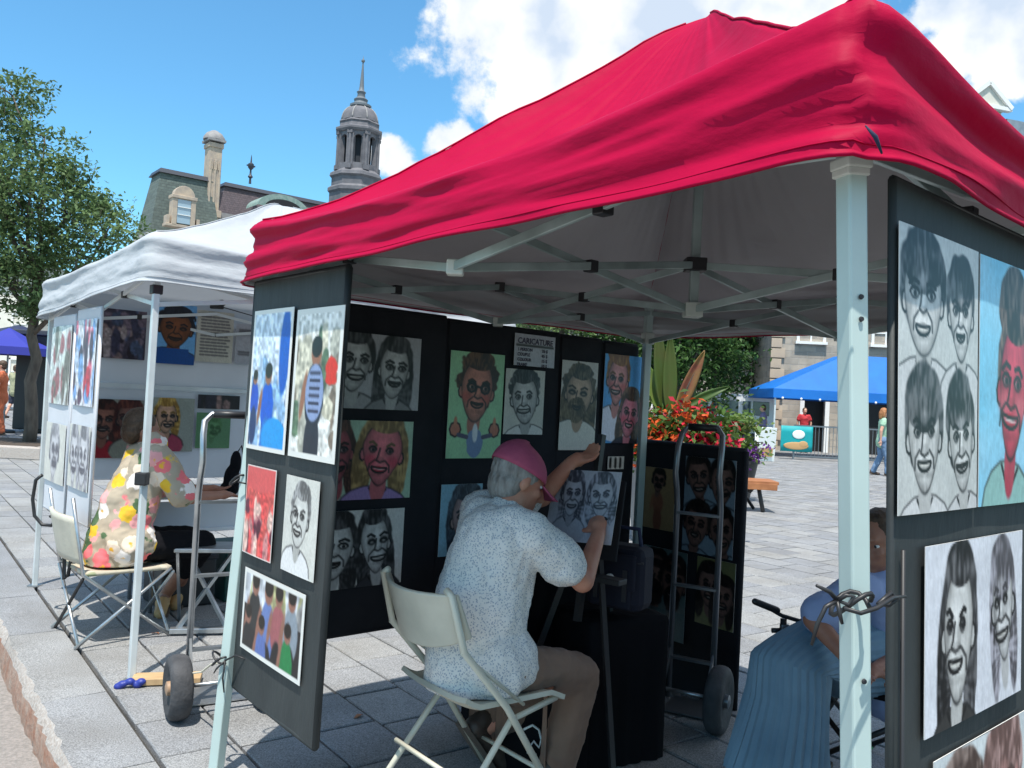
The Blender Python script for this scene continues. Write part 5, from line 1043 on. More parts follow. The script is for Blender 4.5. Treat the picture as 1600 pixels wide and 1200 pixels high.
kp('paper_sign', 'small handwritten note at the right end of the white tent wall', 368, 505, 392, 570, lambda s: [s.line([(.2, y*s.a), (.8, y*s.a)], .05, (.4, .4, .42)) for y in (.15, .2, .7, .76)], 54, nx=20, bg=(.66, .67, .70), cat='sign')
kp('drawing', 'colour caricature of a dark haired pair in red on the lower wall board', 133, 622, 219, 715, lambda s: (s.face(.32, .38*s.a, .26*s.a, skin=(.55, .36, .30), hair=(.12, .06, .05), hi=(.3, .15, .12), long=.5, bust=(.55, .1, .15)), s.face(.76, .34*s.a, .26*s.a, skin=(.5, .34, .3), hair=(.2, .06, .05), hi=(.4, .2, .15), long=.7, bust=(.5, .5, .45))), 55, nx=56, bg=(.55, .57, .53))
kp('drawing', 'colour caricature of a blonde woman on the lower wall board behind the pole', 228, 620, 298, 705, lambda s: (s.face(.42, .36*s.a, .26*s.a, skin=(.80, .62, .50), hair=(.5, .36, .12), hi=(.8, .66, .35), long=.5, bust=(.6, .2, .3))), 56, nx=52, bg=(.58, .60, .56))
kp('poster', 'small dark photo print above the green drawing on the lower wall board', 308, 616, 372, 640, lambda s: s.scene([(.1, .1, .12), (.5, .4, .38), (.15, .15, .2)], (.08, .08, .1), 14, 0), 57, nx=36, cat='poster')
kp('drawing', 'green drawing with a smiling line face on the lower wall board', 306, 644, 356, 700, lambda s: (s.face(.5, .45*s.a, .24*s.a, skin=(.36, .55, .36), hair=(.2, .38, .2), hi=(.32, .5, .3), ink=(.15, .3, .16), hatch=.1)), 58, nx=36, bg=(.34, .52, .36))
cl = root('bulldog_clip', 'black clamp with a cord above the price list in the white tent', 'clamp', plK.pt(aa(335, 478), zz(335, 478), .03)); pc = plK.pt(aa(335, 478), zz(335, 478), .05)
MB().box(pc, (.10, .03, .05)).build('clamp_jaw', m_blackplastic, cl, bevel=.006); MB().ell(pc+[.04, -.01, .02], (.03, .02, .025)).build('clamp_knob', m_blackplastic, cl, smooth=True); MB().tube([pc, pc+plK.d*.3-[0, 0, .05]], .004, 6).build('cord', m_blackplastic, cl)
# table with white front
tcn = at(330, 800, 5.55); tx = dRr; ty = dL; tz = np.array([0, 0, 1.])
tt = root('trestle_table', 'white trestle table against the wall boards of the white tent', 'table', [tcn[0], tcn[1], .03]); o4 = np.array([tcn[0], tcn[1], 0.])
MB().box(o4+tz*.735, (.95, .5, .03), (tx, ty, tz)).build('table_top', m_paperw, tt, bevel=.004)
MB().box(o4+tz*.62-ty*.235, (.90, .018, .17), (tx, ty, tz)).build('front_panel', m_white2, tt, bevel=.003)
MB().box(o4+tz*.525-ty*.25, (.94, .03, .022), (tx, ty, tz)).build('lower_rail', m_paperw, tt, bevel=.003)
for sx in (-1, 1):
    for sy in (-1, 1): MB().tube([o4+tx*.42*sx+ty*.2*sy+tz*.72, o4+tx*.42*sx+ty*.2*sy+tz*.03], .012, 8).build('leg', m_chrome, tt, smooth=True)
for x0, lab, mt, dd in ((-.18, 'black storage crate under the white trestle table', m_blackplastic, (.34, .34, .30)), (.20, 'dark green storage crate under the white trestle table', mat('dark_green_plastic', (.01, .06, .05), .5), (.30, .34, .34))):
    r = root('storage_crate', lab, 'crate', o4+tx*x0+tz*.03); MB().box(o4+tx*x0+tz*(.03+dd[2]/2), dd, (tx, ty, tz)).build('crate_body', mt, r, bevel=.015); MB().box(o4+tx*x0+tz*(.035+dd[2]), (dd[0]*1.04, dd[1]*1.04, .03), (tx, ty, tz)).build('lid', m_ink if mt is m_blackplastic else mt, r, bevel=.006)
ub = at(362, 745, 5.25); r = root('camera_bag', 'black upright bag on the white trestle table by the red tent leg', 'bag', [ub[0], ub[1], .75]); b = MB(); b.ell(np.array([ub[0], ub[1], .84]), (.05, .05, .10)); b.ell(np.array([ub[0]+.02, ub[1], .95]), (.035, .035, .08)); b.ell(np.array([ub[0]-.01, ub[1], .79]), (.06, .05, .05)); fused(b.build('bag_body', m_blackc, r), .008, 3)
MB().tube([np.array([ub[0]+.02, ub[1], 1.0]), np.array([ub[0]+.05, ub[1], 1.06]), np.array([ub[0]+.07, ub[1], .98])], .006, 6).build('strap', m_ink, r, smooth=True)
# seated woman in the flower shirt
pf = at(190, 838, 4.72); f2 = vn([.75, .66, 0]); r2 = np.array([f2[1], -f2[0], 0.]); U3 = np.array([0, 0, 1.])
pf[2] = .52
wj = dict(pel=pf, mid=pf+U3*.22+f2*.02, chest=pf+U3*.40+f2*.09, neck=pf+U3*.57+f2*.16, head=at(222, 672, 4.9), shr=pf+U3*.50+f2*.12+r2*.17, shl=pf+U3*.50+f2*.12-r2*.17,
          elr=pf+U3*.27+f2*.25+r2*.24, wrr=pf+U3*.27+f2*.48+r2*.16, ell=pf+U3*.27+f2*.28-r2*.2, wrl=pf+U3*.28+f2*.5-r2*.06,
          hpr=pf+r2*.09, hpl=pf-r2*.09, knr=pf+f2*.42+r2*.10-U3*.02, knl=pf+f2*.42-r2*.06-U3*.02, anr=at(258, 905, 5.2), anl=at(280, 900, 5.35), tor=at(252, 928, 5.0), tol=at(274, 925, 5.2))
for k_ in ('anr', 'anl'): wj[k_][2] = .12
for k_ in ('tor', 'tol'): wj[k_][2] = .07
human('seated woman in a big flower print shirt with her back to the camera', wj, m_floral, m_blackc, shoes=m_tan, hair=m_brownhair, skin=m_skind, vox=.009, sleeve=.9, leg=.72, facing=f2+[0, 0, -.25], fat=1.2, folds=.02, seat=.415, hair_long=.0, shoename='sandal')
wc_ = pf-f2*.02; wc_[2] = .41
r = root('lawn_chair', 'folding aluminium chair with a cream flowered seat under the flower shirt', 'folding chair', [wc_[0], wc_[1], .03])
m_seatf = floral('cream_flower_cloth', (.45, .41, .32), [(.55, .5, .4), (.3, .33, .2), (.5, .35, .25)], 14, .4)
MB().plate(lambda u, v: wc_+f2*(-.22+.44*v)+r2*(u-.5)*.46-U3*(.03*math.sin(math.pi*u)*math.sin(math.pi*v)), 10, 10, .02).build('seat', m_seatf, r, smooth=True)
MB().plate(lambda u, v: wc_-f2*(.24+.05*v+.03*math.sin(math.pi*u))+r2*(u-.5)*.46+U3*(.06+.24*v), 10, 8, .02).build('backrest', m_chair, r, smooth=True)
for sx in (-1, 1):
    e = r2*.235*sx; MB().tube([wc_-f2*.30+e+U3*.40, wc_-f2*.23+e, wc_+f2*.24+e-U3*.375], .010, 8).build('frame_tube', m_chrome, r, smooth=True); MB().tube([wc_+f2*.22+e-U3*.0, wc_-f2*.25+e-U3*.375], .010, 8).build('frame_tube', m_chrome, r, smooth=True)
for sy in (-1, 1):
    MB().tube([wc_+f2*.23*sy+r2*.235-U3*.02, wc_+f2*.23*sy-r2*.235-U3*.375], .009, 8).build('cross_leg', m_chrome if sy > 0 else m_iron, r, smooth=True); MB().tube([wc_+f2*.23*sy-r2*.235-U3*.02, wc_+f2*.23*sy+r2*.235-U3*.375], .009, 8).build('cross_leg', m_chrome, r, smooth=True)

# ------------------------------------------------------------------ seated woman on the right with pleated skirt
f3 = vn([-.80, -.50, 0]); r3 = np.array([f3[1], -f3[0], 0.])
ps = at(1392, 1040, 3.28)
sj = dict(pel=ps, mid=at(1392, 985, 3.28), chest=at(1382, 930, 3.24), neck=at(1378, 893, 3.2), head=at(1372, 848, 3.15), shl=at(1345, 922, 3.06), shr=at(1425, 918, 3.38), ell=at(1272, 968, 2.98), wrl=at(1318, 1022, 2.86), elr=at(1430, 1010, 3.25), wrr=at(1370, 1045, 3.0),
          hpl=ps-r3*-.09, hpr=ps-r3*.09, knl=at(1236, 1028, 2.98), knr=at(1262, 1052, 3.15), anl=at(1182, 1160, 2.90), anr=at(1270, 1170, 3.2), tol=at(1155, 1195, 2.84), tor=at(1232, 1195, 3.1))
for k_ in ('anr', 'anl'): sj[k_][2] = .13
for k_ in ('tor', 'tol'): sj[k_][2] = .07
wr_, _, _ = human('woman in pale blue shirt and pleated blue skirt seated behind the near tent leg', sj, m_blue, None, hair=m_brownhair, skin=m_skind, vox=.0075, sleeve=.8, facing=vn([-.80, -.62, -.15]), shoes=m_shoe, folds=.016, hair_long=.02)
m_skirt = mat('pleated_blue_skirt', (.17, .28, .37), .85, var=(.12, .21, .29), vs=5, bump=.3, bs=40)
kn = at(1233, 1012, 3.02)
sec = [(ps+[0, 0, .05], .15, .13, 0), (ps+(kn-ps)*.35+[0, 0, .015], .16, .14, .1), (ps+(kn-ps)*.7+[0, 0, -.02], .150, .14, .3), (at(1236, 1038, 3.0), .132, .14, .7), (at(1230, 1085, 2.98), .120, .15, 1), (at(1224, 1125, 2.97), .132, .16, 1), (at(1218, 1165, 2.96), .146, .17, 1), (at(1212, 1205, 2.95), .165, .18, 1)]
n_ = 480; vs = []; fs = []
def secp(t):
    t = t*(len(sec)-1); i = min(int(t), len(sec)-2); u = t-i; u = u*u*(3-2*u)*.5+u*.5; a, b = sec[i], sec[i+1]; return a[0]*(1-u)+b[0]*u, a[1]*(1-u)+b[1]*u, a[2]*(1-u)+b[2]*u, a[3]*(1-u)+b[3]*u
NR = 44
for i in range(NR+1):
    t = i/NR; c, ra, rb, vert = secp(t); c2, *_ = secp(min(1, t+.03)); c1_, *_ = secp(max(0, t-.03)); d = vn(c2-c1_); d = vn(d*(1-vert)+np.array([0, 0, -1.])*vert); x = vn(np.cross(d, np.array([.5, -.85, .1]))); y = np.cross(d, x)
    for k in range(n_):
        a = 2*math.pi*k/n_; pl = 1+(.055*(abs(((a*30/math.pi) % 2)-1)-.5)+.05*mnoise.noise(Vector((math.cos(a)*1.6, math.sin(a)*1.6, t*2))))*(.35+t)
        vs.append(c+x*math.cos(a)*ra*pl+y*math.sin(a)*rb*pl)
for i in range(NR):
    for k in range(n_): fs.append((i*n_+k, i*n_+(k+1) % n_, (i+1)*n_+(k+1) % n_, (i+1)*n_+k))
fs.append(tuple(range(n_))); MB().add(vs, fs).build('skirt', m_skirt, wr_, smooth=2)
# her black folding chair
cc = ps.copy(); cc[2] = .44; r = root('folding_chair', 'black folding camping chair under the woman in the pleated skirt', 'folding chair', [cc[0], cc[1], .03])
MB().plate(lambda u, v: cc+f3*(-.22+.42*v)+r3*(u-.5)*.48-U3*(.03*math.sin(math.pi*u)), 8, 8, .015).build('seat', m_blackc, r, smooth=True)
MB().plate(lambda u, v: cc-f3*(.24+.08*v)+r3*(u-.5)*.46+U3*(.08+.36*v), 8, 8, .012).build('backrest', m_blackc, r, smooth=True)
for sx in (-1, 1):
    e = r3*.25*sx; MB().tube([cc-f3*.34+e+U3*.46, cc-f3*.20+e, cc+f3*.26+e-U3*.405], .011, 8).build('frame_tube', m_iron, r, smooth=True); MB().tube([cc+f3*.20+e+U3*.2, cc+f3*.2+e, cc-f3*.28+e-U3*.405], .011, 8).build('frame_tube', m_iron, r, smooth=True)
    MB().tube([cc+f3*.20+e+U3*.2, cc-f3*.26+e+U3*.22], .013, 8).build('armrest', m_iron, r, smooth=True)
for sy in (-1, 1):
    for q in (-1, 1): MB().tube([cc+f3*.24*sy+r3*.25*q-U3*.04, cc+f3*.24*sy-r3*.25*q-U3*.40], .010, 8).build('cross_leg', m_iron, r, smooth=True)
    for q in (-1, 1): MB().lathe([(.018, 0), (.018, .02), (.012, .03)], np.array([*(cc+f3*.25*sy-r3*.25*q)[:2], .03]), n=10).build('leg_tip', m_green, r, smooth=2)
# trolley handle beside her knee
hb_ = at(1224, 975, 3.3); r = root('trolley', 'black two grip trolley handle standing beside the blue skirt', 'trolley', [hb_[0], hb_[1], .03]); g1, g2 = at(1180, 940, 3.3), at(1285, 982, 3.3)
MB().tube([g1+(g2-g1)*.12, at(1222, 962, 3.3), g2-(g2-g1)*.1], .008, 8).build('handlebar', m_iron, r, smooth=True)
for a_, b_ in ((g1, g1+(g2-g1)*.32), (g2, g2+(g1-g2)*.28)): MB().cap(a_, b_, .013, .014, 10).build('grip', m_blackplastic, r, smooth=True)
MB().tube([hb_+[0, 0, .02], at(1222, 1020, 3.3), np.array([hb_[0]+.01, hb_[1]+.0, .10])], [.013, .012, .012], 8).build('post', m_iron, r, smooth=True)
MB().box(at(1226, 985, 3.3), (.035, .03, .05)).build('collar', m_rims, r, bevel=.006); MB().tube([at(1206, 985, 3.3), at(1218, 985, 3.3)], .01, 8).build('knob', m_blackplastic, r, smooth=True)
MB().box(np.array([hb_[0]+.01, hb_[1], .08]), (.26, .16, .03)).build('base', m_iron, r, bevel=.01)
for sx in (-1, 1): MB().lathe([(.04, -.012), (.05, -.008), (.05, .008), (.04, .012)], np.array([hb_[0]+.01+sx*.13, hb_[1]+.06, .081]), (1, 0, 0), 20).build('wheel', m_tyre, r, smooth=2)

m_dry = mat('dry_leaf', (.34, .13, .06), .8, var=(.22, .10, .05), vs=30)
lf = random.Random(12)
for lx, ly, lab in ((243, 990, 'small rust brown dry leaf on the slabs left of the silver hand truck'), (410, 1100, 'small dry leaf on the slabs under the front board'), (560, 1120, 'small dry leaf on the slabs left of the beige chair legs')):
    c = onz(lx, ly, .036); a = lf.uniform(0, 6); ux_ = np.array([math.cos(a), math.sin(a), .1]); uy_ = np.array([-math.sin(a), math.cos(a), .15])
    tag(MB().plate(lambda u, v: c+ux_*(u-.5)*.05+uy_*(v-.5)*.028*math.sin(math.pi*min(.97, max(.03, u)))+np.array([0, 0, .006*math.sin(u*5)+.004]), 8, 4, .001).build('fallen_leaf', m_dry, None, smooth=True, loc=c), lab, 'leaf')

# ------------------------------------------------------------------ vegetation
def leaf_cloud(name, blobs, n, size, mt, parent, seed, droop=.2, shell=.55):
    r = np.random.default_rng(seed); w = np.array([b[1][0]*b[1][1]*b[1][2] for b in blobs])**.8; w /= w.sum(); pick = r.choice(len(blobs), n, p=w)
    C0 = np.array([b[0] for b in blobs])[pick]; R0 = np.array([b[1] for b in blobs])[pick]
    d = r.normal(size=(n, 3)); d /= np.linalg.norm(d, axis=1, keepdims=True); rad = shell+(1.05-shell)*r.random(n)**.7
    P = C0+d*R0*rad[:, None]
    # twiggy clumps: pull leaves towards random clump centres
    nc = max(6, n//38); ci = r.integers(0, n, nc); cl = P[ci]; own = r.integers(0, nc, n)
    same = pick[ci][own]; P = np.where(r.random(n)[:, None] < .80, cl[own]+r.normal(size=(n, 3))*size*np.array([2.8, 2.8, 1.6]), P)
    nrm = r.normal(size=(n, 3))+np.array([0, 0, 1.1]); nrm /= np.linalg.norm(nrm, axis=1, keepdims=True)
    a = np.cross(nrm, r.normal(size=(n, 3))); a /= np.linalg.norm(a, axis=1, keepdims=True); b = np.cross(nrm, a); s_ = size*(.6+.8*r.random(n))[:, None]
    V = np.stack([P-a*s_, P-b*s_*.5+nrm*s_*.12, P+a*s_-[0, 0, droop*size], P+b*s_*.5+nrm*s_*.12], 1).reshape(-1, 3); org = ORG[parent.name] if parent is not None else np.zeros(3)
    me = bpy.data.meshes.new(name); q = np.arange(n)*4; F = np.stack([q, q+1, q+2, q+3], 1)
    me.vertices.add(len(V)); me.vertices.foreach_set('co', (V-org).astype('f').ravel()); me.loops.add(n*4); me.loops.foreach_set('vertex_index', F.ravel().astype('i')); me.polygons.add(n); me.polygons.foreach_set('loop_start', (q).astype('i')); me.update(calc_edges=True)
    me.materials.append(mt); o = bpy.data.objects.new(name, me); C.objects.link(o)
    if parent is not None: o.parent = parent
    ORG[o.name] = org; return o
def limb(b, p, q, r0, r1, seed, n=6, wob=.12):
    rn = random.Random(seed); p = np.array(p); q = np.array(q); L = np.linalg.norm(q-p); pts = [p+(q-p)*i/n+np.array([rn.uniform(-1, 1), rn.uniform(-1, 1), 0])*wob*L*.5*math.sin(math.pi*i/n) for i in range(n+1)]
    b.tube(pts, [r0+(r1-r0)*i/n for i in range(n+1)], 9); return pts
def tree(label, base, trunk_top, r0, blobs, n, size, mt, seed, group=None):
    t = root('tree', label, 'tree', base, group); b = MB(); pts = limb(b, base, trunk_top, r0, r0*.55, seed, 8, .05); b.build('trunk', m_bark, t, smooth=True)
    b = MB(); rn = random.Random(seed+9)
    for c, rd in blobs:
        st = pts[rn.randint(5, 8)]; p2 = limb(b, st, np.array(c), r0*.40, r0*.10, seed+rn.randint(0, 99), 6, .15)
        for k in range(4):
            e = np.array(c)+np.array([rn.uniform(-1, 1)*rd[0], rn.uniform(-1, 1)*rd[1], rn.uniform(-.6, 1)*rd[2]])*.75; limb(b, p2[rn.randint(3, 6)], e, r0*.14, r0*.03, seed+k, 4, .2)
    b.build('branches', m_bark, t, smooth=True); leaf_cloud('crown', blobs, n, size, mt, t, seed); return t
def bl(x, y, d, rx, rz, ry=None): k = d/FPX; return (at(x, y, d), (rx*k, (ry or rx)*k, rz*k))
tb_ = onz(44, 702, 0)
tree('slim plaza tree with airy green crown left of the white tent', np.array([tb_[0], tb_[1], 0]), at(62, 420, tb_[1]), .13,
     [bl(20, 150, 15.9, 60, 34), bl(70, 215, 15.8, 50, 22), bl(-20, 215, 16, 70, 50), bl(40, 262, 15.5, 95, 30), bl(118, 258, 15.6, 36, 20), bl(70, 320, 15.6, 110, 40), bl(172, 352, 15.4, 58, 34), bl(20, 390, 15.6, 95, 40), bl(120, 400, 15.9, 62, 30), bl(15, 450, 15.6, 72, 42), bl(-90, 320, 16, 120, 90), bl(60, 475, 16.3, 34, 30)], 27000, .048, m_leafA, 11)
pb = onz(30, 715, 0); pc_ = root('tree_planter', 'low stone kerb of the tree bed left of the white tent', 'planter', [-9.6, 15.0, .03])
x1 = onz(63, 722, 0); x0 = x1-np.array([4.6, .12, 0])
MB().box((x0+x1)/2+[0, .1, .13], (4.6, .28, .20), (vn(x1-x0), vn([-(x1-x0)[1], (x1-x0)[0], 0]), (0, 0, 1))).build('kerb_front', m_kerbtop, pc_, bevel=.015); MB().box(x1+[-.1, 1.6, .13], (.25, 2.9, .2)).build('kerb_side', m_kerbtop, pc_, bevel=.015); MB().box((x0+x1)/2+[0, 1.65, .10], (4.4, 2.8, .10)).build('soil', m_gravel, pc_)
for i, (x, y, d, s_) in enumerate(((1060, 560, 30, 1.0), (1120, 540, 37, 1.1), (1178, 530, 42, 1.2), (1000, 500, 33, 1.3), (880, 480, 34, 1.3), (1240, 560, 48, 1.3))):
    c = at(x, y, d); base = np.array([c[0], c[1], 0.])
    tree(['broad dark tree behind the flower bed', 'dense dark green tree left of the stone building', 'dark tree touching the corner of the stone building', 'tall tree far behind the back leg of the red tent', 'yellowish green tree glimpsed above the black boards', 'tall dark tree behind the stone building'][i], base, at(x, y+10, d), .2, [((c+[0, 0, z_*s_]), (1.9*s_*q, 1.7*s_*q, 1.0*s_)) for z_, q in ((-1.1, 1.1), (0, 1.25), (1.1, 1.0), (2.1, .7))]+[((c+[rr.uniform(-1.6, 1.6), rr.uniform(-1, 1), rr.uniform(-1, 2)]), (1.1, 1.1, .7)) for _ in range(4)], 9000, .10, m_leafA if i == 4 else m_leafB, 60+i, group='trees behind the plaza')
# flower planter behind the low board
fp = np.array([1.75, 8.9, 0.]); fpx = at(1060, 640, 8.9); fp = np.array([fpx[0], 8.9, 0.]); r = root('flower_planter', 'big planter full of red and orange flowers behind the low black board', 'planter', [fp[0], fp[1], .03])
MB().lathe([(.40, .03), (.42, .06), (.52, .82), (.56, .84), (.56, .90), (.50, .90), (.48, .82)], fp, n=28).build('tub', m_ashlar, r, smooth=2); MB().lathe([(.001, .84), (.48, .84)], fp, n=24).build('soil', m_gravel, r)
fb_ = [((fp+[x, y, z]), (rx, .35, rz)) for x, y, z, rx, rz in ((-.28, 0, 1.12, .30, .24), (.1, .05, 1.18, .36, .26), (.30, 0, 1.10, .20, .24), (-.05, -.15, .98, .45, .18), (-.45, 0, 1.3, .16, .2))]
leaf_cloud('leaves', fb_, 2600, .05, m_leafD, r, 5, shell=.2)
for nm, mt, sd_, sl in (('red_blooms', m_petR, 6, fb_[1:4]), ('orange_blooms', m_petO, 7, [fb_[0], ((fp+[-.35, -.12, 1.05]), (.28, .25, .20)), ((fp+[.12, 0, 1.30]), (.16, .2, .10))])): stuff(leaf_cloud(nm, sl, 1700, .038, mt, r, sd_, shell=.75))
m_leafR = mat('bronze_banana_leaf', (.30, .10, .06), .5, var=(.38, .34, .08), vs=4, trans=.35)
def blade(b, p, q, wd, bend, seed):
    p = np.array(p, float); q = np.array(q, float); d = q-p; x = vn(np.cross(d, (.2, -1, .1)))
    b.plate(lambda u, v: p+d*u+np.array([0, 0, -1.])*bend*u*u+x*(v-.5)*wd*math.sin(math.pi*min(.999, max(.03, u))**.8)**.7+vn(np.cross(x, d))*abs(v-.5)*wd*.35, 14, 6, .004)
for k, (x0_, y0_, x1_, y1_, wd, be, mt) in enumerate(((1035, 640, 1026, 505, .15, -.02, m_leafC), (1045, 650, 1046, 520, .16, 0, m_leafC), (1055, 650, 1100, 540, .15, .05, m_leafR), (1060, 650, 1098, 560, .10, .03, m_bark), (1062, 640, 1140, 595, .10, .06, m_leafD), (1068, 640, 1120, 600, .09, .05, m_leafC), (1030, 640, 1005, 560, .2, .04, m_leafC), (1075, 640, 1085, 585, .1, .02, m_leafD))):
    b = MB(); blade(b, at(x0_, y0_, 8.9), at(x1_, y1_, 8.8+.03*k), wd, be, k); b.build('large_leaf', mt, r, smooth=True); 
f2p = at(1152, 690, 13.4); f2p[2] = 0; r = root('flower_planter', 'smaller planter of purple flowers and yellow green leaves right of the red flowers', 'planter', [f2p[0], f2p[1], .03])
MB().lathe([(.22, .03), (.33, .62), (.36, .63), (.36, .68), (.30, .68)], f2p, n=24).build('tub', m_iron, r, smooth=2)
leaf_cloud('leaves', [(f2p+[.05, 0, 1.15], (.26, .25, .22)), (f2p+[0, 0, .85], (.34, .3, .15))], 1300, .05, m_leafC, r, 8, shell=.3); stuff(leaf_cloud('purple_blooms', [(f2p+[-.05, -.05, .82], (.38, .3, .22)), (f2p+[-.3, 0, 1.0], (.16, .2, .12))], 900, .036, m_petP, r, 9, shell=.6))

# ------------------------------------------------------------------ bench
bs = at(1190, 750, 12.1); R5 = vn([1, -.05, 0]); N5 = np.array([.05, 1., 0]); z = np.array([0, 0, 1.]); right = at(1210, 750, 12.1); bc5 = right-R5*.85; bc5[2] = 0
r = root('bench', 'orange wooden bench with black legs beside the low black board', 'bench', [bc5[0], bc5[1], .03])
for k in range(4): MB().box(bc5+N5*(-.20+.13*k)+z*.455, (1.70, .115, .045), (R5, N5, z)).build('seat_plank', m_wood, r, bevel=.006)
MB().box(bc5-N5*.25+z*.40, (1.66, .03, .09), (R5, N5, z)).build('apron', m_wood, r, bevel=.005)
for s_ in (-1, 1):
    e = bc5+R5*s_*.62
    MB().tube([e-N5*.02+z*.42, e-N5*.05+R5*.02+z*.28, e-N5*.16+R5*.05+z*.04], .030, 8).build('leg', m_iron, r, smooth=True); MB().tube([e+N5*.02+z*.42, e-R5*.10+z*.30, e+N5*.16-R5*.22+z*.34, e+N5*.18+z*.04], .024, 8).build('leg', m_iron, r, smooth=True)

# ------------------------------------------------------------------ buildings
def window(parent, c, u, n, w, h, frame=m_whitep, glass=m_glass, bars=(1, 2), depth=.12, arch=False):
    """recessed window: frame child of the building, pane child of the frame"""
    z = np.array([0, 0, 1.]); b = MB(); t = min(.14, w*.1)
    for s_ in (-1, 1): b.box(c+u*s_*(w/2)+n*.03, (t, .16, h+t), (u, n, z))
    b.box(c+z*h/2+n*.03, (w+t, .16, t), (u, n, z)); b.box(c-z*h/2+n*.06, (w+t*2, .24, t), (u, n, z))
    for k in range(1, bars[0]+1): b.box(c+u*(w*k/(bars[0]+1)-w/2)+n*.015, (t*.5, .07, h), (u, n, z))
    for k in range(1, bars[1]+1): b.box(c+z*(h*k/(bars[1]+1)-h/2)+n*.012, (w, .06, t*.45), (u, n, z))
    f = b.build('window', frame, parent); MB().box(c-n*.03, (w, .04, h), (u, n, z)).build('pane', glass, f); return f
def frustum(b, O, u, w, lu, lw, z0, z1, ins, m=0):
    O = np.array([O[0], O[1], 0.]); z = np.array([0, 0, 1.])
    bot = [O, O+u*lu, O+u*lu+w*lw, O+w*lw]; i = ins; top = [O+u*i+w*i, O+u*(lu-i)+w*i, O+u*(lu-i)+w*(lw-i), O+u*i+w*(lw-i)]
    b.add([p+z*z0 for p in bot]+[p+z*z1 for p in top], [(0, 1, 5, 4), (1, 2, 6, 5), (2, 3, 7, 6), (3, 0, 4, 7), (4, 5, 6, 7), (3, 2, 1, 0)], m)
uT = vn([.78, .626, 0]); wT = np.array([-.626, .78, 0.]); z = np.array([0, 0, 1.])
th = root('town_hall', 'old grey civic building with slate mansard roofs and a tall domed bell tower', 'building', at(400, 600, 95)*[1, 1, 0])
nT = -wT           # facade normal towards the plaza
P0_ = at(252, 262, 90); O1 = P0_*[1, 1, 0]-uT*1.1-wT*1.1
zt = P0_[2]; b = MB(); frustum(b, O1, uT, wT, 7.6, 5.5, zt-7.2, zt-.5, 1.1); b.build('pavilion_roof', m_slateG, th)
b = MB(); frustum(b, O1+uT*.8+wT*.8, uT, wT, 6.0, 3.9, zt-.5, zt, .25); b.build('roof_crest', m_trimd, th)
b = MB(); frustum(b, O1+uT*.2+wT*.2, uT, wT, 7.2, 5.1, 0, zt-7.3, 0); b.build('wall', m_ashlar, th); b = MB(); frustum(b, O1-uT*.2-wT*.2, uT, wT, 8.0, 5.9, zt-7.7, zt-7.2, .1); b.build('cornice', m_ashlar, th)
O2 = O1+uT*7.0+wT*.8; zr2 = at(352, 276, 97)[2]-.2; b = MB(); frustum(b, O2, uT, wT, 3.2, 8, 0, zr2-4.6, 0); b.build('wall', m_ashlar, th); b = MB(); frustum(b, O2, uT, wT, 3.0, 8, zr2-4.6, zr2-2.2, .5); b.build('link_roof', m_slateR, th)
O3 = at(338, 300, 97)*[1, 1, 0]; b = MB(); frustum(b, O3, uT, wT, 27, 9, zr2-6.5, zr2-.4, 1.5); b.build('main_roof', m_slateR, th); b = MB(); frustum(b, O3+uT*1.2+wT*1.2, uT, wT, 24.6, 6.6, zr2-.4, zr2+.1, .3); b.build('roof_crest', m_trimd, th)
b = MB(); frustum(b, O3+uT*.2+wT*.2, uT, wT, 26.6, 8.6, 0, zr2-6.6, 0); b.build('wall', m_ashlar, th); b = MB(); frustum(b, O3-uT*.2-wT*.2, uT, wT, 27.4, 9.4, zr2-7, zr2-6.5, .1); b.build('cornice', m_ashlar, th)
ch = at(330, 300, 94); zc0 = at(330, 352, 94)[2]-3; zc1 = at(330, 203, 94)[2]; c0 = ch*[1, 1, 0]
b = MB(); b.box(c0+z*(zc0+zc1-1.6)/2, (1.35, 1.75, zc1-1.6-zc0), (uT, wT, z)); b.box(c0+z*(zc0+4.2), (1.8, 2.2, .8), (uT, wT, z)); b.box(c0+z*(zc1-1.9), (1.6, 2.0, .5), (uT, wT, z))
for s_ in (-.5, 0, .5): b.box(c0+z*(zc0+zc1-2)/2-wT*.9+uT*s_, (.22, .14, zc1-zc0-5), (uT, wT, z))
for k in range(6): b.box(c0+z*(zc1-4.2-2*0)+z*0-wT*.95+uT*(-.55+.22*k), (.1, .1, .9), (uT, wT, z))
chm = b.build('chimney', m_chim, th, bevel=.04)
b = MB(); b.box(c0+z*(zc1-1.35), (1.9, 2.4, .25), (uT, wT, z)); b.lathe([(1.25, zc1-1.2), (1.22, zc1-.9), (.9, zc1-.45), (.35, zc1-.12), (.001, zc1)], c0, n=18, sx=.95, sy=1); b.build('chimney_cap', m_ashlar, chm, smooth=2)
fi = at(391, 279, 99); b = MB(); b.lathe([(.16, -.6), (.12, .0), (.30, .2), (.12, .5), (.10, 1.0), (.34, 1.3), (.34, 1.7), (.10, 1.9), (.06, 2.5), (.001, 2.9)], fi, n=12); b.box(fi+[0, 0, 1.5], (1.0, .16, .16), (uT, wT, z)); b.build('finial', m_trimd, th, smooth=2)
dn = at(285, 330, 89.0); nW = -wT; b = MB()
dfr = MB(); 
for s_ in (-1, 1): dfr.box(dn+uT*s_*.95-z*.2, (.5, 1.2, 3.0), (uT, wT, z)); dfr.box(dn+uT*s_*1.55-z*1.2, (.35, 1.0, 1.0), (uT, wT, z))
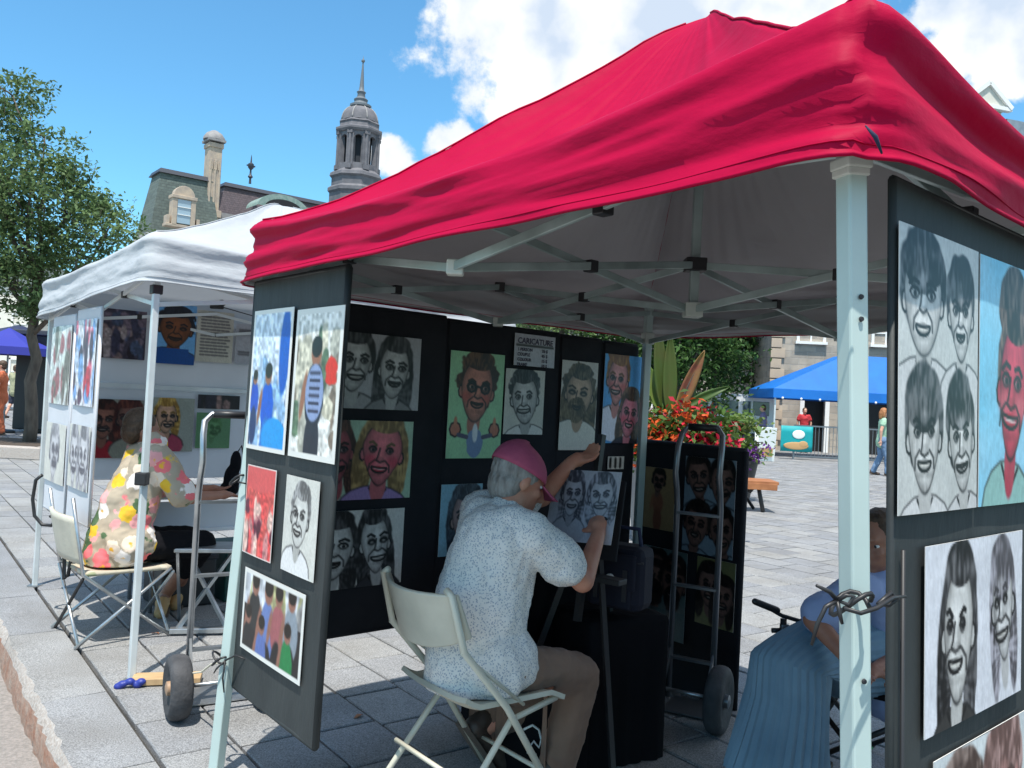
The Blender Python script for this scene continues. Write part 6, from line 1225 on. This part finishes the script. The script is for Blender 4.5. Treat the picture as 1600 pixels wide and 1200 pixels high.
dfr.box(dn+z*1.35, (2.6, 1.4, .35), (uT, wT, z)); dfr.lathe([(.001, 0), (1.1, 0), (1.1, .9), (.001, .9)], dn+z*1.5-wT*-.0-wT*.5, wT, 20); dfr.box(dn-z*1.7, (3.6, 1.2, .3), (uT, wT, z)); dm = dfr.build('dormer', m_chim, th, bevel=.04)
MB().box(dn-z*.15-wT*.1, (1.35, .9, 2.5), (uT, wT, z)).build('dormer_window', mat('pale_glass', (.30, .42, .50), .1, spec=.8), dm)
for q in range(2): MB().box(dn-z*(.5-.8*q)-wT*.6, (1.35, .06, .08), (uT, wT, z)).build('glazing_bar', m_whitep, dm)
dg_ = at(434, 330, 93); b = MB(); n_ = 20; vs = []; fs = []
for i, yy in enumerate((-1.6, 1.8)):
    for k in range(n_+1): a = math.pi*k/n_; vs.append(dg_+uT*math.cos(a)*2.9+z*(math.sin(a)*1.55)+wT*yy)
for k in range(n_): fs.append((k, k+1, n_+2+k, n_+1+k))
fs.append(tuple(range(n_+1))); b.add(vs, fs); lg = b.build('lucarne', m_verd, th, smooth=2)
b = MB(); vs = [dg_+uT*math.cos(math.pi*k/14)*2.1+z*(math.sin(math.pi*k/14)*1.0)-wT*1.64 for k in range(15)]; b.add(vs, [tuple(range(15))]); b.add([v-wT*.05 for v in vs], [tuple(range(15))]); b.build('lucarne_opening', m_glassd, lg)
for k in range(4):
    for j in range(3): window(th, O3+uT*(3.5+6*k)-wT*-.18+z*(4+4.6*j), uT, -wT, 1.4, 2.4)
for k in range(2):
    for j in range(3): window(th, O1+uT*(2.4+3.4*k)+wT*.18+z*(4+4.4*j), uT, -wT, 1.4, 2.4)
# bell tower
DT = 112.; k_ = DT/FPX; tc_ = at(556, 300, DT)*[1, 1, 0]; ty_ = lambda y: 1.43+(609.5-y)*k_
tw_ = root('bell_tower', 'octagonal stone bell tower with dome and needle spire above the mansard roofs', 'tower', tc_)
b = MB(); r8 = math.pi/8; b.lathe([(3.5, 0), (3.5, ty_(302))], tc_, n=8, rot=r8); b.build('shaft', m_towerm, tw_)
b = MB(); b.lathe([(3.5, ty_(304)), (3.75, ty_(301)), (3.75, ty_(296)), (3.3, ty_(292)), (3.3, ty_(280)), (3.6, ty_(277)), (3.5, ty_(272)), (3.0, ty_(268)), (2.8, ty_(266))], tc_, n=8, rot=r8); b.build('base_cornice', m_towerm, tw_)
MB().lathe([(1.75, ty_(268)), (1.75, ty_(205))], tc_, n=16).build('inner_core', mat('dark_belfry', (.03, .035, .045), .9), tw_)
for k in range(8):
    a = math.pi/8+k*math.pi/4+.18; dv_ = np.array([math.cos(a), math.sin(a), 0]); tv_ = np.array([-dv_[1], dv_[0], 0]); zl, zh = ty_(268), ty_(208)
    b = MB(); b.box(tc_+dv_*2.45+z*(zl+zh)/2, (.70, .95, zh-zl), (dv_, tv_, z)); b.tube([tc_+dv_*2.85+z*(zl+.5), tc_+dv_*2.82+z*(zh-.3)], .20, 10); b.box(tc_+dv_*2.75+z*(zl+.3), (.7, .8, .6), (dv_, tv_, z)); b.box(tc_+dv_*2.75+z*(zh-.25), (.6, .7, .4), (dv_, tv_, z)); b.build('pier', m_towerm, tw_)
    a2 = a+math.pi/8; d2 = np.array([math.cos(a2), math.sin(a2), 0]); t2 = np.array([-d2[1], d2[0], 0]); b = MB(); hw = .78
    vs = []; top = zh+.05; sp = zh-1.2
    for i in range(13):
        an = math.pi*i/12; vs.append(tc_+d2*2.62+t2*math.cos(an)*.60+z*(sp+math.sin(an)*.7))
    for i in range(13):
        an = math.pi*i/12; x_ = math.cos(an)*hw*1.0; vs.append(tc_+d2*2.62+t2*(hw if i < 4 else -hw if i > 8 else x_*1.25)+z*(top if 3 <= i <= 9 else sp+(top-sp)*min(1, (i if i < 6 else 12-i)/3)))
    N0 = len(vs); vs += [v-d2*.45 for v in vs]; fs = []
    for i in range(12): fs += [(i, i+1, 14+i, 13+i), (N0+i, N0+i+1, i+1, i)]
    b.add(vs, fs); b.build('arch', m_towerm, tw_); MB().box(tc_+d2*2.4+z*(zl+.45), (.5, 1.5, .9), (d2, t2, z)).build('parapet', m_towerm, tw_)
b = MB(); b.lathe([(2.75, ty_(209)), (3.05, ty_(208)), (3.25, ty_(205)), (3.25, ty_(202)), (2.75, ty_(199)), (2.65, ty_(193)), (2.8, ty_(191)), (2.55, ty_(188))], tc_, n=8, rot=r8+.18); b.build('cornice', m_towerm, tw_)
b = MB(); pr = [(2.5*math.cos(t)**.8 if t < 1.5 else .9, ty_(188)+ (ty_(162)-ty_(188))*math.sin(t)) for t in np.linspace(0, 1.20, 9)]; b.lathe(pr, tc_, n=16, rot=.18); b.build('dome', m_towerm, tw_, smooth=2)
b = MB()
for k in range(8):
    a = k*math.pi/4+r8+.18; b.tube([tc_+np.array([math.cos(a), math.sin(a), 0])*q[0]*1.0+z*q[1] for q in pr], .10, 6)
b.build('dome_ribs', m_ashlar, tw_, smooth=True)
b = MB(); b.lathe([(1.25, ty_(165)), (1.45, ty_(163)), (1.45, ty_(160)), (1.0, ty_(158)), (.85, ty_(155)), (.95, ty_(151)), (.55, ty_(147)), (.50, ty_(141)), (.62, ty_(139)), (.36, ty_(136)), (.30, ty_(130)), (.08, ty_(92)), (.24, ty_(90)), (.24, ty_(88)), (.06, ty_(86)), (.001, ty_(80))], tc_, n=12); b.build('spire', mat('lead_grey', (.12, .14, .16), .6), tw_, smooth=2)
# stone building on the right
cS = at(1200, 640, 33.); uS = vn([1, -.10, 0]); nS = -np.array([.10, 1., 0]); nS = vn(nS); s0 = cS*[1, 1, 0]; bsn = root('stone_building', 'rubble stone building with dark doorways behind the blue awning', 'building', s0+uS*6)
doors = [(1.75, .95, 2.35), (4.1, 1.7, 2.6), (7.3, 1.5, 2.5), (10.8, 1.5, 2.5)]; wz = 7.2; x = 0.
b = MB(); xs = 0
for dx, dw, dh in doors+[(16, 0, 0)]:
    if dw: b.box(s0+uS*((xs+dx-dw/2)/2)+z*wz/2-nS*.3, (dx-dw/2-xs, .6, wz), (uS, nS, z)); b.box(s0+uS*dx+z*(dh+wz)/2-nS*.3, (dw, .6, wz-dh), (uS, nS, z)); xs = dx+dw/2
    else: b.box(s0+uS*((xs+dx)/2)+z*wz/2-nS*.3, (dx-xs, .6, wz), (uS, nS, z))
b.box(s0+z*wz/2-nS*4.8+uS*.31, (.6, 8.4, wz), (uS, nS, z)); b.build('wall', m_stone, bsn)
b = MB(); b.box(s0+uS*8-nS*3.5+z*(wz+.1), (16.6, 7.6, .3), (uS, nS, z)); b.build('roof', m_trimd, bsn)
for dx, dw, dh in doors:
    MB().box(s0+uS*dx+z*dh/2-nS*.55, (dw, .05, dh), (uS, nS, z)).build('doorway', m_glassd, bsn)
    b = MB()
    for s_ in (-1, 1): b.box(s0+uS*(dx+s_*dw/2)+z*dh/2+nS*.02, (.16, .12, dh), (uS, nS, z))
    b.box(s0+uS*dx+z*(dh+.09)+nS*.02, (dw+.3, .12, .18), (uS, nS, z)); b.build('door_frame', m_whitep, bsn)
for k in range(5): window(bsn, s0+uS*(1.5+2.8*k)+z*5.0, uS, nS, 1.0, 1.5)
# individual quoins at the corner
qm = slab_mesh('quoin', .55, .26, 77, g=.004, h=.10, mt=m_chim)
for k in range(17):
    q = bpy.data.objects.new('quoin_stone', qm); C.objects.link(q); q.parent = bsn; p = s0+uS*(.26 if k % 2 else .2)+z*(.2+.40*k)-ORG[bsn.name]; q.location = tuple(p); q.rotation_euler = (math.pi/2, 0, math.atan2(uS[1], uS[0])); q.scale = (1 if k % 2 else .75, 1.4, 1)
# cream building top right
cC = at(1508, 215, 45.); uC = vn([.95, .30, 0]); nC = np.array([.30, -.95, 0.]); zc_ = at(1540, 135, 45)[2]; bc_ = root('cream_building', 'cream gabled building rising behind the right slope of the red canopy', 'building', cC*[1, 1, 0]+uC*3)
o_ = cC*[1, 1, 0]; b = MB(); b.box(o_+uC*1.2+z*(zc_-1)/2-nC*3, (2.4, 6, zc_-1), (uC, nC, z)); b.box(o_+uC*6.2+z*(zc_-3.2)/2-nC*3.4, (8, 6, zc_-3.2), (uC, nC, z)); b.build('wall', m_cream, bc_)
b = MB(); b.add([o_-uC*.3+z*(zc_-1)+nC*.25, o_+uC*2.7+z*(zc_-1)+nC*.25, o_+uC*1.2+z*(zc_+.15)+nC*.25, o_-uC*.3+z*(zc_-1)-nC*6, o_+uC*2.7+z*(zc_-1)-nC*6, o_+uC*1.2+z*(zc_+.15)-nC*6], [(0, 1, 2), (5, 4, 3), (0, 2, 5, 3), (1, 4, 5, 2), (0, 3, 4, 1)]); b.build('gable_roof', m_cream, bc_)
b = MB(); b.bar(o_-uC*.4+z*(zc_-.95)+nC*.3, o_+uC*1.2+z*(zc_+.28)+nC*.3, .16, .25); b.bar(o_+uC*2.8+z*(zc_-.95)+nC*.3, o_+uC*1.2+z*(zc_+.28)+nC*.3, .16, .25); b.box(o_+uC*1.2+z*(zc_-1.0)+nC*.2, (3.2, .3, .2), (uC, nC, z)); b.build('eaves', m_whitep, bc_)
b = MB(); b.add([o_+uC*2.3+z*(zc_-1.6)+nC*.5, o_+uC*10.5+z*(zc_-1.6)+nC*.5, o_+uC*10.5+z*(zc_-1.2)-nC*5, o_+uC*2.3+z*(zc_-.9)-nC*5, o_+uC*2.3+z*(zc_-3.4)+nC*.5, o_+uC*10.5+z*(zc_-3.4)+nC*.5], [(0, 1, 2, 3), (4, 5, 1, 0)]); b.build('slope_roof', mat('blue_grey_slate', (.22, .27, .32), .7, var=(.16, .2, .24), vs=3), bc_)
for dx, zz_ in ((.75, 2.1), (1.65, 2.1), (.75, 4.6), (1.65, 4.6)): window(bc_, o_+uC*dx+z*(zc_-zz_), uC, nC, .62, 1.5)
for k in range(3): window(bc_, o_+uC*(4+2*k)+z*(zc_-5.2), uC, nC, .9, 1.4)
# far left houses under the tree
for i, (x, d, w_, h_, mt, lab) in enumerate(((-60, 60, 14, 7.5, m_cream, 'pale low house far behind the plaza tree'), (150, 66, 12, 6.0, m_stone, 'stone house far behind the white tent'), (430, 80, 30, 9.0, m_ashlar, 'long grey building far behind the tents'), (900, 70, 26, 7.5, m_stone, 'stone terrace far behind the black boards'), (1450, 60, 20, 8, m_cream, 'pale building far behind the blue awning'))):
    c = at(x, 600, d)*[1, 1, 0]; t = root('distant_house', lab, 'building', c, None); MB().box(c+z*h_/2, (w_, 6, h_)).build('wall', mt, t); b = MB(); frustum(b, c-[w_/2+.3, 3.3, 0], np.array([1., 0, 0]), np.array([0, 1., 0]), w_+.6, 6.6, h_, h_+1.8, 1.6); b.build('roof', m_slateG, t)
    for k in range(int(w_/2.8)):
        for j in range(2): window(t, c+[-w_/2+1.5+2.8*k, -3.0, 1.6+3.2*j], np.array([1., 0, 0]), np.array([0, -1., 0]), 1.1, 1.7, bars=(0, 1))
# dark shelter behind the far corner of the white tent
c = at(68, 600, 21)*[1, 1, 0]; t = root('kiosk', 'dark shuttered kiosk glimpsed between the tree trunk and the white tent', 'kiosk', c); MB().box(c+z*1.25+[.0, 0, 0], (.75, 1.2, 2.3)).build('body', m_iron, t, bevel=.03); MB().box(c+z*2.45, (.95, 1.4, .12)).build('roof', m_trimd, t, bevel=.02)

# ------------------------------------------------------------------ blue awning tent, railing, signs, van
aw = at(1197, 607, 28); t = root('canopy_tent', 'blue pop-up canopy in front of the stone building', 'tent', [aw[0]+2.2, 28.5, .03]); a0_ = aw[0]; zh_ = at(1197, 607, 28)[2]; zp = at(1330, 557, 28.5)[2]; zc1_ = at(1380, 607, 28)[2]
x0_, x1_, y0_, y1_ = a0_, a0_+5.6, 27.2, 30.0
v = [(x0_, y0_, zh_), (x1_, y0_, zh_+.0), (x1_, y1_, zh_), (x0_, y1_, zh_), (x0_+2.6, y0_+.9, zp), (x1_-.6, y0_+.9, zp), (x1_-.6, y1_-.9, zp), (x0_+2.6, y1_-.9, zp), (x0_, y0_-.02, zh_-.30), (x1_, y0_-.02, zh_-.30), (x1_+.02, y1_, zh_-.30), (x0_-.02, y1_, zh_-.30)]
cb = MB().add(v, [(0, 1, 5, 4), (1, 2, 6, 5), (2, 3, 7, 6), (3, 0, 4, 7), (4, 5, 6, 7), (8, 9, 1, 0), (9, 10, 2, 1), (10, 11, 3, 2), (11, 8, 0, 3)]).build('canopy_cloth', m_blueaw, t)
sdm = cb.modifiers.new('thickness', 'SOLIDIFY'); sdm.thickness = .01
for px_, py_ in ((x0_+.1, y0_+.1), (x1_-.1, y0_+.1), (x1_-.1, y1_-.1), (x0_+.1, y1_-.1)): MB().bar((px_, py_, .03), (px_, py_, zh_-.02), .05).build('pole', m_poleplain, t)
for k in range(9): MB().ell((x0_+.3+.6*k, y0_-.03, zh_-.30), (.04, .04, .04), n=8, k=5).build('lamp_globe', m_whitep, t, smooth=True)
rl = at(1216, 700, 30.0); r = root('railing', 'grey metal railing of the terrace in front of the stone building', 'railing', [rl[0]+2, 29.9, .03]); L_ = 9.0; b = MB()
for zz_ in (1.10, .14): MB().bar((rl[0]-.6, 26.6, zz_), (rl[0]+L_, 26.6, zz_), .045).build('rail', m_rims, r)
for k in range(6): MB().bar((rl[0]-.6+1.9*k, 26.6, .03), (rl[0]-.6+1.9*k, 26.6, 1.1), .05).build('post', m_rims, r)
for k in range(84): b.bar((rl[0]-.5+.113*k, 26.6, .14), (rl[0]-.5+.113*k, 26.6, 1.09), .014)
b.build('baluster', m_rims, r)
p0 = at(1222, 600, 26.5); bn = root('banner', 'teal banner with white and tan print tied to the terrace railing', 'banner', [p0[0]+.5, 26.5, .3]); px0, px1 = at(1222, 650, 26.5)[0], at(1272, 650, 26.5)[0]
MB().plate(lambda u, v: (px0+(px1-px0)*u, 26.53+.01*math.sin(u*9), .28+.80*v), 16, 4, .006).build('cloth', m_teal, bn, smooth=True)
b = MB(); b.ell(((px0+px1)/2+.05, 26.51, .82), (.20, .012, .14)); b.build('printed_cloud', m_whiteb, bn, smooth=True); b = MB(); b.ell(((px0+px1)/2-.02, 26.51, .46), (.40, .012, .12)); b.ell(((px0+px1)/2+.2, 26.505, .52), (.15, .012, .1)); b.build('printed_loaf', m_tan, bn, smooth=True)
sb = at(1198, 702, 24.6); r = root('sandwich_board', 'white sandwich board with a tan print at the end of the terrace railing', 'sign', [sb[0], sb[1], .03]); x_ = sb[0]; y_ = sb[1]
MB().box((x_, y_, .53), (.50, .03, 1.0), ((1, 0, 0), (0, .98, .15), (0, -.15, .98))).build('front_panel', m_whiteb, r, bevel=.005); MB().box((x_, y_+.35, .53), (.50, .03, 1.0), ((1, 0, 0), (0, .98, -.15), (0, .15, .98))).build('back_panel', m_whiteb, r, bevel=.005); MB().box((x_, y_-.045+.035, .30), (.34, .012, .25), ((1, 0, 0), (0, .98, .15), (0, -.15, .98))).build('print', m_tan, r)
# van
vc = at(1108, 640, 31)*[1, 1, 0]; r = root('van', 'white van parked under the dark trees', 'van', vc+[0, 0, .03])
prof = [(-2.1, .35), (-2.15, .9), (-2.0, 1.15), (-1.35, 1.3), (-.75, 1.95), (-.3, 2.08), (2.0, 2.05), (2.15, 1.9), (2.2, .35)]
b = MB(); n_ = len(prof); vs = [vc+[x, y, zz] for y in (-.9, .9) for x, zz in prof]; b.add(vs, [tuple(range(n_)), tuple(range(2*n_-1, n_-1, -1))]+[(k, (k+1) % n_, n_+(k+1) % n_, n_+k) for k in range(n_)]); b.build('body', m_van, r, bevel=.05)
for x_, w_ in ((-.55, .6), (.35, .95), (1.45, .95)): MB().box(vc+[x_, -.91, 1.58], (w_, .03, .5)).build('side_window', m_glass, r, bevel=.02)
b = MB(); b.add([vc+[-1.36, -.78, 1.36], vc+[-1.36, .78, 1.36], vc+[-.80, .74, 1.92], vc+[-.80, -.74, 1.92]], [(0, 1, 2, 3)]); b.build('windscreen', m_glass, r)
for x_ in (-1.4, 1.4):
    for y_ in (-.86, .86): MB().lathe([(.2, -.1), (.33, -.1), (.35, 0), (.33, .1), (.2, .1)], vc+[x_, y_, .36], (0, 1, 0), 20).build('wheel', m_tyre, r, smooth=2)
for y_ in (-.6, .6): MB().ell(vc+[-2.13, y_, .8], (.06, .15, .1)).build('headlight', m_whitep, r, smooth=True)
# parasol at the far left
uc = at(14, 530, 20.); r = root('parasol', 'blue parasol beyond the plaza tree at the left edge', 'parasol', [uc[0], uc[1], .03]); b = MB(); n_ = 8; ztop = at(14, 512, 20)[2]; zed = at(14, 548, 20)[2]; vs = [np.array([uc[0], uc[1], ztop])]
for rr_, zq in ((.45, .55), (.95, .15), (.97, -.12)):
    for k in range(8): a = 2*math.pi*k/8+.2; vs.append(np.array([uc[0]+rr_*1.05*math.cos(a), uc[1]+rr_*1.05*math.sin(a), zed+(ztop-zed)*zq if zq > 0 else zed-.10]))
fs = [(0, 1+k, 1+(k+1) % 8) for k in range(8)]+[(1+8*j+k, 1+8*j+(k+1) % 8, 9+8*j+(k+1) % 8, 9+8*j+k) for j in range(2) for k in range(8)]
o = b.add(vs, fs).build('cover', m_blueum, r); o.modifiers.new('thickness', 'SOLIDIFY').thickness = .008
MB().tube([(uc[0], uc[1], .03), (uc[0], uc[1], ztop)], .022, 8).build('pole', m_rims, r); MB().lathe([(.25, .03), (.25, .08), (.05, .12)], (uc[0], uc[1], 0)).build('base', m_iron, r)
for k in range(8): a = 2*math.pi*k/8+.2; MB().tube([(uc[0], uc[1], ztop-.04), vs[1+k]-[0, 0, .015], vs[9+k]-[0, 0, .015]], .008, 5).build('rib', m_iron, r)
uc2 = at(30, 522, 34.); r = root('parasol', 'dark navy parasol behind the blue one at the left edge', 'parasol', [uc2[0], uc2[1], .03]); zt2 = at(40, 508, 34)[2]; MB().lathe([(.001, zt2), (1.5, zt2-.45), (1.5, zt2-.6), (1.45, zt2-.45), (.02, zt2-.06)], (uc2[0], uc2[1], 0), n=8).build('cover', m_navy, r); MB().tube([(uc2[0], uc2[1], .03), (uc2[0], uc2[1], zt2)], .03, 8).build('pole', m_rims, r)
# ---- background people
def stander(label, px, py, d, yaw, top, bot, k=1., leg=.95, hair=m_brownhair, walk=.15, sleeve=.5, skin=m_skinp, group='people in the plaza', armb=.0, hl=0, shoes=m_shoe):
    b0 = onz(px, py, 0.); b0 = b0*(d/b0[1])*[1, 1, 0] if d else b0*[1, 1, 0]; f = np.array([math.cos(yaw), math.sin(yaw), 0.]); rt = np.array([f[1], -f[0], 0.]); z = np.array([0, 0, 1.])
    P = lambda a, b_, c: b0+(f*a+rt*b_+z*c)*k
    J = dict(pel=P(0, 0, .93), mid=P(.01, 0, 1.12), chest=P(.01, 0, 1.30), neck=P(.0, 0, 1.46), head=P(.03, 0, 1.60), shl=P(0, -.17, 1.40), shr=P(0, .17, 1.40), ell=P(walk*.6, -.25, 1.15), elr=P(-walk*.6, .25, 1.15), wrl=P(walk*1.4+armb, -.23, .95+armb), wrr=P(-walk*.6+armb, .24, .90+armb),
             hpl=P(0, -.09, .92), hpr=P(0, .09, .92), knl=P(-walk*.1, -.09, .50), knr=P(walk, .09, .50), anl=P(-walk*1.5, -.09, .10), anr=P(walk*1.1, .09, .09), tol=P(-walk*1.5+.15, -.10, .065), tor=P(walk*1.1+.16, .11, .065))
    return human(label, J, top, bot, hair=hair, skin=skin, k=k, vox=.014, sleeve=sleeve, leg=leg, facing=f+[0, 0, -.05], folds=.02, group=group, hair_long=hl, shoes=shoes)
stander('person in olive shirt and dark shorts walking away near the blue parasol', 20, 655, None, math.radians(75), m_olive, m_dark, leg=.45, k=1.0)
stander('person in orange clothes at the left picture edge', 0, 650, 19.0, math.radians(200), m_orange, m_orange, walk=.05)
stander('auburn haired woman in mint top and jeans standing by the terrace', 1376, 745, None, math.radians(-15), m_mint, m_jeans, hair=m_redhair, walk=.12, sleeve=.35, hl=.10)
stander('person in red top standing by the doorway of the stone building', 1255, 692, 31.8, math.radians(-90), m_redc, m_dark, walk=.03)
stander('person in dark purple clothes walking beside the white van', 1192, 668, 29., math.radians(160), m_purple, m_dark)
stander('person in grey blue shirt seated height behind the teal banner', 1236, 690, 30.2, math.radians(-60), m_blue, m_dark, k=.86, walk=.02) if False else None

# ------------------------------------------------------------------ freeze the fused bodies into plain meshes
bpy.context.view_layer.update()
dg = bpy.context.evaluated_depsgraph_get()
fin = []
for o in BAKE: fin.append((o, bpy.data.meshes.new_from_object(o.evaluated_get(dg))))
for o, me in fin:
    if o.name in SEAT:                                   # cloth rests on the seat instead of sinking through it
        pe, zs = SEAT[o.name]; n = len(me.vertices); co = np.empty(n*3, 'f'); me.vertices.foreach_get('co', co); co = co.reshape(-1, 3); og = ORG[o.name]; w_ = co+og
        near = np.hypot(w_[:, 0]-pe[0], w_[:, 1]-pe[1]) < .27; low = near & (w_[:, 2] < zs+.006); w_[low, 2] = zs+.006+(w_[low, 2]-zs)*.02
        me.vertices.foreach_set('co', (w_-og).astype('f').ravel()); me.update()
    mts = [m for m in o.data.materials]; o.modifiers.clear(); o.data = me
    if not me.materials:
        for m in mts: me.materials.append(m)
    me.polygons.foreach_set('use_smooth', [True]*len(me.polygons)); me.name = o.name
